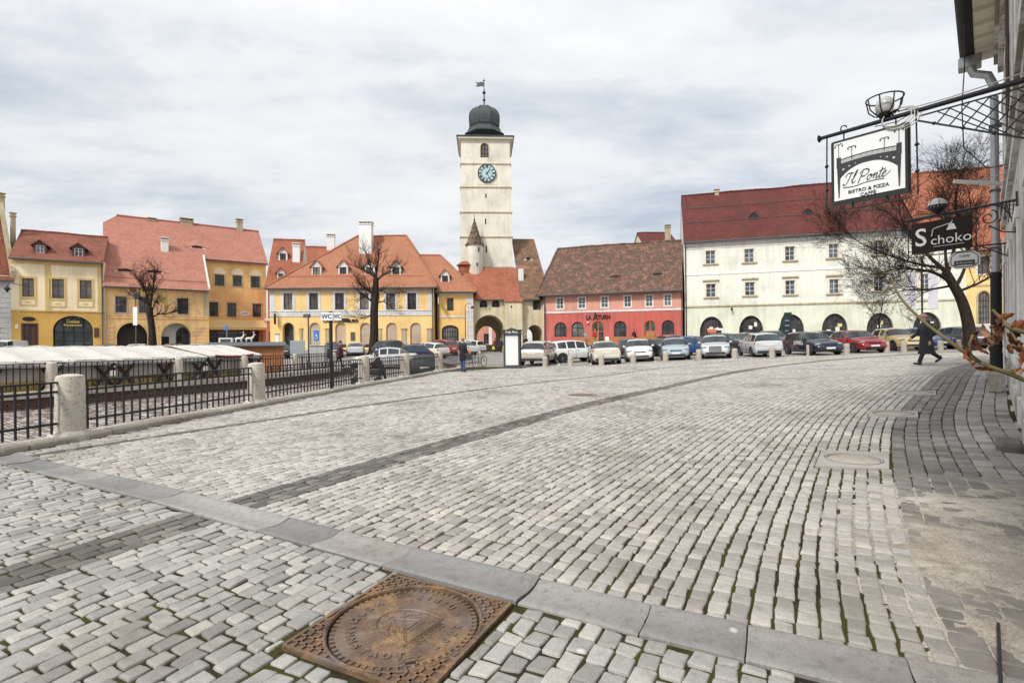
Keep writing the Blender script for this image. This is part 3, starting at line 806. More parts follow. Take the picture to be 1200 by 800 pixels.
M['offwhite'] = plaster('off_white_render', (.72,.71,.68), (.4,.38,.34), .35)
M['beige'] = plaster('beige_infill', (.52,.41,.32), (.36,.28,.2), .25)
M['ochre_trim'] = plaster('ochre_trim', (.66,.49,.2), (.38,.27,.12), .3)
M['sandstone'] = plaster('sandstone_trim', (.5,.42,.28), (.2,.16,.1), .5)
M['oldwall'] = plaster('old_white_wall', (.62,.61,.58), (.16,.13,.09), .8, patch=(.25,.21,.16), pamount=.52)
M['pinkfar'] = plaster('pink_render', (.66,.32,.23), (.4,.2,.14), .3)
M['tile_b1'] = tiles('red_brown_tiles', (.27,.085,.05), (.36,.13,.08))
M['tile_b2'] = tiles('brown_red_tiles', (.24,.085,.06), (.31,.125,.085), (.12,.07,.05), .66)
M['tile_b3'] = tiles('salmon_tiles', (.47,.2,.145), (.56,.26,.19), None, contrast=.5)
M['tile_b4'] = tiles('orange_red_tiles', (.36,.125,.07), (.44,.165,.095))
M['tile_b5'] = tiles('orange_tiles', (.42,.175,.1), (.5,.23,.135), None, contrast=.5)
M['tile_old'] = tiles('mossy_old_tiles', (.19,.085,.055), (.4,.21,.15), (.085,.07,.052), .475, mscale=1.2, contrast=1.5)
M['tile_old2'] = tiles('mottled_old_tiles', (.26,.12,.07), (.44,.22,.14), (.12,.095,.065), .48, mscale=1.0, contrast=1.4)
M['tile_dark'] = tiles('dark_red_tiles', (.125,.034,.03), (.175,.05,.04), (.085,.035,.032), .55)
M['tile_orange'] = tiles('new_orange_tiles', (.4,.135,.075), (.47,.175,.1), None, contrast=.4)
M['copper'] = plain('dark_patinated_copper', (.06,.068,.07), .5, .4, var=.35, scale=2.5, bump=.15)
M['zinc'] = plain('zinc', (.4,.41,.42), .45, .6, var=.15)

class Fac:
    """a house front: local x along the front, y into the house, z up, origin at the front's left foot"""
    def __init__(s, name, pL, YL, pR, YR, label, cat='house'):
        a, b = at(pL, 400, YL), at(pR, 400, YR)
        s.L = math.hypot(b.x-a.x, b.y-a.y); s.rz = math.atan2(b.y-a.y, b.x-a.x)
        s.o = Vector((a.x, a.y, min(gz(a.x,a.y), gz(b.x,b.y))-.05))
        s.e = empty(name, s.o, s.rz, label, cat)
        s.ci, s.si = math.cos(s.rz), math.sin(s.rz)
    def uz(s, px, py, w=0.0):
        d = ray(px, py); c = Vector((0,0,EYE))-s.o
        cl = Vector((s.ci*c.x+s.si*c.y, -s.si*c.x+s.ci*c.y, c.z)); dl = Vector((s.ci*d.x+s.si*d.y, -s.si*d.x+s.ci*d.y, d.z))
        t = (w-cl.y)/dl.y; p = cl+dl*t; return p.x, p.z
    def u(s, px, w=0.0): return s.uz(px, 400, w)[0]
    def z(s, px, py, w=0.0): return s.uz(px, py, w)[1]
    def rect(s, px0, px1, py0, py1, w=0.0, pm=None):
        """pixel box -> u0,u1,z0,z1"""
        m = (px0+px1)/2; return (s.u(px0,w), s.u(px1,w), s.z(m,py1,w), s.z(m,py0,w))
    def world(s, u, w, z): return Vector((s.o.x+s.ci*u-s.si*w, s.o.y+s.si*u+s.ci*w, s.o.z+z))

def arc_pts(ua, ub, zs, rise, n=14):
    c, r = (ua+ub)/2, (ub-ua)/2
    return [(c-r*math.cos(math.pi*i/n), zs+rise*math.sin(math.pi*i/n)) for i in range(n+1)]
def wall_panel(mb, u0, u1, z0, z1, ops, w=0.0, depth=.22, mi=0, rmi=None):
    """front face with real openings and their reveals; an opening is (ua,ub,za,zb[,rise[,depth]])"""
    rmi = mi if rmi is None else rmi
    us = sorted({u0,u1}|{min(u1,max(u0,o[i])) for o in ops for i in (0,1)}); zs = sorted({z0,z1}|{min(z1,max(z0,o[i])) for o in ops for i in (2,3)})
    for a, b in zip(us, us[1:]):
        for c, d in zip(zs, zs[1:]):
            if b-a < 1e-4 or d-c < 1e-4: continue
            m, k = (a+b)/2, (c+d)/2
            if any(o[0] < m < o[1] and o[2] < k < o[3] for o in ops): continue
            mb.add([(a,w,c),(b,w,c),(b,w,d),(a,w,d)], [(0,1,2,3)], mi)
    for o in ops:
        ua, ub, za, zb = o[:4]; rise = o[4] if len(o) > 4 else 0; dp = o[5] if len(o) > 5 else depth
        if rise:
            A = arc_pts(ua, ub, zb-rise, rise); n = len(A)
            h = n//2
            for i in range(h): mb.add([(ua,w,zb),(A[i][0],w,A[i][1]),(A[i+1][0],w,A[i+1][1])], [(0,1,2)], mi)
            for i in range(h, n-1): mb.add([(ub,w,zb),(A[i][0],w,A[i][1]),(A[i+1][0],w,A[i+1][1])], [(0,1,2)], mi)
            out = [(ua,za)]+A+[(ub,za)]
        else: out = [(ua,za),(ua,zb),(ub,zb),(ub,za)]
        for (a,b),(c,d) in zip(out, out[1:]):
            mb.add([(a,w,b),(c,w,d),(c,w+dp,d),(a,w+dp,b)], [(0,1,2,3)], rmi)
def shell(mb, u0, u1, w0, w1, z0, z1, mi=0, left=True, right=True, back=True):
    if left: mb.add([(u0,w0,z0),(u0,w1,z0),(u0,w1,z1),(u0,w0,z1)], [(0,1,2,3)], mi)
    if right: mb.add([(u1,w0,z0),(u1,w1,z0),(u1,w1,z1),(u1,w0,z1)], [(0,1,2,3)], mi)
    if back: mb.add([(u0,w1,z0),(u1,w1,z0),(u1,w1,z1),(u0,w1,z1)], [(0,1,2,3)], mi)
def window(f, r, fr='brownframe', pane='pane', w=0.0, nv=1, nh=(.66,), sur=None, sw=.16, sill=None, rise=0, t=.07, name='window', dp=.14, lintel=None, parent=None):
    ua, ub, za, zb = r; P = parent or f.e
    mb = MB(); y0, y1 = w+dp, w+dp+.06
    if rise:
        A = [(ua+t/2,za)]+[(a*(1-t/(ub-ua))+(ua+ub)/2*t/(ub-ua), b-t/2) for a,b in arc_pts(ua,ub,zb-rise,rise,16)]+[(ub-t/2,za)]
        mb.tube([(a,(y0+y1)/2,b) for a,b in A], t*.6, 4, cap=False)
        mb.box(ua,ub,y0,y1,za,za+t)
        top = lambda u: zb-rise+rise*math.sqrt(max(0,1-((u-(ua+ub)/2)/((ub-ua)/2))**2))
    else:
        mb.box(ua,ua+t,y0,y1,za,zb).box(ub-t,ub,y0,y1,za,zb).box(ua+t,ub-t,y0,y1,zb-t,zb).box(ua+t,ub-t,y0,y1,za,za+t)
        top = lambda u: zb
    for i in range(nv):
        u = ua+(ub-ua)*(i+1)/(nv+1); mb.box(u-t*.45,u+t*.45,y0-.01,y1-.004,za+t,top(u)-t*.5)
    for k in nh:
        z = za+(zb-za)*k; zz = z
        hw = (ub-ua)/2
        if rise and z > zb-rise: hw = hw*math.sqrt(max(0,1-((z-zb+rise)/rise)**2))
        c = (ua+ub)/2; mb.box(c-hw+t*.5,c+hw-t*.5,y0-.006,y1-.008,z-t*.35,z+t*.35)
    if pane == 'pane' and name == 'window' and rnd.random() < .4: pane = 'pane_curtain' if rnd.random() < .6 else 'pane_blue'
    o = mb.build(name, M[fr], P)
    pb = MB(); yp = y0+.035
    if rise: pb.prism([(ua+.02,za+.02)]+[(a,b) for a,b in arc_pts(ua+.02,ub-.02,zb-rise,rise-.02,16)]+[(ub-.02,za+.02)], lambda a,b,h:(a,h,b), yp, yp+.02)
    else: pb.box(ua+.01,ub-.01,yp,yp+.02,za+.01,zb-.01)
    pb.build('pane', M[pane], o)
    if sur:
        sb = MB()
        if rise:
            Ao = [(ua,za)]+arc_pts(ua,ub,zb-rise,rise,16)+[(ub,za)]; Bo = [(ua-sw,za)]+arc_pts(ua-sw,ub+sw,zb-rise,rise+sw,16)+[(ub+sw,za)]
            R4 = [[(a,w+.01,b),(c,w+.01,d),(c,w-.035,d),(a,w-.035,b)] for (a,b),(c,d) in zip(Ao,Bo)]
            sb.rings(R4)
        else:
            sb.box(ua-sw,ua,w-.035,w+.01,za,zb).box(ub,ub+sw,w-.035,w+.01,za,zb).box(ua-sw,ub+sw,w-.04,w+.01,zb,zb+sw)
            if not sill: sb.box(ua-sw,ub+sw,w-.04,w+.01,za-sw,za)
        sb.build('surround', M[sur], o)
    if sill: MB().bbox(ua-sw-.1,ub+sw+.1,w-.16,w+.02,za-.14,za,.02).build('sill', M[sill], o)
    if lintel: MB().bbox(ua-sw-.15,ub+sw+.15,w-.2,w+.02,zb+sw+.1,zb+sw+.26,.03).build('lintel', M[lintel], o)
    return o
def sag(mb, k, cuts=5):
    """old roofs are never flat: cut the slopes into smaller faces and let them sag"""
    import bmesh
    from mathutils import noise
    if not k: return
    bm = bmesh.new(); vs = [bm.verts.new(p) for p in mb.v]
    for fc in mb.f[:12]:
        try: bm.faces.new([vs[i] for i in fc])
        except ValueError: pass
    big = [e for e in bm.edges if e.calc_length() > 1.2]
    bmesh.ops.subdivide_edges(bm, edges=big, cuts=cuts, use_grid_fill=True)
    rest_f = mb.f[12:]; bm.verts.index_update()
    for v in bm.verts: 
        n_ = noise.noise(Vector((v.co.x*.23, v.co.y*.3, 4.1)))+.4*noise.noise(Vector((v.co.x*.7, v.co.y*.7, 9)))
        v.co.z += k*n_*1.6
    V2 = [tuple(v.co) for v in bm.verts]; used = {i for fc in rest_f for i in fc}
    mp = {}
    bm.verts.ensure_lookup_table()
    F2_ = [tuple(v.index for v in fc.verts) for fc in bm.faces]
    off = len(V2)
    for i in sorted(used): mp[i] = len(V2); p = mb.v[i]; n_ = noise.noise(Vector((p[0]*.23,p[1]*.3,4.1)))+.4*noise.noise(Vector((p[0]*.7,p[1]*.7,9))); V2.append((p[0],p[1],p[2]+k*n_*1.6))
    mb.v = V2; mb.f = F2_+[tuple(mp[i] for i in fc) for fc in rest_f]; mb.m = [0]*len(mb.f)
    bm.free()
def roof(f, m, u0, u1, w0, w1, ze, zr, ov=.45, hl=0.0, hr=0.0, t=.16, eo=.15, zeb=None, name='roof', wr=None, sagk=.07):
    """ridge roof with optional hips (hl, hr: how far the ridge stops short)"""
    wm = (w0+w1)/2 if wr is None else wr; s = (zr-ze)/(wm-w0); sb = (zr-ze)/(w1-wm)
    a, b = u0-(ov if hl else eo), u1+(ov if hr else eo)
    ye, yb = w0-ov, w1+ov; zf, zb = ze-ov*s*.75, ze-ov*sb
    if hl: a = u0-ov
    top = [(a,ye,zf),(b,ye,zf),(b,yb,zb),(a,yb,zb),(u0+hl if hl else a,wm,zr),(u1-hr if hr else b,wm,zr)]
    vs = top+[(x,y,z-t) for x,y,z in top]
    fs = [(0,1,5,4),(2,3,4,5),(1,2,5),(3,0,4),(6,10,11,7),(8,11,10,9),(7,11,8),(9,10,6),(0,6,7,1),(1,7,8,2),(2,8,9,3),(3,9,6,0)]
    if not hl: fs.remove((3,0,4)); fs.remove((9,10,6)); fs.remove((3,9,6,0)); fs += [(0,4,10,6),(4,3,9,10)]
    if not hr: fs.remove((1,2,5)); fs.remove((7,11,8)); fs.remove((1,7,8,2)); fs += [(1,7,11,5),(5,11,8,2)]
    mb = MB(); mb.add(vs, fs)
    # ridge and hip tiles
    def cap(p, q):
        p, q = Vector(p), Vector(q); n = max(2,int((q-p).length/.35)); 
        mb.tube([p.lerp(q,i/n)+Vector((0,0,.02+.02*(i%2))) for i in range(n+1)], .13, 6)
    cap(top[4], top[5])
    for i, k in ((0,4),(3,4)) if hl else (): cap(top[i], top[k])
    for i, k in ((1,5),(2,5)) if hr else (): cap(top[i], top[k])
    sag(mb, sagk); o = mb.build(name, m, f.e)
    g = MB(); g.tube([(a,ye-.06,zf-.08),(b,ye-.06,zf-.08)], .09, 6); g.build('rain_gutter', M['iron_grey'], f.e)
    f.slope = s; f.zf = zf
    return o
def gable(f, m, u, w0, w1, ze, zr, name='gable'):
    MB().prism([(w0,ze),(w1,ze),((w0+w1)/2,zr)], lambda a,b,h:(h,a,b), u-.1, u+.1).build(name, m, f.e)
def on_roof(f, ze, w0, z):
    """depth at which the front slope reaches height z"""
    return w0+(z-ze)/f.slope
def dormer(f, px, pw, ptop, pbot, ze, w0, rm, face='offwhite', fr='darkframe', flat=False):
    # window box pixel bounds are estimated at the depth where its foot meets the slope
    w = w0
    for _ in range(8): zb = f.z(px, pbot, w); w = on_roof(f, ze, w0, zb)-.05
    u0, u1 = f.u(px-pw/2, w), f.u(px+pw/2, w); zt = f.z(px, ptop, w); bw = .18
    o = MB(); dpt = (zt+.6-zb)/f.slope+.6
    ops = [(u0,u1,zb+.05,zt)]
    wall_panel(o, u0-bw, u1+bw, zb-.3, zt+.14, ops, w, .1)
    shell(o, u0-bw, u1+bw, w, w+dpt, zb-.3, zt+.14, back=False)
    o.prism([(u0-bw,zt+.14),(u1+bw,zt+.14),((u0+u1)/2,zt+.14+(.3 if flat else .55)*(u1-u0+2*bw))], lambda a,b,h:(a,h,b), w, w+.05)
    d = o.build('dormer', M[face], f.e)
    window(f, (u0,u1,zb+.05,zt), fr, 'pane', w, 1, (.6,), t=.06, parent=d, dp=.05)
    c = (u0+u1)/2; hw = (u1-u0)/2+bw+.22; rz = zt+.14+(.3 if flat else .55)*(u1-u0+2*bw)+.16; e = zt+.0
    r = MB()
    for sg in (-1,1):
        P = [(c,rz),(c+sg*hw,e),(c+sg*hw,e-.1),(c,rz-.12)]
        r.prism(P, lambda a,b,h:(a,h,b), w-.2, w+dpt+.6)
    r.build('dormer_roof', rm, d)
def eyelid(f, px, py, wid, hgt, ze, w0, rm):
    """the long low roof eye: a swell in the tiles with a dark slot"""
    w = w0
    for _ in range(8): z = f.z(px, py, w); w = on_roof(f, ze, w0, z)
    u = f.u(px, w); s = f.slope; n = 18; mb = MB(); A, B, C = [], [], []
    for i in range(n+1):
        t = -1+2*i/n; h = hgt*math.cos(t*math.pi/2)**2
        x = u+t*wid/2
        A.append((x, w-.12, z+h+.02-.12*s*0)); B.append((x, w-.12+(h+.35)/s*1.6+.3, z+((h+.35)/s*1.6+.3-.12)*s+.03)); C.append((x, w-.1, z-.12*s-.02))
    mb.rings([A,B], cap=False, closed=False)
    mb.rings([[(a[0],a[1],a[2]-.07) for a in A],A], cap=False, closed=False)
    o = mb.build('roof_eye', rm, f.e, smooth=True)
    sl = MB(); sl.rings([C,[(a[0],w-.06,a[2]-.07) for a in A]], cap=False, closed=False)
    sl.build('louvre', M['black'], o)
    mb2 = MB()
    q = wid*.2
    mb2.rings([[(p[0],p[1]-.02,p[2]+.015) for p in C if abs(p[0]-u) > q and p[0] < u],[(a[0],w-.085,a[2]-.08) for a in A if abs(a[0]-u) > q and a[0] < u]], cap=False, closed=False)
    mb2.rings([[(p[0],p[1]-.02,p[2]+.015) for p in C if abs(p[0]-u) > q and p[0] > u],[(a[0],w-.085,a[2]-.08) for a in A if abs(a[0]-u) > q and a[0] > u]], cap=False, closed=False)
    mb2.build('cheek', M['cream_white'], o)
def chimney(f, px, pw, ptop, pbot, w, m='offwhite', d=None, cap='offwhite', parent=None):
    u0, u1 = f.u(px-pw/2, w), f.u(px+pw/2, w); zt, zb = f.z(px, ptop, w), f.z(px, pbot, w)-1.2; d = d or (u1-u0)*.9
    h = zt-zb
    mb = MB(); mb.bbox(u0,u1,w,w+d,zb,zt-.28,.015)
    o = mb.build('chimney', M[m], f.e)
    c = MB(); c.bbox(u0-.07,u1+.07,w-.07,w+d+.07,zt-.45,zt-.33,.02)
    n = 3
    for i in range(n+1):
        u = u0+(u1-u0-.1)*i/n; c.box(u,u+.1,w+.02,w+d-.02,zt-.33,zt-.1)
    c.bbox(u0-.09,u1+.09,w-.09,w+d+.09,zt-.1,zt,.02)
    c.build('chimney_cap', M[cap], o)
    MB().box(u0+.08,u1-.08,w+.08,w+d-.08,zt-.36,zt-.12).build('flue', M['black'], o)
    return o
def pipe(f, u, z0, z1, w=-.14, m='iron_grey', r=.06):
    MB().tube([(u,w,z0),(u,w,z1-.3),(u,w-.25,z1)], r, 6).build('downpipe', M[m], f.e)
def band(f, u0, u1, z0, z1, m, pr=.06, w=0.0, name='cornice', left=False, right=False):
    MB().bbox(u0-.02,u1+.02,w-pr,w+.05,z0,z1,min(.02,(z1-z0)/3)).build(name, M[m], f.e)

# ---- far left lilac house (only its end shows)
f = Fac('lilac_house', -70, 47.2, 13, 51, 'pale lilac house with white quoins and a steep brick red roof')
L = f.L; ze = f.z(13, 323); zr = f.z(0, 238, 5.5)
mb = MB(); zg = 4.3
arch = (f.u(-30), f.u(8), 0, f.z(0, 376.5), 1.2, .4)
wall_panel(mb, 0, L, 0, ze, [arch], depth=.4); shell(mb, 0, L, 0, 11, 0, ze); mb.build('wall', M['lilac'], f.e)
window(f, arch[:4], 'darkframe', 'pane', rise=1.2, nv=2, nh=(.5,), dp=.3, name='shop_window')
q = MB()
for i in range(13): q.bbox(L-.75-.12*(i%2), L+.03, -.05, .12, .9+.5*i, .9+.5*i+.46, .02)
q.build('quoins', M['offwhite'], f.e)
band(f, 0, L, ze-.35, ze-.05, 'offwhite', .2)
roof(f, M['tile_b1'], 0, L, 0, 11, ze, zr, hl=2)
gable(f, M['lilac'], L-.1, 0, 11, ze, zr-.3)
fw = MB(); fw.prism([(-.4,ze-.3),(5.5,zr+.2),(11,ze-.3),(11,ze+.5),(5.5,zr+.75),(-.4,ze+.45)], lambda a,b,h:(h,a,b), L-.05, L+.3); fw.build('parapet', M['sandstone'], f.e)
chimney(f, 4, 7, 226, 250, 5, 'sandstone', cap='sandstone'); chimney(f, 17, 6, 249, 290, 3.2, 'sandstone', cap='sandstone')
# ---- yellow restaurant house
f = Fac('yellow_restaurant_house', 13.3, 51, 122, 55, 'narrow pale yellow house with an arched restaurant front and two roof dormers')
L = f.L; ze = f.z(60, 302); zm = f.z(60, 364.5); zr = f.z(60, 273, 4.6)
W = [f.rect(c-7, c+7, a, b) for c, a, b in ((33.5,326,347.5),(68.5,327,349.5),(101,328.5,350))]
D = f.rect(27, 43, 380, 404); A = f.rect(62, 109, 370, 404); 
mb = MB(); wall_panel(mb, 0, L, zm, ze, W, mi=0)
lo = [(D[0],D[1],0,D[3]), (A[0],A[1],0,A[3],1.5,.5)]
wall_panel(mb, 0, L, 0, zm, lo, mi=1); shell(mb, 0, L, 0, 9, 0, ze, 0); mb.build('wall', [M['paleyellow'], M['ochre']], f.e)
for r in W:
    o = window(f, r, 'brownframe', 'pane_curtain', nv=1, nh=(.68,), sur='ochre_trim', sw=.2)
    MB().box(r[0]-.2,r[1]+.2,-.03,.01,r[2]-.95,r[2]-.21).build('apron', M['ochre_trim'], o)
    MB().box(r[0]-.06,r[1]+.06,-.036,.0,r[2]-.82,r[2]-.34).build('apron_field', M['paleyellow'], o)
    c = (r[0]+r[1])/2; z = r[2]-.58
    MB().prism([(c-.3,z),(c,z-.12),(c+.3,z),(c,z+.12)], lambda a,b,h:(a,h,b), -.045, -.02).build('lozenge', M['ochre_trim'], o)
band(f, 0, L, zm-.06, zm+.1, 'ochre_trim', .07); band(f, 0, L, ze-.75, ze-.1, 'ochre_trim', .08)
for u in (.02, f.u(53.5), L-.5): band(f, u, u+.45, zm+.12, ze-.76, 'ochre_trim', .035, name='pilaster') if u > 1 else None
o = MB().box(D[0],D[1],.12,.2,0,D[3]).build('door', M['darkframe'], f.e); MB().box(D[0]-.12,D[1]+.12,-.03,.02,D[3],D[3]+.12).box(D[0]-.12,D[0],-.03,.02,0,D[3]).box(D[1],D[1]+.12,-.03,.02,0,D[3]).build('frame', M['brownframe'], o)
for k in (0,1):
    a = D[0]+.12+k*(D[1]-D[0])/2; MB().box(a,a+(D[1]-D[0])/2-.24,.1,.13,.9,D[3]-.2).build('panel', M['brownframe'], o)
o = window(f, (A[0],A[1],0,A[3]), 'black', 'pane', rise=1.5, nv=3, nh=(.42,.62), dp=.35, name='shop_front', t=.12)
MB().box(A[0]+.1,A[1]-.1,.28,.34,0,1.1).build('stallriser', M['black'], o)
zt = f.z(86, 376.6, .25)
MB().box(f.u(73), f.u(97.5), .2, .26, f.z(86,382.5,.2), f.z(86,374,.2)).build('sign_panel', M['black'], o)
M['gold'] = plain('gold_lettering', (.65,.5,.12), .5, .1)
text('lettering', 'Delse', .46, M['gold'], o, (f.u(85.5), .19, f.z(85.5,376.8,.2)), ext=.01, bold=.008)
text('lettering', 'Restaurant', .34, M['gold'], o, (f.u(85.3), .19, f.z(85.3,380.8,.2)), ext=.01, bold=.006)
MB().lathe([(.01,-.03),(1,-.03),(1,.03),(.01,.03)], 20, M=Matrix.Translation((f.u(34.3),-.04,f.z(34,373.7))) @ Matrix.Diagonal((.5,1,.22,1)) @ Matrix.Rotation(R(90),4,'X')).build('oval_plate', M['black'], f.e)
MB().box(f.u(18),f.u(21.5),-.05,0,f.z(20,385),f.z(20,380)).build('notice', M['white'], f.e)
MB().box(f.u(110.5),f.u(116),-.06,0,f.z(113,395),f.z(113,384)).build('menu_board', M['brownframe'], f.e)
roof(f, M['tile_b2'], 0, L, 0, 9.2, ze, zr, eo=.05)
for px, a, b in ((48,287.5,297),(93,291,301)): dormer(f, px, 10, a, b, ze, 0, M['tile_b2'], 'brownframe', 'whiteframe', True)
pipe(f, L-.1, 0, ze)
# ---- long salmon roof with two wings
f = Fac('old_ochre_house', 122.3, 55, 245, 61, 'weathered ochre house with peeling arcades and one huge salmon tile roof')
L = f.L; ze = f.z(180, 334); WB = 3.2; zr = f.z(220, 262, 9.5)
for _ in range(20): WB = .5*WB+.5*(f.z(278,303.5,WB)-ze)/((zr-ze)/9.5)
u2 = f.u(312.5, WB); zeb = f.z(278, 303.5, WB); zr = f.z(220, 262, 9.5); zr0 = zr
zm = f.z(180, 377)
W = [f.rect(c-6.5, c+6.5, a, b) for c, a, b in ((142.3,347.6,366),(170,348,366.5),(214.8,349.5,368))]
A = [f.rect(137,173,378,404), f.rect(189,224,378.5,405)]
mb = MB(); wall_panel(mb, 0, L, zm+.5, ze, W); wall_panel(mb, 0, L, 0, zm+.5, [(a[0],a[1],0,a[3],1.55,1.6) for a in A], rmi=1)
shell(mb, 0, L, 0, 18, 0, ze); mb.build('wall', [M['peeling'], M['sandstone']], f.e)
for r in W: window(f, r, 'darkframe', 'pane', nv=1, nh=(.62,), sur='sandstone', sw=.14)
for i, a in enumerate(A):
    ab = MB(); Ao = arc_pts(a[0],a[1],a[3]-1.55,1.55,16); Bo = arc_pts(a[0]-.22,a[1]+.22,a[3]-1.55,1.77,16)
    ab.rings([[(p,.02,q),(c,.02,d),(c,-.04,d),(p,-.04,q)] for (p,q),(c,d) in zip(Ao,Bo)]); ab.build('archivolt', M['ochre_trim'], f.e)
    bk = MB(); bk.box(a[0]-.3,a[1]+.3,1.6,1.75,0,a[3]+.3); bk.build('arcade_back', M['offwhite' if i else 'darkframe'], f.e)
a = A[1]; window(f, (a[0]+(a[1]-a[0])*.52, a[1]-.05, 0, a[3]-.45), 'iron_grey', 'pane', w=1.4, rise=.9, nv=1, nh=(), name='gate')
MB().box(a[0]+.1,a[0]+.85,1.5,1.58,0,2.1).build('door', M['black'], f.e)
a = A[0]; window(f, (a[0]+.4, a[1]-.4, 0, a[3]-.6), 'brownframe', 'pane', w=1.45, rise=1.1, nv=2, nh=(.5,), name='shop_front')
cz = [(zm+.35,zm+.5),(zm+.62,zm+.7)]
for a,b in cz: band(f, 0, L, a, b, 'peeling', .06)
for i in range(7): band(f, 0, A[0][0]-.25, .5+.42*i, .84+.42*i, 'peeling', .045, name='rustication'); band(f, A[1][1]+.25, L, .5+.42*i, .84+.42*i, 'peeling', .045, name='rustication'); band(f, A[0][1]+.25, A[1][0]-.25, .5+.42*i, .84+.42*i, 'peeling', .045, name='rustication')
MB().box(L-.55,L+.02,-.03,.05,zm+.7,ze-.1).build('corner_strip', M['sandstone'], f.e)
# right wing, set back
Wu = [f.rect(c-5.3, c+5.3, a, b, WB) for c, a, b in ((258,322,334.5),(279,323,335.5),(300,324,337))]
Wl = [f.rect(c-5, c+5, a, b, WB) for c, a, b in ((250.8,354,370.5),(272,355,371),(301.5,356,371.3))]
zs = f.z(280, 384, WB)
mb = MB(); wall_panel(mb, L, u2, zs, zeb, Wu+Wl, WB); wall_panel(mb, L, u2, 0, zs, [(L+.2,u2-.9,0.0,zs-.35,0,.5)], WB); shell(mb, L, u2, WB, 18, 0, zeb, left=True)
mb.build('wing_wall', M['peeling2'], f.e)
for r in Wu: 
    window(f, r, 'darkframe', 'pane', WB, 1, (.6,), sur='sandstone', sw=.12)
    MB().prism([(r[0]-.15,r[3]+.13)]+arc_pts(r[0]-.2,r[1]+.2,r[3]+.15,.8,10)+[(r[1]+.15,r[3]+.13)], lambda a,b,h:(a,h,b), WB-.03, WB+.02).build('blind_arch', M['paleyellow'], f.e)
for r in Wl: window(f, r, 'darkframe', 'pane', WB, 1, (.6,), sur='sandstone', sw=.12)
o = window(f, (L+.2,u2-.9,0,zs-.35), 'black', 'pane', WB, 4, (.8,), dp=.4, name='shop_front', t=.1)
MB().box(u2-.85,u2-.45,WB-.08,WB+.05,0,zs-.35).build('door_post', M['wood_orange'], f.e)
M['canvas'] = plain('yellow_canvas', (.72,.58,.27), .85, var=.06, scale=3)
aw = MB(); zt, zb_ = f.z(278,375,WB), f.z(278,386,WB-1.4)
aw.add([(L+.05,WB-.02,zt),(u2-.3,WB-.02,zt),(u2-.1,WB-1.4,zb_+.25),(L+.05,WB-1.4,zb_+.25),(u2-.1,WB-1.41,zb_),(L+.05,WB-1.41,zb_)], [(0,1,2,3),(3,2,4,5)])
aw.add([(L+.05,WB-.02,zt-.05),(u2-.3,WB-.02,zt-.05),(u2-.1,WB-1.38,zb_+.2),(L+.05,WB-1.38,zb_+.2)], [(3,2,1,0)]); 
aw.tube([(L+.05,WB-1.4,zb_+.25),(u2-.1,WB-1.4,zb_+.25)], .04, 6)
aw.build('awning', M['canvas'], f.e)
so = MB().lathe([(.01,-.02),(1,-.02),(1,.04),(.01,.04)], 24, M=Matrix.Translation((f.u(287.3,WB),WB-.06,f.z(287,367.3,WB))) @ Matrix.Diagonal((.6,1,.33,1)) @ Matrix.Rotation(R(90),4,'X')).build('oval_sign', M['white'], f.e)
text('lettering', 'CAFE', .3, M['black'], so, (f.u(287.3,WB),WB-.11,f.z(287,367.3,WB)), ext=.005)
# one roof over both
s = (zr-ze)/9.5; f.slope = s; t = .16
def slab(mb, u0, u1, wa, wb, t=.16, back=False):
    za, zb = ze+s*wa, ze+s*wb
    vs = [(u0,wa,za),(u1,wa,za),(u1,wb,zb),(u0,wb,zb)]; vs += [(x,y,z-t) for x,y,z in vs]
    mb.add(vs, [(0,1,2,3),(4,7,6,5),(0,4,5,1),(1,5,6,2),(2,6,7,3),(3,7,4,0)])
mb = MB(); ul = -.1
vs = [(ul,-.5,ze-.5*s*.8),(L,-.5,ze-.5*s*.8),(L,9.5,zr),(ul+1.3,9.5,zr),(ul,8.2,ze+s*8.2)]; vs += [(x,y,z-t) for x,y,z in vs]
mb.add(vs, [(0,1,2,3,4),(9,8,7,6,5),(0,5,6,1),(1,6,7,2),(2,7,8,3),(3,8,9,4),(4,9,5,0)])
slab(mb, L, u2+.2, WB-.45, 9.5)
mb.add([(ul,8.2,ze+s*8.2),(ul+1.3,9.5,zr),(u2+.2,9.5,zr),(u2+.2,19,ze),(ul,19,ze)], [(0,1,2,3,4)])
mb.tube([(ul+1.3,9.5,zr+.03),(u2+.2,9.5,zr+.03)], .14, 6)
for k in range(60): u=(L*k/60); mb.box(u,u+.06,.55,.75,ze+.6*s+.02,ze+.6*s+.2)
mb.build('roof', M['tile_b3'], f.e)
MB().prism([(-.45,ze-.3),(WB-.3,zeb-.1),(WB-.3,zeb+.16),(-.45,ze-.02)], lambda a,b,h:(h,a,b), L-.06, L+.12).build('verge', M['offwhite'], f.e)
MB().tube([(0,-.56,ze-.5*s*.8-.05),(L,-.56,ze-.5*s*.8-.05)], .08, 6).build('rain_gutter', M['iron_grey'], f.e)
MB().tube([(L+.1,WB-.5,zeb-.42),(u2+.1,WB-.5,zeb-.42)], .08, 6).build('rain_gutter', M['iron_grey'], f.e)
MB().prism([(0,ze-.1),(18,ze),(10.6,zr-1.5),(8.1,ze+s*8.1-.2)], lambda a,b,h:(h,a,b), -.05, .1).build('gable', M['peeling2'], f.e)
MB().prism([(WB,zeb-.4),(18,ze),(9.5,zr-.1)], lambda a,b,h:(h,a,b), u2-.1, u2+.06).build('gable', M['peeling2'], f.e)
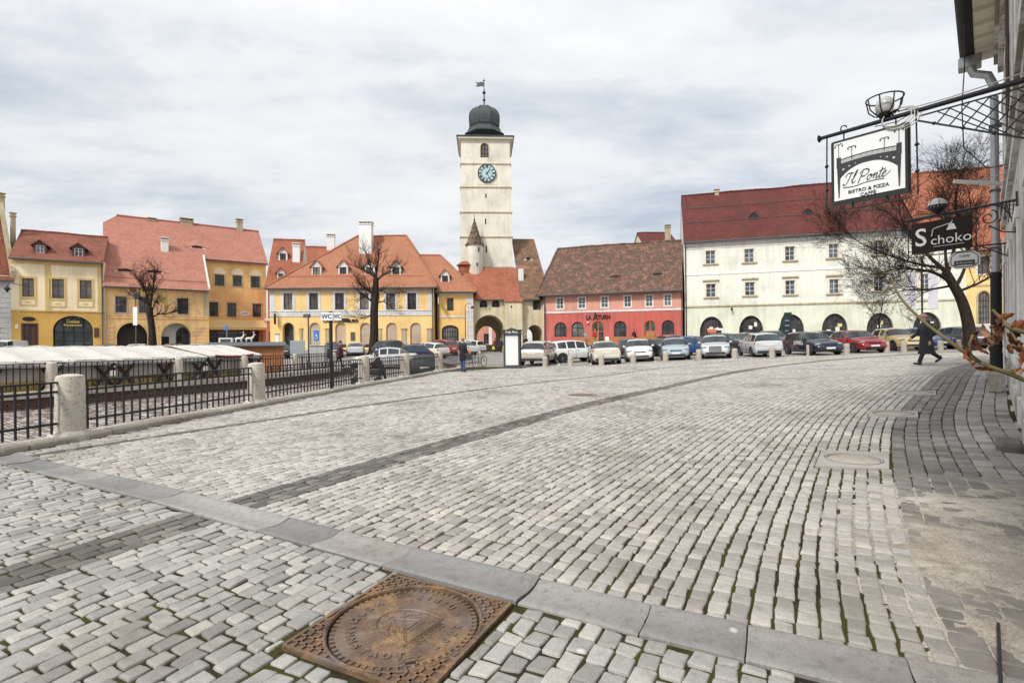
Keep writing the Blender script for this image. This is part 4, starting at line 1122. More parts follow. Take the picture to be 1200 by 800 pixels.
chimney(f, 194.3, 8.6, 278, 304, 4.6, 'white'); chimney(f, 179.5, 9, 255, 258, 9.2, 'sandstone', cap='sandstone'); chimney(f, 220.5, 14.5, 255.5, 262, 9.2, 'sandstone', cap='sandstone'); chimney(f, 282.5, 7, 256.5, 268, 9.2, 'sandstone', cap='sandstone')
eyelid(f, 147, 318, 2.9, .34, ze, 0, M['tile_b3']); eyelid(f, 181.5, 319.5, 2.9, .34, ze, 0, M['tile_b3']); eyelid(f, 232, 290.5, 2.6, .3, ze, 0, M['tile_b3'])
pipe(f, .12, 0, ze-.2, m='zinc')
# ---- sliver of a dark red house and the roofs behind
f = Fac('dark_red_house', 312.8, 65, 352, 66, 'sliver of a dark red house under an orange tile roof, squeezed between two yellow houses')
L = f.L; ze = f.z(325, 330); zr = f.z(330, 281, 5)
mb = MB(); wall_panel(mb, 0, L, 0, ze, [(.25,.8,0,2.4)]); shell(mb, 0, L, 0, 10, 0, ze); mb.build('wall', M['red'], f.e)
MB().box(.25,.8,.15,.2,0,2.4).build('door', M['darkframe'], f.e)
MB().bbox(-.2,.9,-.1,.05,f.z(315,376),f.z(315,373),.02).build('cornice', M['offwhite'], f.e)
MB().box(-.05,.2,-.06,.02,f.z(315,373),ze).build('pilaster', M['offwhite'], f.e)
roof(f, M['tile_b4'], 0, L, 0, 10, ze, zr, eo=.05)
dormer(f, 332.5, 7, 297, 305.5, ze, 0, M['tile_b4']); dormer(f, 330, 6, 320.5, 326, ze, 0, M['tile_b4'])
chimney(f, 348, 8.5, 284.5, 317, 2.2, 'white')
gable(f, M['offwhite'], .05, 0, 10, ze, zr-.2); gable(f, M['offwhite'], L-.05, 0, 10, ze, zr-.2)
f = Fac('tile_roofed_back_house', 352.4, 72, 392, 73, 'house behind with a plain orange roof ridge and one white chimney showing above its neighbours')
L = f.L; ze = f.z(370, 318); zr = f.z(370, 290, 4)
mb = MB(); wall_panel(mb, 0, L, 0, ze, []); shell(mb, 0, L, 0, 8, 0, ze); mb.build('wall', M['cream'], f.e)
roof(f, M['tile_b4'], 0, L, 0, 8, ze, zr); chimney(f, 388.5, 9, 274, 292, 3.5, 'white')
gable(f, M['cream'], .05, 0, 8, ze, zr-.2); gable(f, M['cream'], L-.05, 0, 8, ze, zr-.2)
# ---- big yellow hotel house
f = Fac('yellow_hotel', 316.6, 62, 508.5, 62.6, 'long bright yellow hotel with arched niches below and an orange hipped roof', 'hotel')
L = f.L; ze = f.z(412, 333); zr = f.z(450, 276.5, 6); zm = f.z(412, 369)
W = [f.rect(c-5.2, c+5.2, 343.2, 362.7) for c in (338,368,398.3,427.4,458.2,483)]
Ac = (338,369,399.3,428.5,459,487.2); ab = [f.rect(c-6.4, c+6.4, 378, 404) for c in Ac]
mb = MB(); wall_panel(mb, 0, L, zm, ze, W); lo = []
for i, a in enumerate(ab): lo.append((a[0],a[1],.35 if i else 0,a[3],(a[1]-a[0])/2,.22 if i else .6))
wall_panel(mb, 0, L, 0, zm, lo); shell(mb, 0, L, 0, 12, 0, ze); mb.build('wall', M['yellow'], f.e)
for r in W: window(f, r, 'brownframe', 'pane', nv=1, nh=(.7,), sur='greywhite', sw=.3)
for i, a in enumerate(ab):
    rise = (a[1]-a[0])/2
    if i == 0: 
        o = window(f, (a[0],a[1],0,a[3]), 'wood_dark', 'pane', rise=rise, nv=1, nh=(.62,), dp=.5, name='entrance', sur='ochre_trim', sw=.1)
    else:
        MB().prism([(a[0]-.02,.35)]+arc_pts(a[0]-.02,a[1]+.02,a[3]-rise,rise+.02,14)+[(a[1]+.02,.35)], lambda p,q,h:(p,h,q), .2, .26).build('blind_niche', M['beige'], f.e)
        MB().box(a[0]+.05,a[1]-.05,.1,.19,.35,.75).build('plinth_grille', M['darkframe'], f.e)
for c, wd in ((353,3.5),(383.5,4.5),(444.5,5),(473.5,5.5),(503,5.5)):
    z0, z1 = f.z(c,401), f.z(c,385.5); u0, u1 = f.u(c-wd/2), f.u(c+wd/2)
    b = MB(); b.bbox(u0,u1,-.1,.05,z0,z1,.02).bbox(u0-.08,u1+.08,-.16,.05,z1,z1+.12,.02).bbox(u0-.06,u1+.06,-.14,.05,z0-.25,z0,.02)
    for k in range(4): b.box(u0-.01,u1+.01,-.105,.02,z0+.3+.4*k,z0+.33+.4*k)
    b.build('stone_frame', M['sandstone'], f.e)
MB().box(f.u(411),f.u(416),-.06,.03,f.z(413,399),f.z(413,389)).build('notice_board', M['iron_grey'], f.e)
band(f, 0, L, zm-.12, zm+.45, 'greywhite', .07); band(f, 0, L, zm+.45, zm+.55, 'greywhite', .12); band(f, 0, L, ze-.6, ze-.05, 'greywhite', .12); band(f, 0, L, ze-1.05, ze-.95, 'greywhite', .05)
for u in (0.02, L-.62): band(f, u, u+.6, zm+.56, ze-1.1, 'greywhite', .04, name='pilaster')
dt = MB()
for i in range(80): u = L*i/80; dt.box(u+.05,u+.15,-.16,.0,ze-.85,ze-.68)
dt.build('dentils', M['greywhite'], f.e)
hl = f.u(421, 6); hr = L-f.u(477.5, 6)
roof(f, M['tile_b5'], 0, L, 0, 12, ze, zr, hl=hl, hr=hr, ov=.5)
for px in (371.5, 402.8, 434, 464.8): dormer(f, px, 8, 313, 322.5, ze, 0, M['tile_b5'])
chimney(f, 429, 14.5, 259, 297, 3.6, 'white', d=1.2)
sg = MB(); sg.tube([(i*L/100, .75, ze+.75*f.slope+.2) for i in range(4,97)], .02, 4); 
for i in range(4,97,3): sg.box(i*L/100-.02,i*L/100+.02,.72,.78,ze+.7*f.slope-.1,ze+.75*f.slope+.22)
sg.build('snow_guard', M['tile_b4'], f.e)
text('lettering', 'CASA LUXEMBURG', .52, M['black'], f.e, (f.u(399.5), -.06, f.z(399.5,376)), ext=.03, sx=.95, bold=.015)
st = MB()
for k in range(4): 
    c = f.u(402+2*k); z = f.z(402,373.5); st.prism([(c+(.14 if i%2==0 else .06)*math.sin(i*math.pi/5), z+(.14 if i%2==0 else .06)*math.cos(i*math.pi/5)) for i in range(10)], lambda a,b,h:(a,h,b), -.07, -.03)
st.build('stars', M['black'], f.e)
pipe(f, L-.12, 0, ze-.2); 
hs = MB(); u = f.u(324.3); z0, z1 = f.z(324,380), f.z(324,371)
hs.box(u-.02,u+.03,-.75,0,z1+.55,z1+.6).box(u-.03,u+.03,-.7,-.2,z0,z1+.35); hs.build('hanging_sign', M['black'], f.e)
MB().box(u-.036,u-.031,-.62,-.28,z0+.15,z0+.45).box(u-.036,u-.031,-.62,-.28,z0+.6,z0+.95).build('sign_picture', M['cream_white'], f.e)
# ---- orange-yellow annex
f = Fac('orange_yellow_annex', 513.2, 63.5, 555, 64, 'small orange yellow annex with one upper window beside the tower passage')
L = f.L; ze = f.z(535, 338.5); zr = f.z(510, 299, 5); zm = f.z(535, 371.5)
Wd = f.rect(524.3, 532, 349, 364); G = f.rect(519, 536.3, 382, 404)
mb = MB(); wall_panel(mb, 0, L, zm, ze, [Wd]); wall_panel(mb, 0, L, 0, zm, [(G[0],G[1],0,G[3],.5,.25)]); mb.build('wall', M['yellow2'], f.e)
sd = MB(); shell(sd, 0, L, 0, 10, 0, ze); sd.build('side_wall', M['yellow2'], f.e)
window(f, Wd, 'brownframe', 'pane', nv=1, nh=(.68,)); 
o = window(f, (G[0],G[1],0,G[3]), 'iron', 'pane_curtain', rise=.5, nv=5, nh=(.2,.4,.6,.8), dp=.12, name='barred_gate', sur='black', sw=.12)
band(f, 0, L, zm-.05, zm+.15, 'greywhite', .06); band(f, 0, L, ze-.75, ze-.05, 'greywhite', .1)
q = MB()
for i in range(12): q.bbox(L-.9+.15*(i%2), L+.02, -.04, .1, .3+.6*i, .3+.6*i+.56, .02) if .9+.6*i < ze-.7 else None
q.build('quoins', M['greywhite'], f.e)
roof(f, M['tile_b5'], -4.2, L, 0, 10, ze, zr, hr=4.2, ov=.5)
dormer(f, 522.3, 7, 323, 331, ze, 0, M['tile_b5'])
hs = MB(); u = f.u(514.6); z = f.z(514.5,352.5); hs.tube([(u,0,z+.35),(u,-1.5,z+.35)], .03, 5).box(u-.03,u+.03,-1.45,-.35,z-.45,z+.3); hs.build('hanging_sign', M['white'], f.e)
MB().box(u-.036,u-.031,-1.0,-.75,z-.05,z+.2).box(u-.036,u-.031,-1.2,-.55,z-.3,z-.22).build('sign_picture', M['black'], f.e)
pipe(f, .12, 0, ze-.2)
# ---- passage wing under the tower
f = Fac('gate_wing', 555.4, 65, 637, 66, 'cream wing with two arched passages at the foot of the clock tower')
L = f.L; ze = f.z(590, 347); zg = 0
A1 = f.rect(554.5, 590.5, 369, 404); A2 = f.rect(617.5, 639, 380.5, 404); r1 = (A1[1]-A1[0])/2
A1 = (.12, A1[1], 0, A1[3], r1*.95, 7.0); A2 = (A2[0], L-.12, 0, A2[3], 1.2, 7.0)
Wt = [f.rect(c-4.6, c+4.6, 351, 360) for c in (567,581.3)]; Wr = f.rect(625,634.3,350,363)
mb = MB(); wall_panel(mb, 0, L, 0, ze, [A1, A2]+[(a,b,c,d,.55) for a,b,c,d in Wt]+[Wr], rmi=0)
shell(mb, 0, L, 0, 7.0, 0, ze, back=False)
wall_panel(mb, 0, L, 0, ze, [(A1[0]+.5,A1[1]-.3,0,A1[3]-1.2,1.9,.6),(A2[0]+.2,A2[1]-.2,0,A2[3]-.3,1.0,.6)], 7.0)
mb.build('wall', M['cream'], f.e)
for r in Wt: window(f, r, 'brownframe', 'pane', rise=.55, nv=1, nh=(.5,))
window(f, Wr, 'darkframe', 'pane', nv=1, nh=(.5,))
pj = f.rect(591.5,611.5,354,404); b = MB(); b.bbox(pj[0],pj[1],-.9,.05,0,pj[3],.02); pr = b.build('buttress', M['cream'], f.e)
MB().prism([(.05,f.z(600,348)),(-1.05,pj[3]-.05),(-1.05,pj[3]+.05),(.05,f.z(600,348)+.1)], lambda a,b,h:(h,a,b), pj[0]-.1, pj[1]+.12).build('buttress_cap', M['tile_b4'], pr)
MB().box(f.u(599,-.9),f.u(600.6,-.9),-.91,-.8,f.z(600,361,-.9),f.z(600,358,-.9)).build('slit', M['black'], pr)
MB().box(f.u(574,-.1)-.1,f.u(574)+.12,-.08,0,f.z(574,362),f.z(574,359.5)).build('emblem', M['sandstone'], f.e)
bp = MB(); ub = f.u(611.8); bp.tube([(ub,-.12,0),(ub,-.12,ze)], .07, 6); bp.build('downpipe', M['iron_grey'], f.e)
us = f.u(610)
zt = f.z(575,313.5,4.3); s = (zt-ze)/4.3
vs = [(-1.2,-.45,ze-.45*s),(us,-.45,ze-.45*s),(us,4.3,zt),(-1.2,4.3,zt)]; vs += [(x,y,z-.15) for x,y,z in vs]
MB().add(vs, [(0,1,2,3),(7,6,5,4),(0,4,5,1),(1,5,6,2),(2,6,7,3),(3,7,4,0)]).build('roof', M['tile_b4'], f.e)
zk = f.z(615,280,9); sk = (zk-ze)/9; e1 = f.u(638)+.8; k0 = us+.02; k1 = f.u(627,9)
vs = [(k0,-.45,ze-.45*sk),(e1,-.45,ze-.45*sk),(k1,9,zk),(k0,9,zk),(e1+1.5,14,ze)]; n = len(vs); vs += [(x,y,z-.15) for x,y,z in vs]
MB().add(vs, [(0,1,2,3),(1,4,2),(0,5,6,1),(5,8,7,6),(3,8,5,0),(2,7,8,3)]).build('old_roof', M['tile_old2'], f.e)
MB().box(k0+.1,k0+.75,2.2,2.8,ze+2.2*sk-.4,ze+2.2*sk+1.6).build('white_chimney', M['offwhite'], f.e)
f.slope = sk; eyelid(f, 620, 304, 1.4, .35, ze, 0, M['tile_old2'])
MB().tube([(-1.2,-.5,ze-.5*s),(e1,-.5,ze-.5*s)], .08, 6).build('rain_gutter', M['iron_grey'], f.e)
# what shows through the passage
f2 = Fac('pink_house', 545, 90, 600, 90, 'pink house with a white column of trim seen through the tower passage'); L2 = f2.L
mb = MB(); wn = [(1.2+2.1*i, 2.1+2.1*i, 1.0, 2.8) for i in range(4)]; wall_panel(mb, 0, L2, 0, 7, wn); shell(mb, 0, L2, 0, 6, 0, 7); mb.build('wall', M['pinkfar'], f2.e)
for r in wn: window(f2, r, 'brownframe', 'pane')
MB().bbox(f2.u(573),f2.u(577),-.12,.05,0,6,.02).build('pilaster', M['white'], f2.e)
roof(f2, M['tile_b4'], 0, L2, 0, 6, 7, 10)
# ---- clock tower
f = Fac('clock_tower', 540.4, 70.5, 601.8, 70.9, 'tall cream clock tower with stepped ledges and a dark bulbous copper dome', 'tower')
L = f.L; zz = [f.z(571, y) for y in (313,277.5,248.5,219,191.5,160.5)]; c = L/2
zz = [0]+zz
mb = MB(); 
tp = [0,0.0,.03,.1,.2,.26,.2]
lv = [(zz[0],zz[1]),(zz[1],zz[2]),(zz[2],zz[3]),(zz[3],zz[4]),(zz[4],zz[5]),(zz[5],zz[6])]
ops_top = f.rect(565.5,574.5,167.3,184); 
for i, (a, b) in enumerate(lv):
    i0 = .045*i; ops = []
    if i == 0: ops = [(f.u(558),f.u(589.5),0,5.6,2.0,L)]
    if i == 5: ops = [(ops_top[0],ops_top[1],ops_top[2],ops_top[3],(ops_top[1]-ops_top[0])/2)]
    if i in (1,2,3): 
        px = (571,570.5,571.2)[i-1]; y0, y1 = ((288,296),(256,262.5),(226.5,231.5))[i-1]; r = f.rect(px-.8,px+.8,y0,y1); ops = [r]
    wall_panel(mb, i0, L-i0, a, b, ops, i0, .3); shell(mb, i0, L-i0, i0, L-i0, a, b, back=i>0)
    if i == 0: wall_panel(mb, i0, L-i0, a, b, [o_[:5]+(0.01,) for o_ in ops], L-i0)
mb.build('wall', M['towercream'], f.e)
for i in (1,2,3):
    px = (571,570.5,571.2)[i-1]; y0, y1 = ((288,296),(256,262.5),(226.5,231.5))[i-1]; r = f.rect(px-.8,px+.8,y0,y1)
    MB().box(r[0],r[1],.3,.35,r[2],r[3]).build('slit', M['black'], f.e)
for i in range(1,6):
    z = zz[i]; i0 = .045*(i-1)
    MB().bbox(i0-.1,L-i0+.1,i0-.1,L-i0+.1,z-.1,z+.08,.04).build('ledge', M['sandstone'], f.e)
    lg = MB(); 
r = ops_top; window(f, r, 'darkframe', 'pane_curtain', w=.22, rise=(r[1]-r[0])/2, nv=1, nh=(.3,.6), dp=.12, t=.12, sur='sandstone', sw=.1)
# clock
cu_, cz_ = f.uz(570.6, 203); rc = 1.2
M['dial'] = plain('pale_blue_dial', (.4,.58,.6), .6, var=.06)
ck = MB(); Mk = Matrix.Translation((cu_, .1, cz_)) @ Matrix.Rotation(R(90),4,'X')
ck.lathe([(.01,-.1),(rc-.02,-.1),(rc-.02,.11),(.01,.12)], 48, M=Mk); cl = ck.build('clock_dial', M['dial'], f.e)
MB().lathe([(rc-.05,-.1),(rc+.06,-.1),(rc+.06,.16),(rc-.05,.16)], 48, M=Mk, cap=False).lathe([(rc*.58,.0),(rc*.62,.0),(rc*.62,.135),(rc*.58,.135)], 40, M=Mk, cap=False).build('clock_ring', M['black'], cl)
for i, nm in enumerate(['XII','I','II','III','IV','V','VI','VII','VIII','IX','X','XI']):
    a = R(90-30*i); text('numeral', nm, .36, M['black'], cl, (cu_+.94*math.cos(a), -.035, cz_+.94*math.sin(a)), (R(90),R(30*i),0), ext=.012, sx=.8, bold=.02)
for nm, ln, deg, wd in (('hour_hand', .62, 42, .1), ('minute_hand', 1.0, 155, .075)):
    a = R(90-deg); d = Vector((math.cos(a),0,math.sin(a)))
    h = MB(); h.bar(Vector((cu_,-.06,cz_))-d*.22, Vector((cu_,-.06,cz_))+d*ln, .02, wd); h.build(nm, M['black'], cl)
MB().box(cu_-1.35,cu_+1.35,.15,.2,f.z(570,216),f.z(570,189.7)).build('dial_panel', M['cream_white'], f.e)
# eaves and dome
zt = zz[6]; e = MB(); e.bbox(-.22,L+.22,-.22,L+.22,zt-.28,zt,.04).build('eaves_board', M['cream_white'], f.e)
MB().bbox(-.38,L+.38,-.38,L+.38,zt,zt+.12,.05).build('eaves_plate', M['copper'], f.e)
YC = 70.7+L/2; k = YC/FL
pr = [(24.5*k,160.4),(20.5*k,157),(18.8*k,153.5),(17.2*k,151.5),(18.3*k,149.5),(18.9*k,145),(18.9*k,141),(18.5*k,137.5),(17*k,133.8),(14.2*k,130.3),(10*k,127.6),(5.2*k,125.9),(1.8*k,124.8),(.6*k,123.5)]
def dz(py): return f.z(568.5, py, L/2)
dm = MB(); dm.lathe([(r_, dz(y)) for r_, y in pr], 8, (c-.1,c,0), rot=R(22.5)); 
dome = dm.build('dome', M['copper'], f.e)
vt = MB()
for k_ in range(8):
    a = R(45*k_-90); rr = 16.2*k*math.cos(R(22.5)); vt.box(-.35,.35,-.1,.15,dz(154.2),dz(152.8),M=Matrix.Translation((c-.1+rr*1.06*math.cos(a), c+rr*1.06*math.sin(a),0)) @ Matrix.Rotation(a+R(90),4,'Z'))
vt.build('vent', M['black'], dome)
sm = MB()
for k_ in range(8):
    a = R(45*k_+22.5); sm.tube([(c-.1+(r_+.02)*math.cos(a), c+(r_+.02)*math.sin(a), dz(y)) for r_, y in pr[1:-1]], .05, 4)
sm.build('seam', M['copper'], dome)
sp = MB(); cx = c-.1
sp.lathe([(.12,dz(124)),(.1,dz(119)),(.26,dz(117.6)),(.1,dz(116)),(.09,dz(111)),(.3,dz(109)),(.12,dz(107)),(.06,dz(104)),(.05,dz(96)),(.16,dz(94.6)),(.03,dz(93.5)),(.02,dz(91))], 8, (cx,c,0)); sp.build('finial', M['copper'], dome)
fl = MB(); z1 = dz(99); fl.prism([(cx-.05,z1-.35),(cx-.5,z1-.28),(cx-.75,z1-.4),(cx-1.2,z1-.3),(cx-.95,z1-.02),(cx-1.25,z1+.3),(cx-.7,z1+.22),(cx-.5,z1+.35),(cx-.05,z1+.3)], lambda a,b,h:(a,c+h,b), -.02, .02); fl.build('weather_vane', M['iron_grey'], dome)
# stair turret in front
w0 = -1.6; tc = f.u(557.3, w0); rt = 9.6*(70.5+w0)/FL
tt = MB(); tt.lathe([(.25,f.z(557,334,w0)),(rt*.72,f.z(557,331,w0)),(rt,f.z(557,326,w0)),(rt,f.z(557,286.5,w0))], 20, (tc,w0+.3,0)); tu = tt.build('stair_turret', M['towercream'], f.e, smooth=True, angle=40)
M['turrettile'] = tiles('banded_turret_tiles', (.05,.035,.028), (.22,.15,.1), (.4,.32,.22), .6, bw=.5, rh=.5, mscale=2)
zc = lambda y: f.z(557,y,w0)
MB().lathe([(rt+.22,zc(287.5)),(rt*.98,zc(284)),(rt*.8,zc(279.8)),(rt*.82,zc(279.2)),(rt*.55,zc(273)),(rt*.58,zc(272.4)),(rt*.36,zc(267)),(rt*.39,zc(266.4)),(rt*.16,zc(260)),(.03,zc(257))], 12, (tc,w0+.3,0)).build('turret_roof', M['turrettile'], tu)
MB().lathe([(.05,zc(259)),(.16,zc(257)),(.05,zc(255.5)),(.02,zc(248.5))], 6, (tc,w0+.3,0)).build('finial', M['iron_grey'], tu)
for y0, y1, px in ((289,294,562),(307,311.5,560)):
    MB().box(f.u(px,w0-rt)-.09,f.u(px,w0-rt)+.09,w0+.3-rt*.98,w0+.4-rt*.7,f.z(px,y1,w0-rt),f.z(px,y0,w0-rt)).build('slit', M['black'], tu)
MB().lathe([(.9,zc(322)),(.95,zc(312)),(1.25,zc(311)),(.6,zc(306.5)),(.3,zc(306))], 10, (f.u(546,w0),w0+.2,0)).build('side_turret', M['tile_b4'], f.e)
# ---- red house
f = Fac('red_house', 637.5, 65, 800.5, 59.8, 'red and salmon house with white windows under a sagging mossy old tile roof')
L = f.L; ze = f.z(718, 337); zm = f.z(718, 364.6); zr = f.z(728, 286.5, 5.5)
wp = [(656.7,349,362),(682.4,348.3,361.3),(709,347.3,360.3),(736,346.5,359.7),(761.2,345.5,359),(783,344.7,358.2)]
W = [f.rect(x-4.1, x+4.1, a, b) for x, a, b in wp]
lows = [(657,7,377.5,0),(677,7,377,0),(701,7.2,376.3,1),(727,7.2,376,0),(762,6.8,375.6,1),(783,7.2,375,0)]
lo = []
for x, h, y, dr in lows:
    a = f.rect(x-h, x+h, y, 394.5); lo.append((a[0],a[1],0 if dr else a[2],a[3],(a[1]-a[0])/2))
mb = MB(); wall_panel(mb, 0, L, zm, ze, W, mi=0); wall_panel(mb, 0, L, 0, zm, lo, mi=1); shell(mb, 0, L, 0, 11, 0, ze, 0); mb.build('wall', [M['salmon'], M['red']], f.e)
band(f, 0, L, zm-.08, zm+.14, 'offwhite', .06); band(f, 0, L, 0, .55, 'offwhite', .05, name='plinth'); band(f, 0, L, ze-.3, ze-.02, 'salmon', .12)
for r in W: window(f, r, 'whiteframe', 'pane_blue', nv=1, nh=(.4,.7), sur='whiteframe', sw=.1, dp=.05)
for (x, h, y, dr), r in zip(lows, lo):
    rise = (r[1]-r[0])/2
    if dr:
        o = window(f, r[:4], 'wood_orange', 'pane', rise=rise, nv=1, nh=(.62,), dp=.14, name='door', t=.12)
        zt = r[2]+(r[3]-r[2])*.6
        MB().box(r[0]+.15,(r[0]+r[1])/2-.06,.1,.15,.1,zt).build('door_leaf', M['wood_orange'], o)
        if x > 750: MB().box((r[0]+r[1])/2+.06,r[1]-.15,.1,.15,.1,zt).build('door_leaf', M['wood_orange'], o)
    else: window(f, r[:4], 'black', 'pane', rise=rise, nv=1, nh=(.6,), dp=.12, t=.09, sur='red', sw=.08)
roof(f, M['tile_old'], 0, L, 0, 11, ze, zr, ov=.75, hl=f.u(655,5.5), eo=.0, sagk=.13)
eyelid(f, 722, 326, 3.4, .36, ze, 0, M['tile_old']); eyelid(f, 771.5, 323.5, 2.6, .42, ze, 0, M['tile_old'])
z = f.z(700,372)
text('lettering', 'LA', .72, M['black'], f.e, (f.u(690.2), -.08, z), ext=.03, sx=.8, bold=.02)
text('lettering', 'TURN', .72, M['black'], f.e, (f.u(708.2), -.08, f.z(707,371.5)), ext=.03, sx=.82, bold=.02)
tw = MB(); uc = f.u(698.2); z0 = f.z(698.2,374.4); tw.prism([(uc-.36,z0),(uc-.16,z0+.4),(uc-.2,z0+.58),(uc-.04,z0+.78),(uc,z0+1.0),(uc+.04,z0+.78),(uc+.2,z0+.58),(uc+.16,z0+.4),(uc+.36,z0),(uc+.15,z0),(uc,z0+.3),(uc-.15,z0)], lambda a,b,h:(a,h,b), -.1, -.04); tw.build('tower_emblem', M['black'], f.e)
MB().bbox(f.u(688.5),f.u(690.3),-.3,0,f.z(689,378.6),f.z(689,376.8),.03).build('wall_lamp', M['white'], f.e)
pipe(f, .15, 0, ze-.2); pipe(f, L-.1, 0, ze-.2)
wr = MB(); wr.tube([(f.u(640+2*i), -.06, f.z(640+2*i, 343+2.2*math.sin(i*.09)-.02*i*1.2)) for i in range(78)], .025, 4); wr.build('cable', M['black'], f.e)
# behind it
f = Fac('back_red_roof_house', 756, 80, 795, 80, 'dark red roof with a pale chimney rising behind the mossy roof'); L = f.L; ze = f.z(775,286); zr = f.z(775,273,4)
mb = MB(); wall_panel(mb, 0, L, 0, ze, []); shell(mb, 0, L, 0, 8, 0, ze); mb.build('wall', M['cream'], f.e); roof(f, M['tile_dark'], 0, L, 0, 8, ze, zr)
chimney(f, 784.5, 5.5, 263, 282, -2.5, 'sandstone', cap='sandstone')
gable(f, M['cream'], .05, 0, 8, ze, zr-.2)
# ---- long green house
f = Fac('pale_green_house', 803, 60, 1133, 52.2, 'long pale green three storey house with arched shop windows and a dark red roof')
L = f.L; ze = f.z(860, 277); z1 = f.z(803,322); zm = f.z(803,359.7); zr = f.z(806, 229.5, 6.5)
wu = [(833.6,293.5,309),(879,291.5,307.3),(926.7,288.7,305),(978,285.6,302),(1030.6,281.5,298.5),(1085,278,295.5)]
wl = [(833.8,332.5,348),(879.5,330.5,346),(926.7,328.5,345),(978.3,327,343.8),(1030.8,324,341),(1085,321,338.5)]
WU = [f.rect(x-5.7,x+5.7,a,b) for x,a,b in wu]; WL = [f.rect(x-5.7,x+5.7,a,b) for x,a,b in wl]
ar = [(834.2,14,370.8),(880.5,14.2,369.6),(928,14.6,368.2),(978.5,15.2,367.2),(1031.5,15.8,366.4),(1087,16.8,365.6)]
AR = []
for x,h,y in ar:
    r = f.rect(x-h,x+h,y,398); AR.append((r[0],r[1],0.25,r[3],1.75,.45))
mb = MB(); wall_panel(mb, 0, L, zm, ze, WU+WL, mi=0); wall_panel(mb, 0, L, 0, zm, AR, mi=1); shell(mb, 0, L, 0, 13, 0, ze, 0); mb.build('wall', [M['palegreen'], M['green']], f.e)
for r in WU: window(f, r, 'whiteframe', 'pane_blue', nv=1, nh=(.36,.66), sur='cream_white', sw=.22, sill='sandstone', t=.06)
for r in WL: window(f, r, 'whiteframe', 'pane_blue', nv=1, nh=(.36,.66), sur='cream_white', sw=.22, sill='sandstone', lintel='sandstone', t=.06)
for i, r in enumerate(AR):
    o = window(f, r[:4], 'wood_dark' if i else 'brownframe', 'pane', rise=1.75, nv=3, nh=(.3,.6), dp=.32, t=.13, name='shop_window')
    for k in range(3):
        a = rnd.uniform(r[0]+.3,r[1]-.7); z = rnd.uniform(.9,1.9); MB().box(a,a+rnd.uniform(.25,.45),.3,.315,z,z+rnd.uniform(.25,.5)).build('shop_poster', M[('cream_white','white','canvas')[(i+k)%3]], o)
band(f, 0, L, zm-.08, zm+.1, 'sandstone', .1); band(f, 0, L, z1-.12, z1+.14, 'white', .06); band(f, 0, L, ze-.9, ze-.1, 'offwhite', .16); band(f, 0, L, ze-1.25, ze-1.1, 'offwhite', .05)
ud = f.u(1072)
roof(f, M['tile_dark'], 0, ud, 0, 13, ze, zr, ov=.5, eo=.1)
o2 = roof(f, M['tile_orange'], ud+.35, L, 0, 13, ze, zr+.25, ov=.5, eo=.1, name='orange_roof')
gable(f, M['palegreen'], .05, 0, 13, ze, zr-.15)
for x, y in ((884,255.5),(947.5,251)): 
    f.slope = (zr-ze)/6.5
    w = 0
    for _ in range(8): z = f.z(x,y,w); w = on_roof(f,ze,0,z)
    u = f.u(x,w); ey = MB(); n = 8
    A = [(u+.55*t/n*1.0, w-.15, z+.62*math.cos(t/n*math.pi/2)) for t in range(-n,n+1)]; B = [(a[0], w+1.1, z+1.1*f.slope+.05) for a in A]
    ey.rings([A,B], cap=False, closed=False); o = ey.build('roof_eye', M['tile_dark'], f.e, smooth=True)
    MB().prism([(a[0],a[2]-.06) for a in A]+[(u+.5,z-.2),(u-.5,z-.2)], lambda p,q,h:(p,h,q), w-.08, w-.04).build('louvre', M['black'], o)
for q_ in (.33,.66):
    wq = q_*6.5; MB().tube([(.2,wq-.1,ze+wq*f.slope+.12),(ud,wq-.1,ze+wq*f.slope+.12)], .035, 4).build('snow_bar', M['iron_grey'], f.e)
chimney(f, 842, 5, 221, 229, 6.2, 'sandstone', cap='sandstone', d=.5)
pipe(f, .12, 0, ze-.3, m='iron')
lp = MB(); u = f.u(857.5); lp.tube([(u,0,f.z(857,360.5)),(u,-.35,f.z(857,360.5))], .03, 5).lathe([(.02,.0),(.12,-.15),(.09,-.4),(.02,-.45)], 8, (u,-.4,f.z(857,360.5)+.05)); lp.build('wall_lamp', M['black'], f.e)
# ---- yellow house beyond, at the right
f = Fac('golden_yellow_house', 1133.6, 52.1, 1260, 49.4, 'golden yellow house with tall barred arched windows and an orange roof at the corner')
L = f.L; ze = f.z(1150,287); zr = f.z(1150,197,6.5)
A = f.rect(1146.5,1160.5,341,386); ab = [(A[0]+k*5.2,A[1]+k*5.2,A[2],A[3],.7) for k in range(2)]; Wd = [(a[0],a[1],ze-2.9,ze-1.2) for a in ab]
mb = MB(); wall_panel(mb, 0, L, 0, ze, ab+Wd); shell(mb, 0, L, 0, 13, 0, ze); mb.build('wall', M['yellow'], f.e)
for a in ab: window(f, a[:4], 'darkframe', 'pane_curtain', rise=.7, nv=3, nh=(.15,.3,.45,.6,.75), sur='sandstone', sw=.15, t=.06)
for r in Wd: window(f, r, 'brownframe', 'pane', sur='cream_white')
band(f, 0, L, A[3]+.5, A[3]+.7, 'sandstone', .08); band(f, 0, L, A[2]-.6, A[2]-.4, 'sandstone', .1); band(f, 0, L, ze-.6, ze-.05, 'cream_white', .15)
roof(f, M['tile_orange'], 0, L, 0, 13, ze, zr, ov=.5, eo=.1)
gable(f, M['yellow'], .05, 0, 13, ze, zr-.15)
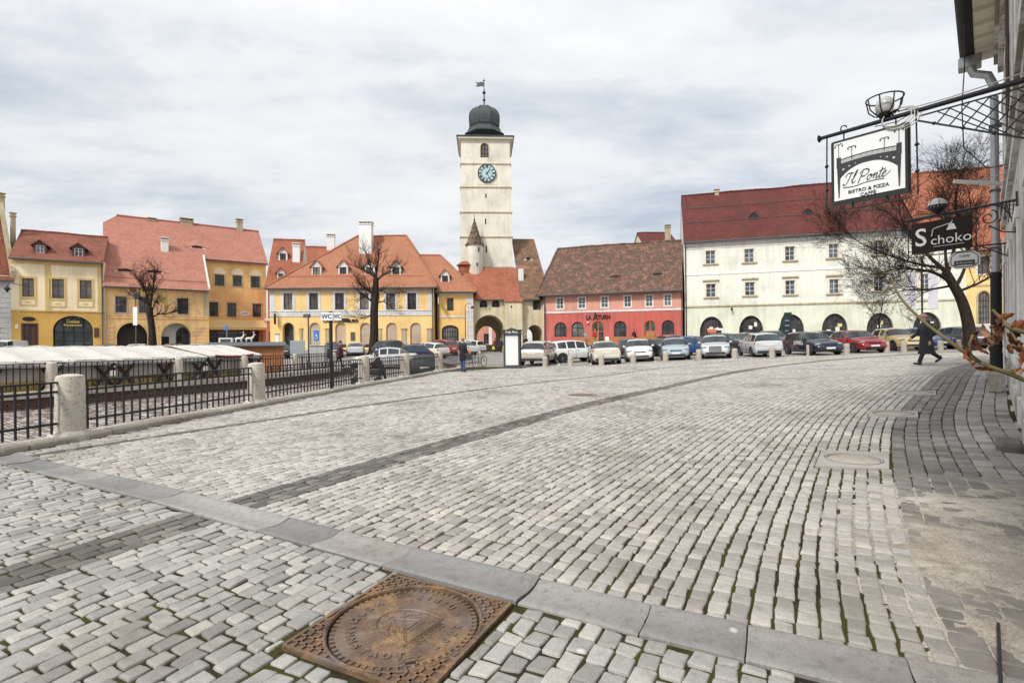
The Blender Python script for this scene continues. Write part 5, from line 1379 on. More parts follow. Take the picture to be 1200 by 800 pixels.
# ------------------------------------------------------------------ the old white house on the near right
WD = Vector((.927, 1.0, 0)).normalized(); WN = Vector((-WD.y, WD.x, 0))     # along the wall (away from us), out into the street
def build_near_house():
    y0 = .9; a = Vector((wallX(y0), y0, 0)); y1 = 14.4; b = Vector((wallX(y1), y1, 0)); L = (b-a).length
    e = empty('old_white_house', a, math.atan2(WD.y, WD.x), 'old white plastered house with flaking paint, deep eaves and downpipe lining the street', 'house')
    # local: x along the wall away from us, y = outward (left), z up
    gzl = lambda u: gz(a.x+WD.x*u, a.y+WD.y*u)
    H = 9.75
    mb = MB(); ops = []
    def panel(u0,u1,z0,z1): mb.add([(u0,0,z0),(u1,0,z0),(u1,0,z1),(u0,0,z1)], [(3,2,1,0)])
    wins = [(u, u+1.15, z, z+1.9) for u in (2.2,6.0,9.8,13.4,16.4) for z in (1.35,5.6)]
    us = sorted({0,L}|{w[i] for w in wins for i in (0,1)}); zs = sorted({-.2,H}|{w[i] for w in wins for i in (2,3)})
    for p, q in zip(us, us[1:]):
        for c, d in zip(zs, zs[1:]):
            m, k = (p+q)/2, (c+d)/2
            if any(w[0] < m < w[1] and w[2] < k < w[3] for w in wins): continue
            panel(p,q,c,d)
    for w in wins:
        o = [(w[0],w[2]),(w[0],w[3]),(w[1],w[3]),(w[1],w[2]),(w[0],w[2])]
        for (p,c),(q,d) in zip(o,o[1:]): mb.add([(p,0,c),(q,0,d),(q,-.25,d),(p,-.25,c)], [(0,1,2,3)])
    mb.box(-.05,0,-9,0,-.2,H).box(L,L+.05,-9,-.0,-.2,H).box(-.05,L+.05,-9.1,-9,-.2,H)
    mb.build('wall', M['oldwall'], e)
    for w in wins:
        f = MB(); t=.07
        f.box(w[0],w[0]+t,-.2,-.12,w[2],w[3]).box(w[1]-t,w[1],-.2,-.12,w[2],w[3]).box(w[0],w[1],-.2,-.12,w[3]-t,w[3]).box(w[0],w[1],-.2,-.12,w[2],w[2]+t).box((w[0]+w[1])/2-.04,(w[0]+w[1])/2+.04,-.2,-.11,w[2],w[3])
        o = f.build('window', M['brownframe'], e); MB().box(w[0]+.02,w[1]-.02,-.17,-.15,w[2],w[3]).build('pane', M['pane'], o)
        s = MB()
        s.bbox(w[0]-.2,w[0]-.02,-.02,.05,w[2]-.1,w[3]+.15,.015).bbox(w[1]+.02,w[1]+.2,-.02,.05,w[2]-.1,w[3]+.15,.015).bbox(w[0]-.22,w[1]+.22,-.02,.07,w[3]+.15,w[3]+.32,.015).bbox(w[0]-.22,w[1]+.22,-.02,.09,w[2]-.24,w[2]-.1,.015)
        s.build('surround', M['offwhite'], o)
    # plinth of rough stone blocks
    p = MB(); u = .2
    while u < L-.3:
        l = rnd.uniform(.5,1.0); z = gzl(u+l/2); h = rnd.uniform(.42,.55)
        p.bbox(u,u+l-.012,-.05,rnd.uniform(.02,.06),z-.2,z+h*.8,.025); u += l
    p.build('plinth', M['oldwall'], e)
    c = MB()
    for z, h, pr in ((4.55,.22,.08),(4.8,.1,.13),(H-.75,.25,.12),(H-.5,.3,.2)): c.bbox(-.02,L+.02,-.03,pr,z,z+h,.02)
    c.build('cornice', M['oldwall'], e)
    ev = MB(); ev.box(-.3,L+.45,-.1,.62,H-.1,H-.02); 
    for k in range(int(L/.8)): ev.box(.3+.8*k,.42+.8*k,0,.58,H-.2,H-.1)
    ev.build('eaves', M['cream_white'], e)
    r = MB(); r.add([(-.4,.7,H),(L+.5,.7,H),(L+.5,-4.5,H+4.6),(-.4,-4.5,H+4.6),(L+.5,-9.3,H),(-.4,-9.3,H)], [(0,1,2,3),(3,2,4,5),(0,3,5),(1,4,2)]); r.build('roof', M['tile_b2'], e)
    g = MB(); g.tube([(-.4,.76,H-.02),(L+.5,.76,H-.05)], .17, 10); g.build('rain_gutter', M['black'], e, smooth=True, angle=50)
    d = MB(); up = L-.28
    d.bbox(up-.17,up+.25,.45,.95,H-.5,H-.2,.03)
    d.tube([(up,.7,H-.45),(up,.62,H-.7),(up,.32,H-.85),(up,.2,H-1.2)], .11, 8); d.tube([(up,.2,H-1.5),(up,.2,3.3)], .095, 12)
    dp = d.build('downpipe', M['zinc'], e, smooth=True, angle=50)
    k = MB(); zb = gzl(up); k.tube([(up,.2,3.35),(up,.2,zb)], .125, 12).tube([(up,.2,3.2),(up,.2,3.3)], .145, 12).tube([(up,.2,zb),(up,.2,zb+.9)], .15, 12).tube([(up,.2,zb+.7),(up,.2,zb+.8)], .17, 12); k.build('cast_iron_foot', M['black'], dp, smooth=True, angle=50)
    br = MB()
    for z in (7.4,5.6,4.0): br.box(up-.13,up+.13,-.02,.32,z,z+.05)
    br.build('bracket', M['iron_grey'], dp)
    t = MB(); t.tube([(L-.9,.06,.5),(L-.9,.06,4.2)], .025, 6); t.build('cable_duct', M['white'], e)
    sp = MB(); sp.bar((L-3.6,0,5.05),(L-3.9,.95,5.25),.1,.07).bar((L-3.6,0,5.3),(L-3.75,.6,5.2),.02,.02); sp.build('wooden_spar', M['offwhite'], e)
    rb = MB()
    for q in (L-5.0,L-5.35): rb.tube([(q,.05,4.9),(q,.05,9.0)], .03, 5)
    rb.build('rusty_conduit', M['brownframe'], e)
    return e, L
NH, NHL = build_near_house()
def wall_frame(Y):
    """matrix at the wall foot at depth Y: x = outwards over the street, y = away from us, z up"""
    p = Vector((wallX(Y), Y, 0)); X = WN; return p
def sign_mats(): pass
# ---- bracket signs
M['signwhite'] = plain('sign_white_face', (.82,.83,.84), .35, var=.03)
M['signbrown'] = plain('sign_dark_brown', (.03,.02,.018), .6, spec=.15, var=.1)
M['ink'] = plain('sign_ink', (.03,.03,.032), .5, var=.1)
M['goldink'] = plain('sign_gold_ink', (.45,.33,.12), .5, var=.1)
M['globe'] = plain('lamp_globe_glass', (.6,.6,.58), .12, var=.1)
M['cable'] = plain('white_cable', (.55,.53,.5), .6)
def stroke(mb, pts, w0, w1, y=-.004, n=8, nib=R(40), t=.003):
    """calligraphic ribbon through points, thick and thin like a broad pen"""
    C = catmull([tuple(p) for p in pts], n); A, B = [], []
    for i, p in enumerate(C):
        q, r = C[max(0,i-1)], C[min(len(C)-1,i+1)]; a = math.atan2(r[1]-q[1], r[0]-q[0])
        w = w0+(w1-w0)*abs(math.sin(a-nib)); nx, ny = -math.sin(a)*w/2, math.cos(a)*w/2
        A.append((p[0]+nx, y, p[1]+ny)); B.append((p[0]-nx, y, p[1]-ny))
    mb.rings([A, B], cap=False, closed=False)
    mb.rings([[(a[0],y-t,a[2]) for a in A],[(b[0],y-t,b[2]) for b in B]], cap=False, closed=False)
def ponte_sign():
    st, en = Vector((4.62,4.60)), Vector((3.58,5.90))            # bracket line seen from above: frame side, free end
    d = (en-st).normalized(); wy = 4.6
    # where it meets the wall
    t = (wallX(st.y)-st.x)/(d.x-.927*d.y); root = st+d*t
    e = empty('pizza_bistro_sign', (root.x, root.y, 3.5), math.atan2(-d.y,-d.x), 'white hanging Il Ponte bistro sign on a long bracket with a caged lamp', 'sign')
    # local: x towards the wall (root at 0, free end negative), z up
    LB = (en-root).length; zb = .35
    b = MB(); b.tube([(.06,0,zb),(-LB*.4,0,zb+.0),(-LB,0,zb)], [.028,.024,.02], 8)
    b.lathe([(.02,-.03),(.045,-.02),(.02,.01)], 8, (0,0,0), M=Matrix.Translation((-LB,0,zb)) @ Matrix.Rotation(R(90),4,'Y'))
    b.build('bracket', M['iron'], e, smooth=True, angle=50)
    lt = MB(); x0 = -.78; H = .5
    lt.tube([(x0-.12,0,zb-.06),(.0,0,zb-.06)], .009, 5); lt.tube([(x0-.15,0,zb-.09),(0,0,zb-H-.1)], .01, 5); lt.tube([(.0,0,zb),(0,0,zb-H-.2)], .015, 5)
    def hyp(x): return zb-.09-(x-x0+.15)/(-x0+.15)*(H+.01)
    for i in range(8):
        x = x0+.095*i+.02
        z1 = hyp(x); lt.tube([(x,0,zb-.06),(x+min(.45,-x),0,max(hyp(x+min(.45,-x)), zb-.06-min(.45,-x)*1.0))], .007, 4)
        lt.tube([(x,0,hyp(x)),(x+min((zb-.06-hyp(x))*.9,-x),0,zb-.06 if (zb-.06-hyp(x))*.9 < -x else hyp(x)+(-x)/.9)], .007, 4)
    for i in range(5): lt.ell((x0+.22*i,0,hyp(x0+.22*i)), (.018,.018,.018), 6, 4)
    lt.build('lattice', M['iron'], e)
    W = .72; Hh = .72; xa = -LB+.115; xb = xa+W; zt = zb-.09; z0 = zt-Hh
    box = MB(); box.bbox(xa,xb,-.035,.035,z0,zt,.012); bx = box.build('sign_box', M['iron'], e)
    MB().box(xa+.035,xb-.035,-.041,.041,z0+.045,zt-.03).build('sign_face', M['signwhite'], bx)
    y = -.045
    ar = MB(); ar.tube([(xa-.05,0,zb+.02),(xa-.06,0,z0-.04),(xa+.1,0,z0-.06),(xb-.1,0,z0-.06),(xb+.06,0,z0-.04),(xb+.05,0,zb+.02)], .008, 5)
    for x in (xa+.2,xb-.2): ar.tube([(x,0,z0),(x,0,z0-.06)], .012, 5)
    for x, s in ((xa+.33,1),(xb-.33,-1)): ar.tube([(x+s*.04*math.cos(q)*(.4+q/6),0,z0-.05-.03*math.sin(q)*(.4+q/6)) for q in [i*.5 for i in range(10)]], .006, 5)
    for x in (xa+.12,xb-.12): ar.tube([(x,0,zb),(x,0,zt)], .008, 5); ar.tube([(x+.03*math.cos(q),0,zb+.04+.03*math.sin(q)) for q in [i*.6 for i in range(9)]], .007, 5)
    for x in (xa-.055,xb+.055): ar.ell((x,0,zt-.25), (.022,.022,.02),6,4); ar.ell((x,0,z0+.2), (.022,.022,.02),6,4)
    ar.build('hanger', M['iron'], bx)
    # drawing of the iron footbridge, both faces
    for sgn in (-1,):
        g = MB(); cx = (xa+xb)/2; hw = .265; X = lambda u: cx+u; zd = zt-.285
        deck = lambda u: zd+.018*(1-(u/hw)**2)
        n = 24; us = [-hw+2*hw*i/n for i in range(n+1)]
        und = lambda u: zd-.028-.12*abs(u/hw)**2.4
        g.rings([[(X(u),y,deck(u)) for u in us],[(X(u),y,und(u)) for u in us]], cap=False, closed=False)
        g.rings([[(X(u),y,deck(u)+.062) for u in us],[(X(u),y,deck(u)+.055) for u in us]], cap=False, closed=False)
        g.rings([[(X(u),y,deck(u)+.012) for u in us],[(X(u),y,deck(u)) for u in us]], cap=False, closed=False)
        for i in range(49):
            u = -hw+2*hw*i/48; g.box(X(u)-.0018,X(u)+.0018,y-.001,y+.001,deck(u),deck(u)+.06)
        for u in (-hw-.012,hw+.012): g.box(X(u)-.022,X(u)+.022,y-.002,y+.002,zd-.03,zd+.085); g.prism([(X(u)-.018,zd-.03),(X(u)+.018,zd-.03),(X(u)+.005,zd-.36),(X(u)-.005,zd-.36)], lambda a,b_,h:(a,h,b_), y-.002, y+.002)
        for u, h in ((-hw-.012,.19),(-.15,.13),(.15,.13),(hw+.012,.19)):
            zz_ = zd+.05; g.box(X(u)-.003,X(u)+.003,y-.001,y+.001,zz_,zz_+h)
            for q in (-1,1): g.tube([(X(u),y,zz_+h*.92),(X(u)+q*.02,y,zz_+h),(X(u)+q*.036,y,zz_+h*.96),(X(u)+q*.036,y,zz_+h*.88)], .003, 4); g.ell((X(u)+q*.036,y,zz_+h*.85), (.008,.003,.01), 6, 4)
        g.build('bridge_emblem', M['ink'], bx)
        h = MB(); hole = MB()
        for i in range(-4,5):
            if abs(i) >= 2: hole.lathe([(.002,-.001),(.009*abs(i)/3,-.001)], 12, M=Matrix.Translation((X(i*.058),y-.003,(deck(i*.058)+und(i*.058))/2)) @ Matrix.Rotation(R(90),4,'X'))
        hole.build('bridge_openings', M['signwhite'], bx)
        s = MB(); bx_, bz = cx-.215, zt-.505; k = .0096; sl = .28
        def P(pts): return [(bx_-.015+(a+b_*sl)*k*.95, bz-.005+b_*k*1.25) for a, b_ in pts]
        def S(pts, a=.003, c=.0115): stroke(s, P(pts), a, c, y)
        # I l   P o n t e
        S([(0,6),(2,9),(5.5,9.4),(8,9)]); S([(6,9.2),(4.8,5),(3.2,1),(1.2,-.6),(-.6,-.2),(-.4,1.0)])
        S([(7.5,2),(10.5,6),(11.8,10),(10.8,10.2),(9,4),(8.8,.6),(10.2,0),(12,1.6)])
        S([(18,8.6),(16.8,4),(15.2,-1.5)]); S([(15.2,6.5),(17,9.2),(21,10),(24,8.6),(23.6,6),(20.5,4.2),(17.6,4.2)])
        S([(26.8,4.4),(24.6,3.6),(24,1.2),(25.4,0),(27.6,1.4),(28,3.6),(26.8,4.4),(27.6,3),(30,3.4)])
        S([(30,3.2),(31,4.6),(30.2,.2)]); S([(30.4,1.6),(32,4),(33.4,4.5),(33.4,2.6),(33,.4),(34.2,.2),(36,1.8)])
        S([(37.8,8.4),(36.8,4),(36,1),(37,.0),(38.8,1.2)]); S([(34.8,5.2),(37,5.8),(41,6.8)])
        S([(39,2),(41,3),(42,4.2),(41,4.8),(39.4,3.4),(39,1),(40.4,-.1),(43,1),(46.5,4)])
        S([(0,-2.6),(12,-3.3),(22,-2.0),(32,-1.5),(42,-1.9)], .002, .008)
        s.build('script_lettering', M['ink'], bx)
        text('lettering', 'BISTRO & PIZZA', .050, M['ink'], bx, (cx, y, zt-.604), ext=.002, bold=.0006, sx=1.05)
        text('lettering', 'CAFFÈ', .050, M['ink'], bx, (cx, y, zt-.658), ext=.002, bold=.0006, sx=1.05)
    # caged lamp
    xl = -LB+.62; lg = MB(); lg.ell((xl,0,zb+.15), (.085,.085,.098), 16, 10); lm = lg.build('lamp_globe', M['globe'], e, smooth=True)
    cg = MB(); rr = .165
    cg.tube([(xl+rr*math.cos(q),rr*math.sin(q),zb+.225) for q in [i*math.pi/16 for i in range(33)]], .008, 5, cap=False)
    for i in range(8):
        q = i*math.pi/4; cg.tube([(xl+r_*math.cos(q),r_*math.sin(q),zb+z) for r_, z in ((.03,.04),(.09,.06),(.145,.115),(.165,.225))], .007, 5)
    cg.lathe([(.02,0),(.05,.02),(.07,.05),(.05,.07)], 10, (xl,0,zb+.01)); cg.build('lamp_cage', M['iron'], lm)
    cc = MB()
    for k in range(4):
        r_ = .12+.012*k; cc.tube([(xb-.1+r_*math.cos(q)*1.05+.01*k, -.05+.015*k+.03*math.sin(q), zb-.02+r_*.8*math.sin(q)-.006*k) for q in [i*math.pi/12 for i in range(25)]], .006, 5, cap=False)
    cc.tube([(xl,.0,zb+.03),(xl-.1,.03,zb-.03),(xl+.1,.04,zb-.04),(xl+.3,.03,zb+.03),(xb-.1,.03,zb+.06),(xb+.3,.02,zb+.045),(xb+.7,.01,zb+.06),(-.1,.02,zb+.08)], .006, 5)
    cc.build('cable_coil', M['cable'], e)
ponte_sign()
def schoko_sign():
    Yr = 8.62; root = Vector((wallX(Yr), Yr)); en = Vector((7.75, 10.05)); d = (en-root).normalized(); LB = (en-root).length
    e = empty('chocolate_shop_sign', (root.x, root.y, 3.55), math.atan2(-d.y,-d.x), 'dark brown Schoko shop sign hanging from a black wall bracket with a globe lamp', 'sign')
    zb = .30
    b = MB(); b.tube([(.03,0,zb),(-LB,0,zb-.02)], .022, 6).tube([(.0,0,zb+.14),(0,0,zb-1.0)], .03, 6)
    for i in range(6): b.tube([(-.02,0,zb-.08-.1*i),(-.35+.04*i,0,zb-.02)], .008, 4); b.tube([(-.05*i,0,zb-.02),(-.05*i-.02,0,zb-.5+.07*i)], .008, 4)
    b.tube([(-.38+.12*math.cos(q)*(q/9+.3),0,zb-.22+.12*math.sin(q)*(q/9+.3)) for q in [i*.5 for i in range(16)]], .01, 5)
    b.tube([(0,0,zb-.55),(-.2,0,zb-.5),(-.38,0,zb-.36)], .012, 5)
    b.build('bracket', M['iron'], e)
    xa = -LB+.10; xb = xa+.92; zt = zb-.11; z0 = zt-.58
    sb = MB().bbox(xa,xb,-.02,.02,z0,zt,.006).build('sign_board', M['signbrown'], e)
    fr = MB()
    for p, q in (((xa-.06,zt+.06),(xb+.06,zt+.06)),((xa-.06,z0-.06),(xb+.06,z0-.06)),((xa-.06,zt+.06),(xa-.06,z0-.09)),((xb+.06,zb),(xb+.06,z0-.09))): fr.tube([(p[0],0,p[1]),(q[0],0,q[1])], .01, 5)
    for x in (xa+.1,xa+.3,xb-.3,xb-.1): fr.tube([(x,0,zb),(x,0,zt)], .007, 4)
    for k in range(3): z = zt-.08-.22*k; fr.tube([(xa-.06,0,z),(xa,0,z)], .007, 4); fr.tube([(xb+.06,0,z),(xb,0,z)], .007, 4)
    fr.build('hanging_frame', M['iron'], sb)
    y = -.026
    text('lettering', 'S', .47, M['signwhite'], sb, (xa+.16, y, z0+.28), ext=.003, sx=.95, bold=.004)
    text('lettering', 'choko', .235, M['signwhite'], sb, (xa+.31, y, z0+.2), ext=.003, sx=1.05, align='LEFT')
    g = MB(); g.tube([(xa+.33,y,z0+.29),(xa+.35,y,z0+.41),(xa+.37,y,z0+.43),(xa+.64,y,z0+.49)], .008, 5); g.prism([(xa+.60,z0+.47),(xa+.67,z0+.47),(xa+.71,z0+.365),(xa+.56,z0+.365)], lambda a,b_,h:(a,h,b_), y-.003, y+.002); g.tube([(xa+.63,y,z0+.47),(xa+.65,y,z0+.53)], .008, 5)
    g.box(xa+.36,xb-.1,y-.002,y,z0+.085,z0+.092); g.build('lamp_emblem', M['signwhite'], sb)
    xl = -LB+.52; lg = MB(); lg.ell((xl,0,zb+.17), (.15,.15,.13), 16, 10); lm = lg.build('lamp_globe', M['globe'], e, smooth=True)
    cg = MB(); cg.lathe([(.02,.0),(.08,.03),(.13,.08),(.155,.15),(.15,.155)], 14, (xl,0,zb+.01))
    for i in range(6): q=i*math.pi/3; cg.tube([(xl+.155*math.cos(q),.155*math.sin(q),zb+.14),(xl+.13*math.cos(q),.13*math.sin(q),zb+.25),(xl,0,zb+.305)], .006, 4)
    cg.build('lamp_cage', M['iron'], lm)
schoko_sign()
def oval_sign():
    Yr = 11.6; root = Vector((wallX(Yr), Yr)); d = Vector((WN.x, WN.y))
    e = empty('small_oval_sign', (root.x, root.y, 3.25), math.atan2(-d.y,-d.x), 'small white octagonal bracket sign with a dark banner beyond the dark brown sign', 'sign')
    b = MB(); b.tube([(0,0,.42),(-1.1,0,.42)], .018, 5); b.tube([(0,0,.1),(-.5,0,.42)], .014, 5); b.build('bracket', M['iron'], e)
    xa, xb = -1.05,-.5; c = (xa+xb)/2
    sh = [(xa,.0),(xa,.22),(xa+.12,.34),(xb-.12,.34),(xb,.22),(xb,.0),(xb-.12,-.08),(xa+.12,-.08)]
    sb = MB().prism(sh, lambda p,q,h:(p,h,q), -.025, .025).build('sign_board', M['white'], e)
    MB().prism([(c+(p-c)*.9,.13+(q-.13)*.86) for p,q in sh], lambda p,q,h:(p,h,q), -.029, -.024).build('border', M['ink'], sb)
    MB().prism([(c+(p-c)*.84,.13+(q-.13)*.76) for p,q in sh], lambda p,q,h:(p,h,q), -.032, -.026).build('face', M['white'], sb)
    MB().box(xa+.09,xb-.09,-.036,-.03,.0,.11).build('banner', M['ink'], sb)
    text('lettering', 'CAFE', .08, M['ink'], sb, (c,-.036,.21), ext=.002); text('lettering', 'Kulinarium', .07, M['white'], sb, (c,-.04,.055), ext=.002)
oval_sign()
def loose_wires():
    e = MB(); a = wallX(9)
    e.tube([(wallX(12.5)-.56,13.0,9.6),(wallX(12.3)-.75,12.6,8.2),(wallX(12)-.9,12.2,7.0),(wallX(11)-1.0,11,5.6),(wallX(10.2)-.5,10.2,4.9),(wallX(9.6)-.0,9.6,4.8)], .012, 4)
    tag(e.build('loose_cable', M['black']), 'thin loose cable dangling from the eaves of the white house', 'cable')
loose_wires()
# things at the foot of the wall
def foot_things():
    Y = 11.2; p = Vector((wallX(Y),Y,0))+WN*.28; z = gz(p.x,p.y)+.02
    e = empty('plant_pot', (p.x,p.y,z), math.atan2(WD.y,WD.x), 'pale beige plant pot standing at the foot of the white wall', 'planter')
    mb = MB(); mb.rings([[(sx*l,sy*w,zz_) for sx,sy in ((-1,-1),(1,-1),(1,1),(-1,1))] for l,w,zz_ in ((.14,.1,0),(.18,.13,.38),(.2,.15,.38),(.2,.15,.44),(.16,.11,.44),(.16,.1,.38))]); mb.build('pot', M['travertine'], e)
    MB().box(-.16,.16,-.1,.1,.36,.39).build('soil', M['mortar'], e)
    Y = 6.5; p = Vector((wallX(Y),Y,0))+WN*.2; z = gz(p.x,p.y)+.02
    mb = MB(); mb.bbox(-.3,.3,-.13,.13,-.05,.09,.04); o = mb.build('loose_stone_block', M['basalt'], None, loc=(p.x,p.y,z)); o.rotation_euler = (0,0,math.atan2(WD.y,WD.x)); tag(o, 'loose grey stone block lying against the house plinth', 'stone')
foot_things()
# ---- dry shrub whose branch reaches into the picture
M['twig'] = plain('green_brown_twig', (.14,.11,.045), .6, var=.3, scale=15)
M['deadleaf'] = plain('dead_leaf', (.17,.06,.022), .7, spec=.2, var=.6, scale=22)
M['deadleaf2'] = plain('pale_dead_leaf', (.27,.16,.1), .7, spec=.2, var=.5, scale=22)
def dry_shrub():
    Yc = 1.75; base = Vector((wallX(Yc)-.1, Yc, gz(wallX(Yc),Yc)))
    e = empty('dry_shrub', base, 0, 'dry climbing shrub with curled brown leaves, one bare branch reaching over the street', 'shrub')
    W_ = lambda px,py,Y: at(px,py,Y)-base
    br = MB()
    main = [Vector((0,0,0)), Vector((.02,-.0,.6)), Vector((.03,.05,1.0)), W_(1290,490,1.8), W_(1200,445,1.82), W_(1150,425,1.86), W_(1110,398,1.9), W_(1083,377,1.95), W_(1062,357,2.0), W_(1050,340,2.03), W_(1045,326,2.05)]
    br.tube(catmull([tuple(p) for p in main], 5), [.0125-.0095*i/50 for i in range(51)], 6)
    sec = [Vector((.02,.0,.7)), Vector((.05,.1,1.3)), W_(1260,400,1.7), W_(1205,390,1.72), W_(1182,383,1.74), W_(1172,372,1.76), W_(1163,363,1.77)]
    br.tube(catmull([tuple(p) for p in sec], 5), [.013-.009*i/30 for i in range(31)], 6)
    br.tube([W_(1150,425,1.86), W_(1138,415,1.84), W_(1136,403,1.83), W_(1140,392,1.82)], .004, 5)
    br.tube([W_(1182,383,1.74), W_(1196,408,1.74), W_(1186,404,1.73)], .004, 5)
    br.build('branch', M['twig'], e, smooth=True)
    lr = random.Random(5)
    def leaf(px, py, Y, l, w, tilt, m):
        w *= .72; l *= .9
        c = W_(px,py,Y); mb = MB(); n = 14
        Mx = Matrix.Translation(c) @ Matrix.Rotation(lr.uniform(-.9,.9),4,'Z') @ Matrix.Rotation(R(tilt),4,'Y') @ Matrix.Rotation(lr.uniform(-.6,.6),4,'X')
        rows = []
        curl = lr.uniform(.5,1.3); cup = lr.uniform(-.5,.9)
        for i in range(n+1):
            t = i/n; ww = (w*math.sin(math.pi*min(1,t*1.0))**.8*(1-.35*t))*(1+.22*math.sin(23*t+px))+.0008
            zz_ = l*(t-.5)*math.cos(curl*(t-.5)*.8); yy = l*.25*curl*math.cos(2.6*(t-.5)); rows.append([Mx @ Vector((ww*s, yy+cup*abs(s)*ww+.0035*math.sin(17*t+4*s+py)+.002*math.sin(31*t-7*s), zz_+.002*math.sin(8*s+20*t))) for s in (-1,-.66,-.33,0,.33,.66,1)])
        mb.rings(rows, cap=False, closed=False)
        mb.build('leaf', M[m], e, smooth=True)
    for a in ((1143,415,1.84,.085,.020,200,'deadleaf'),(1152,408,1.84,.06,.016,150,'deadleaf'),(1148,396,1.83,.075,.025,20,'deadleaf'),(1158,388,1.82,.07,.022,-20,'deadleaf2'),(1168,395,1.8,.08,.026,40,'deadleaf2'),(1176,376,1.76,.07,.024,100,'deadleaf'),
              (1166,402,1.8,.07,.022,90,'deadleaf2'),(1182,370,1.75,.06,.02,70,'deadleaf'),(1192,395,1.74,.085,.026,10,'deadleaf'),(1198,408,1.73,.075,.024,-30,'deadleaf'),(1186,408,1.73,.06,.02,60,'deadleaf'),(1200,380,1.72,.08,.028,80,'deadleaf'),(1152,432,1.86,.065,.011,95,'deadleaf'),(1143,428,1.86,.035,.012,30,'deadleaf2'),
              (1170,385,1.78,.06,.024,-60,'deadleaf2'),(1178,386,1.76,.05,.02,10,'deadleaf'),(1196,434,1.74,.06,.016,85,'deadleaf2'),(1160,398,1.82,.06,.022,75,'deadleaf'),(1140,402,1.83,.05,.014,-10,'deadleaf'),(1204,418,1.72,.07,.02,20,'deadleaf')): leaf(*a)
dry_shrub()

# ------------------------------------------------------------------ railings, stone posts, bollards
def stone_post(x, y, label, z=None, h=1.07, r=.2, rz=0):
    e = empty('stone_post', (x,y,z if z is not None else gz(x,y)), rz, label, 'stone post', 'stone posts of the railings')
    mb = MB(); mb.lathe([(r*1.02,.14),(r*1.0,.5),(r*.97,h-.06),(r*.9,h-.012),(r*.5,h+.012),(.02,h+.02)], 20); mb.build('shaft', M['travertine'], e, smooth=True, angle=40)
    mb = MB(); mb.lathe([(r*1.5,-.1),(r*1.5,.09),(r*1.35,.13),(r*1.03,.16)], 8, rot=R(22.5)); mb.build('footing', M['travertine'], e)
    return e
def railing(p, q, label, group, n=None, z0=None, top=.86, ends=.2):
    p, q = Vector(p), Vector(q); d = q-p; L = d.length; dn = d/L; rz = math.atan2(d.y, d.x)
    e = empty('iron_railing', p, rz, label, 'railing', group)
    s = d.z/L; n = n or int((L-2*ends)/.16)
    for z in (top, top-.15, .2):
        mb = MB(); mb.bar((ends*.5,0,z+s*ends*.5),(L-ends*.5,0,z+s*(L-ends*.5)),.028 if z < top else .042,.036 if z < top else .03); mb.ell((ends*.75,0,z+s*ends*.75),(.05,.035,.035),8,6); mb.ell((L-ends*.75,0,z+s*(L-ends*.75)),(.05,.035,.035),8,6); mb.build('rail', M['iron'], e)
    pm = MB().box(-.0125,.0125,-.0125,.0125,.04,top).mesh('picket', [M['iron']])
    for i in range(n):
        x = ends+(L-2*ends)*(i+.5)/n; o = bpy.data.objects.new('picket', pm); COL.objects.link(o); o.parent = e; o.location = (x,0,s*x)
    return e
near_posts = [(6.0,-7.9),(8.45,-7.3),(12.9,-6.45),(18.6,-5.4),(22,-4.62),(26.4,-3.78),(30.0,-2.98)]
plab = ['nearest weathered travertine post at the end of the drainage gutter','second travertine post, in front of the brown wooden kiosk','third travertine post, just past the WC signpost','fourth travertine post, in front of the silver car on the ramp','fifth travertine post, next to the standing man in black','last travertine post of the street railing, beside the bicycle']
for (y, x), l in zip(near_posts[1:], plab): stone_post(x, y, l, rz=.2)
slab_ = ['black iron railing from the picture edge to the nearest post','black iron railing between the nearest and the second travertine post','black iron railing between the second post and the WC signpost side','black iron railing in front of the figure with the scooter','black iron railing in front of the black car on the ramp','black iron railing behind the man in the black coat']
for (a, b), l in zip(zip(near_posts, near_posts[1:]), slab_): railing((a[1],a[0],gz(a[1],a[0])+.1),(b[1],b[0],gz(b[1],b[0])+.1), l, 'iron railings along the street')
railing((-2.95,30.1,.08),(-2.1,31.6,.08), 'short end piece of railing with a parked bicycle', 'iron railings along the street', n=8)
stone_post(-2.05, 31.75, 'low stone post closing the short end railing by the bicycle', h=.95, r=.15)
far_posts = [(13.2,-17.4),(17.0,-15.3),(20.7,-13.5),(23.3,-12.2),(26.3,-11.2),(30.2,-10.55)]
fl = ['far stone post behind the nearest travertine post','far stone post under the white market covers','far stone post at the corner of the wooden kiosk','far stone post right of the wooden kiosk','far stone post before the grey cabinets']
for (y, x), l in zip(far_posts[1:], fl): stone_post(x, y, l, r=.16, h=1.0)
fs_ = ['far railing under the first white market cover','far railing in front of the yellow trestle stalls','far railing under the last white market cover','far railing in front of the wooden kiosk','far railing in front of the grey cabinets']
for (a, b), l in zip(zip(far_posts, far_posts[1:]), fs_): railing((a[1],a[0],gz(a[1],a[0])+.12),(b[1],b[0],gz(b[1],b[0])+.12), l, 'iron railings beyond the sunken road', ends=.22)
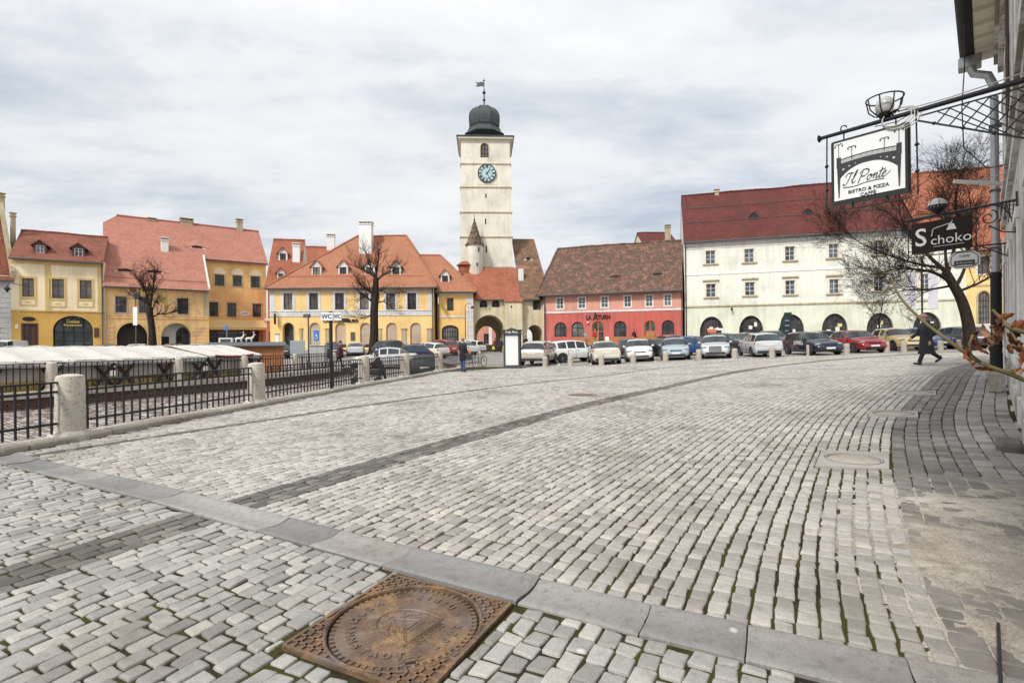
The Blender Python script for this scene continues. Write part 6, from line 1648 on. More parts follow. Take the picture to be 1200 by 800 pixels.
# kerb stones under both railings
def kerb_line(fx, ys, off, w, h, label):
    mb = MB(); y = ys[0]
    while y < ys[1]:
        l = rnd.uniform(.8,1.5); y2 = min(ys[1], y+l)
        a, b = Vector((fx(y)+off,y,0)), Vector((fx(y2)+off,y2,0)); L = (b-a).length; z = gz(a.x,a.y)
        Mx = Matrix.Translation((a.x,a.y,z)) @ Matrix.Rotation(math.atan2(b.y-a.y,b.x-a.x),4,'Z')
        mb.bbox(.006,L-.006,-w/2,w/2,-.12,h+rnd.uniform(-.008,.008),.03,M=Mx); y = y2
    tag(mb.build('kerb', M['limestone'], smooth=False), label, kind='structure')
kerb_line(XN, (3.0,30.3), .05, .42, .1, 'pale stone kerb under the street railing')
kerb_line(XF, (8.0,31.0), -.02, .4, .1, 'pale stone kerb under the far railing')
kerb_line(lambda y: wallX(y)-.06, (.5,14.3), 0, .12, .03, 'narrow stone edging at the foot of the white house')
bm_ = MB(); bm_.lathe([(.165,-.05),(.168,.32),(.16,.33),(.16,.345),(.167,.36),(.162,.6),(.15,.63),(.1,.645),(.01,.65)], 18)
bmesh_ = bm_.mesh('stone_bollard', [M['travertine']], smooth=True, angle=35)
bl = [(638.8,429.6,'beside the advertising column'),(668.6,428.6,'in front of the white estate car seen side-on'),(704.8,427.6,'behind the cream saloon seen from the rear'),(742,425.6,'in front of the white front-facing saloon'),(780,423.8,'in front of the blue-grey saloon with a long bonnet'),(819,421.6,'left of the silver saloon with the big chrome grille'),(861,419.8,'between the big silver saloon and the silver estate'),(904.7,418.2,'behind the silver estate car'),(948.3,416.2,'at the front wheel of the dark blue car'),(992,414.2,'between the dark blue and the red car'),(1039,412.6,'at the front of the red hatchback'),(1059,411.6,'in front of the yellow taxi'),(1102,409.8,'just behind the walking man'),(1124,408.6,'behind the dark grey estate car')]
for px, py, l in bl:
    x, y = ground_px(px, py); o = bpy.data.objects.new('stone_bollard', bmesh_); COL.objects.link(o); o.location = (x,y,gz(x,y)+.01); o.rotation_euler = (0,0,rnd.uniform(0,6)); s = rnd.uniform(.94,1.06); o.scale = (s,s,rnd.uniform(.95,1.05)); tag(o, 'short cream stone bollard '+l, 'bollard', 'stone bollards along the parking edge')

# ------------------------------------------------------------------ market stalls and kiosk
M['tarp'] = plain('white_tarpaulin', (.56,.535,.48), .6, var=.14, scale=2.2)
M['tarpclear'] = plain('grey_plastic_sheet', (.5,.5,.5), .35, var=.25, scale=2)
M['crate'] = plain('yellow_crate_wood', (.5,.34,.1), .7, var=.25, scale=6)
M['redcloth'] = plain('red_cloth', (.26,.03,.035), .8, var=.3, scale=4)
def stall(x, y, rz, ln, label, var=0):
    z = gz(x, y); e = empty('market_stall', (x,y,z), rz, label, 'market stall', 'covered market stalls beyond the sunken road')
    # x along the stall, y away from the road
    hl = ln/2; n = 30; rows = []
    lr = random.Random(int(x*10))
    prof = [(-.15,.93),(-.13,1.0),(-.1,1.06),(.05,1.1),(.6,1.21),(1.3,1.35),(2.0,1.47),(2.6,1.53),(2.66,1.2)]
    for yy, zz_ in prof:
        rows.append([(-hl+ln*i/n, yy+lr.uniform(-.025,.025), zz_+lr.uniform(-.014,.014)-.10*abs(math.sin(math.pi*3*i/n))*(0<yy<2.5)-.03*abs(math.sin(math.pi*3*i/n))*(yy<=0)) for i in range(n+1)])
    mb = MB(); mb.rings(rows, cap=False, closed=False); t = mb.build('cover', M['tarp'], e, smooth=True, angle=60)
    ey = MB()
    for i in range(1, 8): ey.ell((-hl+ln*i/8,-.09,1.06), (.018,.012,.018), 6, 4)
    ey.build('eyelets', M['iron'], t)
    if var != 2:
        sk = MB(); rows = [[(-hl+ln*i/n, -.14+lr.uniform(-.03,.03), h+lr.uniform(-.02,.02)*(h<.9)) for i in range(n+1)] for h in (.95,.88,.8)]; sk.rings(rows, cap=False, closed=False); sk.build('plastic_skirt', M['tarpclear'], t, smooth=True)
    for s in (-1,0,1) if ln > 3 else (-1,1):
        for yy in (-.1,2.3):
            tr = MB(); c = s*(hl-.35); w = .34
            tr.bar((c-w,yy,.02),(c+w,yy,.97),.07,.09).bar((c+w,yy+.09,.02),(c-w,yy+.09,.97),.07,.09); tr.build('trestle', M['wood_dark'], e)
    tb = MB(); tb.box(-hl+.05,hl-.05,.3,2.4,.62,.66); tb.build('table_top', M['wood_dark'], e)
    bk = MB(); bk.box(-hl+.1,hl-.1,.06,.08,.36,1.06); bk.build('back_sheet', M['tarp'], e)
    cr = MB(); 
    for k in range(int(ln/.75)): cr.box(-hl+.12+.75*k,-hl+.84+.75*k,.03,.6,.0,.4)
    cr.build('crates', M['crate'], e)
    if var == 2: rc = MB(); rc.tube([(-hl+.3+ln*.7*i/8,-.16,1.06-.07*math.sin(math.pi*i/8)) for i in range(9)], .05, 6); rc.build('rolled_cloth', M['redcloth'], e)
def along(Y, off): 
    d = Vector((XF(Y+.5)-XF(Y-.5), 1.0)); d.normalize(); n = Vector((-d.y, d.x)); return XF(Y)+n.x*off, Y+n.y*off, math.atan2(d.y, d.x)
for Y, ln, v, l in ((13.6,4.1,0,'white covered market stall at the picture edge, grey plastic skirt in front'),(17.1,3.75,0,'white covered market stall with grey plastic hanging over dark crossed trestles, second along the rail'),(20.35,3.5,1,'white covered market stall with pale green end sheet and yellow posts behind the railing'),(23.2,2.9,2,'white covered market stall with a rolled red cloth, next to the kiosk')):
    x, y, rz = along(Y, .30); stall(x, y, rz, ln, l, v)
def kiosk():
    x0, y0 = at(289,400,26.8).x, 26.8; e = empty('wooden_kiosk', (x0,y0,gz(x0,y0)), R(24), 'low orange brown boarded kiosk with a grey felt roof beside the market stalls', 'kiosk')
    hl = 1.75; mb = MB(); nb = 22
    for i in range(nb):
        x = -hl+2*hl*i/nb; mb.bbox(x,x+2*hl/nb-.008,-.02,.03,.0,1.46+.0,.004)
    mb.box(-hl+.01,hl-.01,.0,2.3,.01,1.44); mb.box(-hl-.02,-hl+.04,-.03,2.3,0,1.46).box(hl-.04,hl+.02,-.03,2.3,0,1.46)
    mb.build('boarded_wall', M['wood_orange'], e)
    r = MB(); r.add([(-hl-.12,-.2,1.47),(hl+.12,-.2,1.47),(hl+.12,1.2,1.66),(-hl-.12,1.2,1.66),(hl+.12,2.5,1.5),(-hl-.12,2.5,1.5)]+[(-hl-.12,-.2,1.41),(hl+.12,-.2,1.41),(hl+.12,2.5,1.42),(-hl-.12,2.5,1.42)], [(0,1,2,3),(3,2,4,5),(0,6,7,1),(1,7,8,4,2),(0,3,5,9,6),(5,4,8,9)])
    r.build('roof', M['iron_grey'], e)
    return e
kiosk()
M['deer'] = plain('white_deer', (.72,.71,.68), .7)
def deer(px, Y, label, s=1.0, lying=False):
    p = at(px, 399, Y); z = 1.58+gz(p.x,p.y)
    e = empty('reindeer_figure', (p.x,p.y,z), R(15), label, 'decoration', 'white deer figures on the kiosk roof')
    b = MB()
    k = s
    b.tube([(-.2*k,0,.26*k),(-.1*k,0,.28*k),(.08*k,0,.28*k),(.17*k,0,.33*k),(.21*k,0,.44*k),(.23*k,0,.5*k),(.32*k,0,.47*k)], [.05*k,.07*k,.07*k,.06*k,.035*k,.04*k,.02*k], 8)
    for x, q in ((-.16,-.04),(-.14,.04),(.1,-.04),(.12,.04)): b.tube([(x*k,q*k,.26*k),((x-.01)*k,q*k,.13*k),((x+.01)*k,q*k,0)], [.03*k,.016*k,.014*k], 5)
    for q in (-1,1): b.tube([(.22*k,q*.02*k,.52*k),(.2*k,q*.06*k,.6*k),(.23*k,q*.07*k,.66*k)], .01*k, 4); b.tube([(.2*k,q*.06*k,.6*k),(.15*k,q*.08*k,.63*k)], .008*k, 4)
    b.tube([(-.2*k,0,.28*k),(-.25*k,0,.27*k)], [.03*k,.01*k], 5)
    b.build('body', M['deer'], e, smooth=True)
deer(280.5, 28.2, 'white deer figure on the kiosk roof, next to the white box'); deer(292.5, 28.4, 'white deer figure standing alone on the kiosk roof')
p = at(265, 398, 28.3); e = empty('white_cooling_unit', (p.x,p.y,gz(p.x,p.y)+1.5), R(20), 'white ventilation unit standing on the kiosk roof', 'box')
MB().bbox(-.33,.33,-.2,.2,0.06,.4,.02).build('casing', M['white'], e); MB().box(-.25,.25,-.21,-.2,.12,.34).build('grille', M['iron_grey'], e)
# ------------------------------------------------------------------ cars
M['headlight'] = plain('headlight_glass', (.33,.35,.37), .08, .3, var=.2, scale=8)
M['taillight'] = plain('tail_light', (.3,.012,.015), .15, var=.3, scale=8)
M['plate'] = plain('number_plate', (.72,.72,.7), .5)
M['trim'] = plain('black_plastic', (.03,.03,.032), .6)
M['chrome'] = plain('chrome', (.6,.6,.6), .15, .9)
# stations: x fraction (rear 0 .. front 1), underside, shoulder, top, width factor, kind of the interval that follows
CARS = {
 'hatch': (4.25,1.78,1.48,[(0,.36,.6,.62,.84,'B'),(.012,.26,.88,.9,.94,'B'),(.035,.22,.97,1.03,.97,'R'),(.12,.2,.98,1.36,.985,'P'),(.15,.2,.98,1.42,.99,'S'),(.30,.2,.97,1.475,1,'S'),(.415,.2,.96,1.48,1,'P'),(.435,.2,.96,1.478,1,'S'),(.56,.2,.945,1.42,1,'P'),(.585,.2,.94,1.39,1,'W'),(.725,.2,.925,1.0,.99,'B'),(.76,.2,.91,.94,.985,'B'),(.86,.2,.85,.875,.965,'B'),(.945,.22,.74,.76,.91,'B'),(.985,.26,.6,.62,.84,'B'),(1,.34,.5,.52,.76,'E')]),
 'sedan': (4.6,1.8,1.45,[(0,.38,.66,.68,.84,'B'),(.012,.28,.9,.92,.93,'B'),(.04,.22,.96,1.0,.96,'B'),(.15,.2,.985,1.03,.98,'R'),(.275,.2,.98,1.36,.99,'P'),(.295,.2,.98,1.38,.99,'S'),(.40,.2,.97,1.44,1,'S'),(.455,.2,.965,1.45,1,'P'),(.475,.2,.96,1.448,1,'S'),(.575,.2,.95,1.4,1,'P'),(.595,.2,.945,1.37,1,'W'),(.715,.2,.925,.99,.99,'B'),(.75,.2,.91,.94,.985,'B'),(.86,.2,.85,.88,.965,'B'),(.945,.22,.75,.77,.91,'B'),(.985,.26,.62,.64,.84,'B'),(1,.34,.5,.52,.76,'E')]),
 'estate': (4.6,1.78,1.5,[(0,.38,.62,.64,.85,'B'),(.01,.28,.9,.92,.94,'B'),(.025,.22,.97,1.0,.965,'R'),(.075,.2,.985,1.4,.975,'P'),(.095,.2,.985,1.44,.98,'S'),(.26,.2,.98,1.49,.99,'P'),(.28,.2,.98,1.495,1,'S'),(.43,.2,.97,1.5,1,'P'),(.45,.2,.965,1.498,1,'S'),(.58,.2,.95,1.42,1,'P'),(.6,.2,.945,1.4,1,'W'),(.725,.2,.925,1.0,.99,'B'),(.76,.2,.91,.94,.985,'B'),(.86,.2,.85,.88,.965,'B'),(.945,.22,.75,.77,.91,'B'),(.985,.26,.62,.64,.84,'B'),(1,.34,.5,.52,.76,'E')]),
 'suv': (4.4,1.84,1.68,[(0,.45,.7,.72,.86,'B'),(.01,.36,.98,1.0,.94,'B'),(.028,.32,1.07,1.12,.97,'R'),(.1,.3,1.08,1.52,.98,'P'),(.125,.3,1.08,1.58,.985,'S'),(.27,.3,1.08,1.66,.99,'P'),(.29,.3,1.08,1.665,1,'S'),(.43,.3,1.07,1.68,1,'P'),(.45,.3,1.07,1.675,1,'S'),(.6,.3,1.06,1.6,1,'P'),(.62,.3,1.055,1.57,1,'W'),(.74,.3,1.04,1.13,.99,'B'),(.77,.3,1.03,1.07,.985,'B'),(.88,.3,.98,1.01,.97,'B'),(.95,.32,.88,.9,.93,'B'),(.985,.36,.72,.74,.88,'B'),(1,.42,.6,.62,.8,'E')]),
 'van': (5.0,1.95,2.1,[(0,.4,.7,.72,.95,'B'),(.01,.35,1.1,1.12,.97,'R'),(.03,.3,1.15,1.98,.98,'B'),(.05,.3,1.15,2.06,1,'B'),(.35,.3,1.15,2.1,1,'B'),(.55,.3,1.15,2.1,1,'S'),(.73,.3,1.12,2.0,1,'P'),(.75,.3,1.12,1.95,1,'W'),(.87,.3,1.1,1.25,.98,'B'),(.9,.3,1.08,1.15,.97,'B'),(.97,.32,.95,.98,.92,'B'),(.99,.36,.75,.77,.88,'B'),(1,.42,.6,.62,.8,'E')]),
}
CARM = {}
def car_meshes(kind):
    if kind in CARM: return CARM[kind]
    L, W, H, st = CARS[kind]; hw = W/2; hx = lambda f: (f-.5)*L
    zbase = .2 if kind not in ('suv','van') else .3
    grid = []
    for f, zb, zs, zr, wf, kd in st:
        w = hw*wf; gh = zr-zs > .15; x = hx(f)
        wr = w*(.72 if gh else .7) if kind != 'van' else w*(.9 if gh else .7)
        mid = zb+(zs-zb)*.5
        half = [(w*.80,zb),(w*.95,zb+.06),(w*.995,mid-.08),(w,mid+.06),(w*.975,zs-.07),(w*.93,zs)]
        if gh: half += [(wr+(w*.9-wr)*.12,zr-.075),(wr*.86,zr-.012)]
        else: half += [(w*.8,zs+(zr-zs)*.5+.004),(w*.55,zs+(zr-zs)*.9+.006)]
        half.append((0,zr+(.018 if gh else .012)))
        ring = [(x,-a,b) for a,b in half[:-1]]+[(x,0,half[-1][1])]+[(x,a,b) for a,b in reversed(half[:-1])]
        grid.append(ring)
    n = len(grid[0])                                    # 17 points: 0..7 right side, 8 centre, 9..16 left
    body, ws, rw, sg = MB(), MB(), MB(), MB()
    vs = [p for r in grid for p in r]
    fb, fw, fr_, fs = [], [], [], []
    for i in range(len(grid)-1):
        kd = st[i][5]
        for k in range(n-1):
            f = (i*n+k, (i+1)*n+k, (i+1)*n+k+1, i*n+k+1)
            side = k in (5, 10); top = k in (6,7,8,9)
            if kd == 'W' and k in (7,8): fw.append(f)
            elif kd == 'W' and top: fw.append(f)
            elif kd == 'R' and top: fr_.append(f)
            elif kd in ('S','W','R') and side: fs.append(f)
            else: fb.append(f)
        fb.append((i*n, i*n+n-1, (i+1)*n+n-1, (i+1)*n))
    fb.append(tuple(range(n))); fb.append(tuple((len(grid)-1)*n+k for k in reversed(range(n))))
    def sub(mb, faces):
        idx = sorted({i for f in faces for i in f}); mp = {i:j for j,i in enumerate(idx)}
        mb.add([vs[i] for i in idx], [tuple(mp[i] for i in f) for f in faces])
    sub(body, fb); sub(ws, fw); sub(rw, fr_); sgs = []
    for s_ in (0,1):
        m_ = MB(); q_ = [f for f in fs if (f[0]%n < 8) == (s_ == 0)]
        idx = sorted({i for f in q_ for i in f}); mp_ = {i:j for j,i in enumerate(idx)}; m_.add([vs[i] for i in idx], [tuple(mp_[i] for i in f) for f in q_]); sgs.append(m_.mesh('side_window', [M['carglass']], True, 40))
    d = {}
    d['body'] = body.mesh('car_body', [M['trim']], True, 32)
    d['windscreen'] = ws.mesh('windscreen', [M['carglass']], True, 40); d['rear_window'] = rw.mesh('rear_window', [M['carglass']], True, 40); d['side_windows'] = sgs
    r = .315 if kind not in ('suv','van') else .35
    t = MB(); t.lathe([(r*.66,-.1),(r*.93,-.105),(r,-.08),(r,.08),(r*.93,.105),(r*.66,.1)], 22, M=Matrix.Rotation(R(90),4,'X'), cap=False); d['tyre'] = t.mesh('tyre', [M['rubber']], True, 40)
    rm = MB(); X = Matrix.Rotation(R(90),4,'X')
    rm.lathe([(r*.62,.06),(r*.66,.098),(r*.69,.1),(r*.69,-.1),(r*.66,-.098),(r*.62,-.06)], 22, M=X, cap=False)
    for k in range(7):
        a = 2*math.pi*k/7; 
        for y in (-.085,.085): rm.bar((0,y,0),(r*.66*math.cos(a),y,r*.66*math.sin(a)),.02,.055)
    rm.lathe([(.05,-.1),(.05,.1)], 10, M=X); d['rim'] = rm.mesh('rim', [M['rim']], True, 30)
    d['disc'] = MB().lathe([(r*.62,-.05),(r*.62,.05)], 16, M=X).mesh('brake_disc', [M['trim']])
    ar = MB(); ar.lathe([(r*1.15,-.04),(r*1.15,.04)], 22, M=X); d['arch'] = ar.mesh('wheel_arch', [M['trim']])
    zs_f = [s for s in st if s[0] > .94][0]; zs_r = [s for s in st if s[0] > .005][0]
    zl = zs_f[2]-.07; zt = zs_r[2]-.0
    hd, tl = [], []
    for s in (-1,1):
        hd.append(MB().ell((hx(.945), s*hw*.73, zl), (.2,.17,.085), 12, 8, M=Matrix.Rotation(s*-.5,4,'Z') @ Matrix.Rotation(R(-12),4,'Y')).mesh('headlight', [M['headlight']], True))
        tl.append(MB().bbox(-.05,.06,-.11 if kind not in ('van',) else -.06,.11 if kind not in ('van',) else .06,-.1,.1,.03,M=Matrix.Translation((hx(.025), s*hw*.83, zt-.06))).mesh('tail_light', [M['taillight']]))
    d['hd'], d['tl'] = hd, tl
    g = MB(); g.bbox(-.06,.05,-hw*.42,hw*.42,0,.12,.02,M=Matrix.Translation((hx(.975)+.035,0,zl-.14))); g.bbox(-.06,.06,-hw*.62,hw*.62,0,.1,.02,M=Matrix.Translation((hx(.982)+.055,0,zbase+.1))); d['grille'] = g.mesh('grille', [M['black']])
    d['pf'] = MB().box(hx(1)-.01,hx(1)+.012,-.26,.26,.40+zbase-.2,.51+zbase-.2).mesh('number_plate', [M['plate']])
    d['pr'] = MB().box(hx(0)-.012,hx(.01),-.26,.26,zt-.2,zt-.09).mesh('number_plate', [M['plate']])
    bp = MB(); bp.bbox(hx(0)-.03,hx(.03),-hw*.84,hw*.84,.42+zbase-.2,.6+zbase-.2,.04); d['bumper'] = bp.mesh('bumper', [M['trim']], True, 30)
    lw = MB(); lw.bbox(hx(.004)-.03,hx(.03),-hw*.78,hw*.78,.24+zbase-.2,.40+zbase-.2,.03); d['valance'] = lw.mesh('rear_valance', [M['trim']])
    mr = []
    for s in (-1,1): m_ = MB(); m_.ell((hx(.665), s*(hw*.93+.11), .99+(zbase-.2)*1.1), (.075,.095,.07), 8, 6); m_.bar((hx(.67),s*hw*.9,.95+(zbase-.2)*1.1),(hx(.665),s*(hw*.93+.08),.97+(zbase-.2)*1.1),.05,.04); mr.append(m_.mesh('mirror', [M['trim']], True))
    d['mirror'] = mr
    se = MB(); ht = MB()
    for s in (-1,1):
        for f in ((.29,.425,.66) if kind != 'van' else (.55,.74)): se.box(hx(f)-.006,hx(f)+.006,s*hw*.985-.016,s*hw*.985+.016,zbase+.12,.9+(zbase-.2)*1.1)
        se.box(hx(.27),hx(.72),s*hw*.93-.012,s*hw*.955+.012,zbase+.0,zbase+.05)
        for f in (.31,.445): ht.bbox(hx(f),hx(f)+.17,s*hw-.02 if s<0 else s*hw-.025,s*hw+.025 if s<0 else s*hw+.02,.84+(zbase-.2)*1.1,.87+(zbase-.2)*1.1,.008)
    d['seams'] = se.mesh('door_seams', [M['black']]); d['handle'] = ht.mesh('door_handles', [M['trim']])
    wx = (hx(.19), hx(.81)) if kind != 'van' else (hx(.2), hx(.83))
    d['wx'] = wx; d['r'] = r; d['hw'] = hw; d['L'] = L; d['H'] = H; d['hx'] = hx; d['zt'] = zt
    CARM[kind] = d; return d
PAINT = {}
def car(kind, col, px, Y, head, label, sx=1.0, sz=1.0, metal=.0, group='cars parked on the square', trimbump=True, z=None, name='parked_car'):
    d = car_meshes(kind); p = at(px, 400, Y)
    key = tuple(col)
    if key not in PAINT: PAINT[key] = paint('%d' % len(PAINT), col, metal)
    e = empty(name, (p.x, p.y, (tz(p.x,p.y) if z is None else z)+.012), R(head), label, 'car', group)
    # lie along the ground's slope
    fx, fy = math.cos(R(head)), math.sin(R(head)); q = 1.2
    if not inside_trench(p.x, p.y):
        e.rotation_euler = (math.atan((gz(p.x-fy*q,p.y+fx*q)-gz(p.x+fy*q,p.y-fx*q))/(2*q)), -math.atan((gz(p.x+fx*q,p.y+fy*q)-gz(p.x-fx*q,p.y-fy*q))/(2*q)), R(head))
    e.scale = (sx, sx, sz)
    def put(nm, me, par=e, loc=(0,0,0), m=None):
        o = bpy.data.objects.new(nm, me); COL.objects.link(o); o.parent = par; o.location = loc
        if m is not None: o.material_slots[0].link = 'OBJECT'; o.material_slots[0].material = m
        return o
    b = put('body', d['body'], m=PAINT[key])
    put('windscreen', d['windscreen']); put('rear_window', d['rear_window']); put('side_window', d['side_windows'][0]); put('side_window', d['side_windows'][1])
    for x in d['wx']:
        for s in (-1,1):
            put('wheel_arch', d['arch'], loc=(x, s*(d['hw']-.035), d['r']+.02))
            w = put('wheel', d['tyre'], loc=(x, s*(d['hw']-.095), d['r'])); put('rim', d['rim'], w); put('brake_disc', d['disc'], w)
    for k in (0,1): put('headlight', d['hd'][k]); put('tail_light', d['tl'][k]); put('mirror', d['mirror'][k], m=PAINT[key])
    put('grille', d['grille']); put('number_plate', d['pf']); put('number_plate', d['pr']); put('bumper', d['bumper'], m=PAINT[key]); put('rear_valance', d['valance']); put('door_seams', d['seams']); put('door_handle', d['handle'], m=PAINT[key])
    return e
WHT=(.72,.72,.7); BGE=(.6,.56,.46); SIL=(.5,.52,.53); BLK=(.015,.016,.018); NAVY=(.012,.014,.03); BLU=(.025,.07,.22); RED=(.33,.02,.025); DRED=(.3,.03,.03); YEL=(.75,.6,.24); DGR=(.075,.07,.075); SBL=(.3,.37,.42); CHA=(.48,.42,.35); BRN=(.06,.035,.035)
G1 = 'cars parked in the row behind the bollards'; G2 = 'cars parked further back by the house fronts'; G3 = 'cars parked before the yellow hotel'; G4 = 'cars showing above the market covers'
c = car('suv', CHA, 631.5, 34.0, 74, 'champagne coloured off-roader seen from behind, half hidden by the advertising column', .97, .93, group=G1)
car('suv', WHT, 672, 37.6, 24, 'white people carrier with a dirty lower body, seen from the side', 1.06, .94, group=G1)
car('sedan', BGE, 707, 33.9, 86, 'cream saloon seen from the rear with red tail lights', 1.0, 1.0, group=G1)
car('hatch', BLK, 735, 41, 82, 'black hatchback behind, between the cream and the white saloon', 1.02, 1.02, group=G2)
car('sedan', WHT, 748, 35.2, -101, 'white saloon facing forward with a black grille strip', 1.0, 1.0, group=G1)
car('sedan', BLK, 772, 41, -70, 'black saloon mostly hidden behind the white saloon', 1.0, .97, group=G2)
car('sedan', SBL, 790.5, 35.0, -105, 'blue-grey saloon facing forward with a long bonnet', 1.0, .98, group=G1)
car('hatch', DRED, 788, 42.5, -80, 'small red car whose roof shows over the blue-grey saloon', .95, 1.12, group=G2)
car('hatch', BLU, 815, 39.5, -60, 'bright blue small car beside the silver saloon with chrome grille', .9, 1.0, group=G2)
c = car('sedan', SIL, 838, 34.6, -111, 'silver saloon facing forward with a big square chrome grille', 1.03, 1.02, group=G1)
d_ = car_meshes('sedan'); g = MB(); x = d_['hx'](1.0); g.bbox(x-.12,x+.03,-.36,.36,.42,.78,.03); go = g.build('chrome_grille', M['chrome'], c)
gb = MB(); [gb.box(x+.02,x+.035,-.33,.33,.46+.05*i,.475+.05*i) for i in range(7)]; gb.build('grille_bars', M['black'], go)
car('suv', BLK, 851, 42.5, -60, 'black off-roader behind the silver saloon with chrome grille', .95, .95, group=G2)
car('estate', SIL, 889, 33.9, 80, 'silver estate car seen from behind with tall red tail lights', .97, 1.0, group=G1)
car('hatch', BRN, 875, 43, -100, 'dark maroon car behind the silver estate', 1.0, 1.05, group=G2)
car('suv', DGR, 905, 44.5, -100, 'dark grey off-roader parked by the feather flag', 1.0, 1.0, group=G2)
c = car('estate', NAVY, 951, 33.0, -94, 'dark blue estate car with white lettering on its doors', 1.0, .98, group=G1)
for s in (-1,1):
    text('lettering', 'JOWELL', .34, M['white'], c, (-.2*s if s<0 else -.15, s*.90, .78), (R(90),0,0 if s < 0 else R(180)), ext=.004, shear=.1, bold=.006)
car('estate', BLK, 972, 43, -20, 'black car whose roof shows behind the dark blue estate', 1.0, 1.0, group=G2)
car('hatch', RED, 1003, 34.2, -95, 'shiny red hatchback facing the bollards', 1.0, .99, metal=.2, group=G1)
c = car('sedan', YEL, 1046, 35.6, -95, 'pale yellow taxi saloon facing the bollards', .96, 1.05, group=G1)
MB().box(-.5,.5,-.895,-.885,.55,.75).build('taxi_panel', plain('taxi_yellow', (.78,.5,.06), .4), c)
car('hatch', BLU, 1084, 36.6, -96, 'blue hatchback behind the walking man', .98, 1.02, group=G1)
car('estate', DGR, 1117, 36.0, 84, 'dark grey estate car seen from behind at the crooked tree', 1.02, 1.0, group=G1)
car('van', WHT, 1158, 41.5, 90, 'white van parked below the barred arched window', .95, .82, group=G2)
car('sedan', BLK, 1000, 46, -15, 'black saloon by the green house shop windows', 1, 1, group=G2)
car('hatch', DGR, 1140, 44, 70, 'grey hatchback in the shade behind the crooked tree', 1, 1.05, group=G2)
# before the hotel
car('sedan', BLK, 390, 51, 112, 'black saloon with red rear lights behind the WC signpost', .98, 1.02, group=G3)
car('sedan', SIL, 417, 53.5, 105, 'silver roadster-like saloon seen from behind at the hotel', .95, .88, group=G3)
car('suv', NAVY, 460.5, 50.5, 62, 'dark navy off-roader beside the tree trunk', .98, .98, group=G3)
car('hatch', BGE, 501, 48.5, 145, 'champagne hatchback turned away toward the hotel', 1.0, 1.0, group=G3)
car('hatch', RED, 516, 54, 138, 'red hatchback behind the champagne hatchback', 1.02, 1.05, metal=.2, group=G3)
car('sedan', SIL, 541, 56, 132, 'silver saloon near the annex gate', 1, 1, group=G3)
car('estate', WHT, 546, 60, 150, 'white estate car nearest the tower passage', 1, 1.02, group=G3)
car('hatch', WHT, 661, 44, 60, 'white hatchback parked before the red house corner', 1, 1.05, group=G2)
car('sedan', WHT, 640, 47, 50, 'white saloon near the second passage arch', 1, 1.05, group=G2)
car('sedan', SIL, 452, 36.5, 190, 'silver saloon climbing the ramp behind the railing', 1, 1, group='cars on the ramp')
car('hatch', BLK, 497, 32.4, 100, 'black hatchback on the ramp behind the last railing', 1.0, 1.0, group='cars on the ramp')
car('hatch', (.012,.018,.06), 478, 42, 200, 'dark blue small car at the top of the ramp', .85, .95, group='cars on the ramp')
# above the stalls
for kind, colr, px, Y, hd, l in (('van',WHT,3,45,-70,'white van at the picture edge below the lilac house'),('hatch',SBL,14,40,-80,'pale blue car roof showing over the first market cover'),('hatch',WHT,38,42,-75,'white car beside the restaurant door'),('sedan',SBL,84,44,-70,'blue-grey car before the arched restaurant'),('hatch',DGR,124,46,-70,'grey car roof left of the lamp post'),('estate',WHT,160,47,-60,'pale car in front of the first arcade'),('hatch',NAVY,202,47.5,-70,'dark blue car in front of the open white arcade'),('sedan',SIL,232,48,-60,'silver car at the corner of the two ochre wings'),('hatch',DGR,318,50,150,'dark car behind the kiosk')):
    car(kind, colr, px, Y, hd, l, 1.0 if kind != 'van' else .95, 1.0 if kind != 'van' else .95, group=G4, z=gz(at(px,400,Y).x, Y)+(.12 if px < 300 else 0))

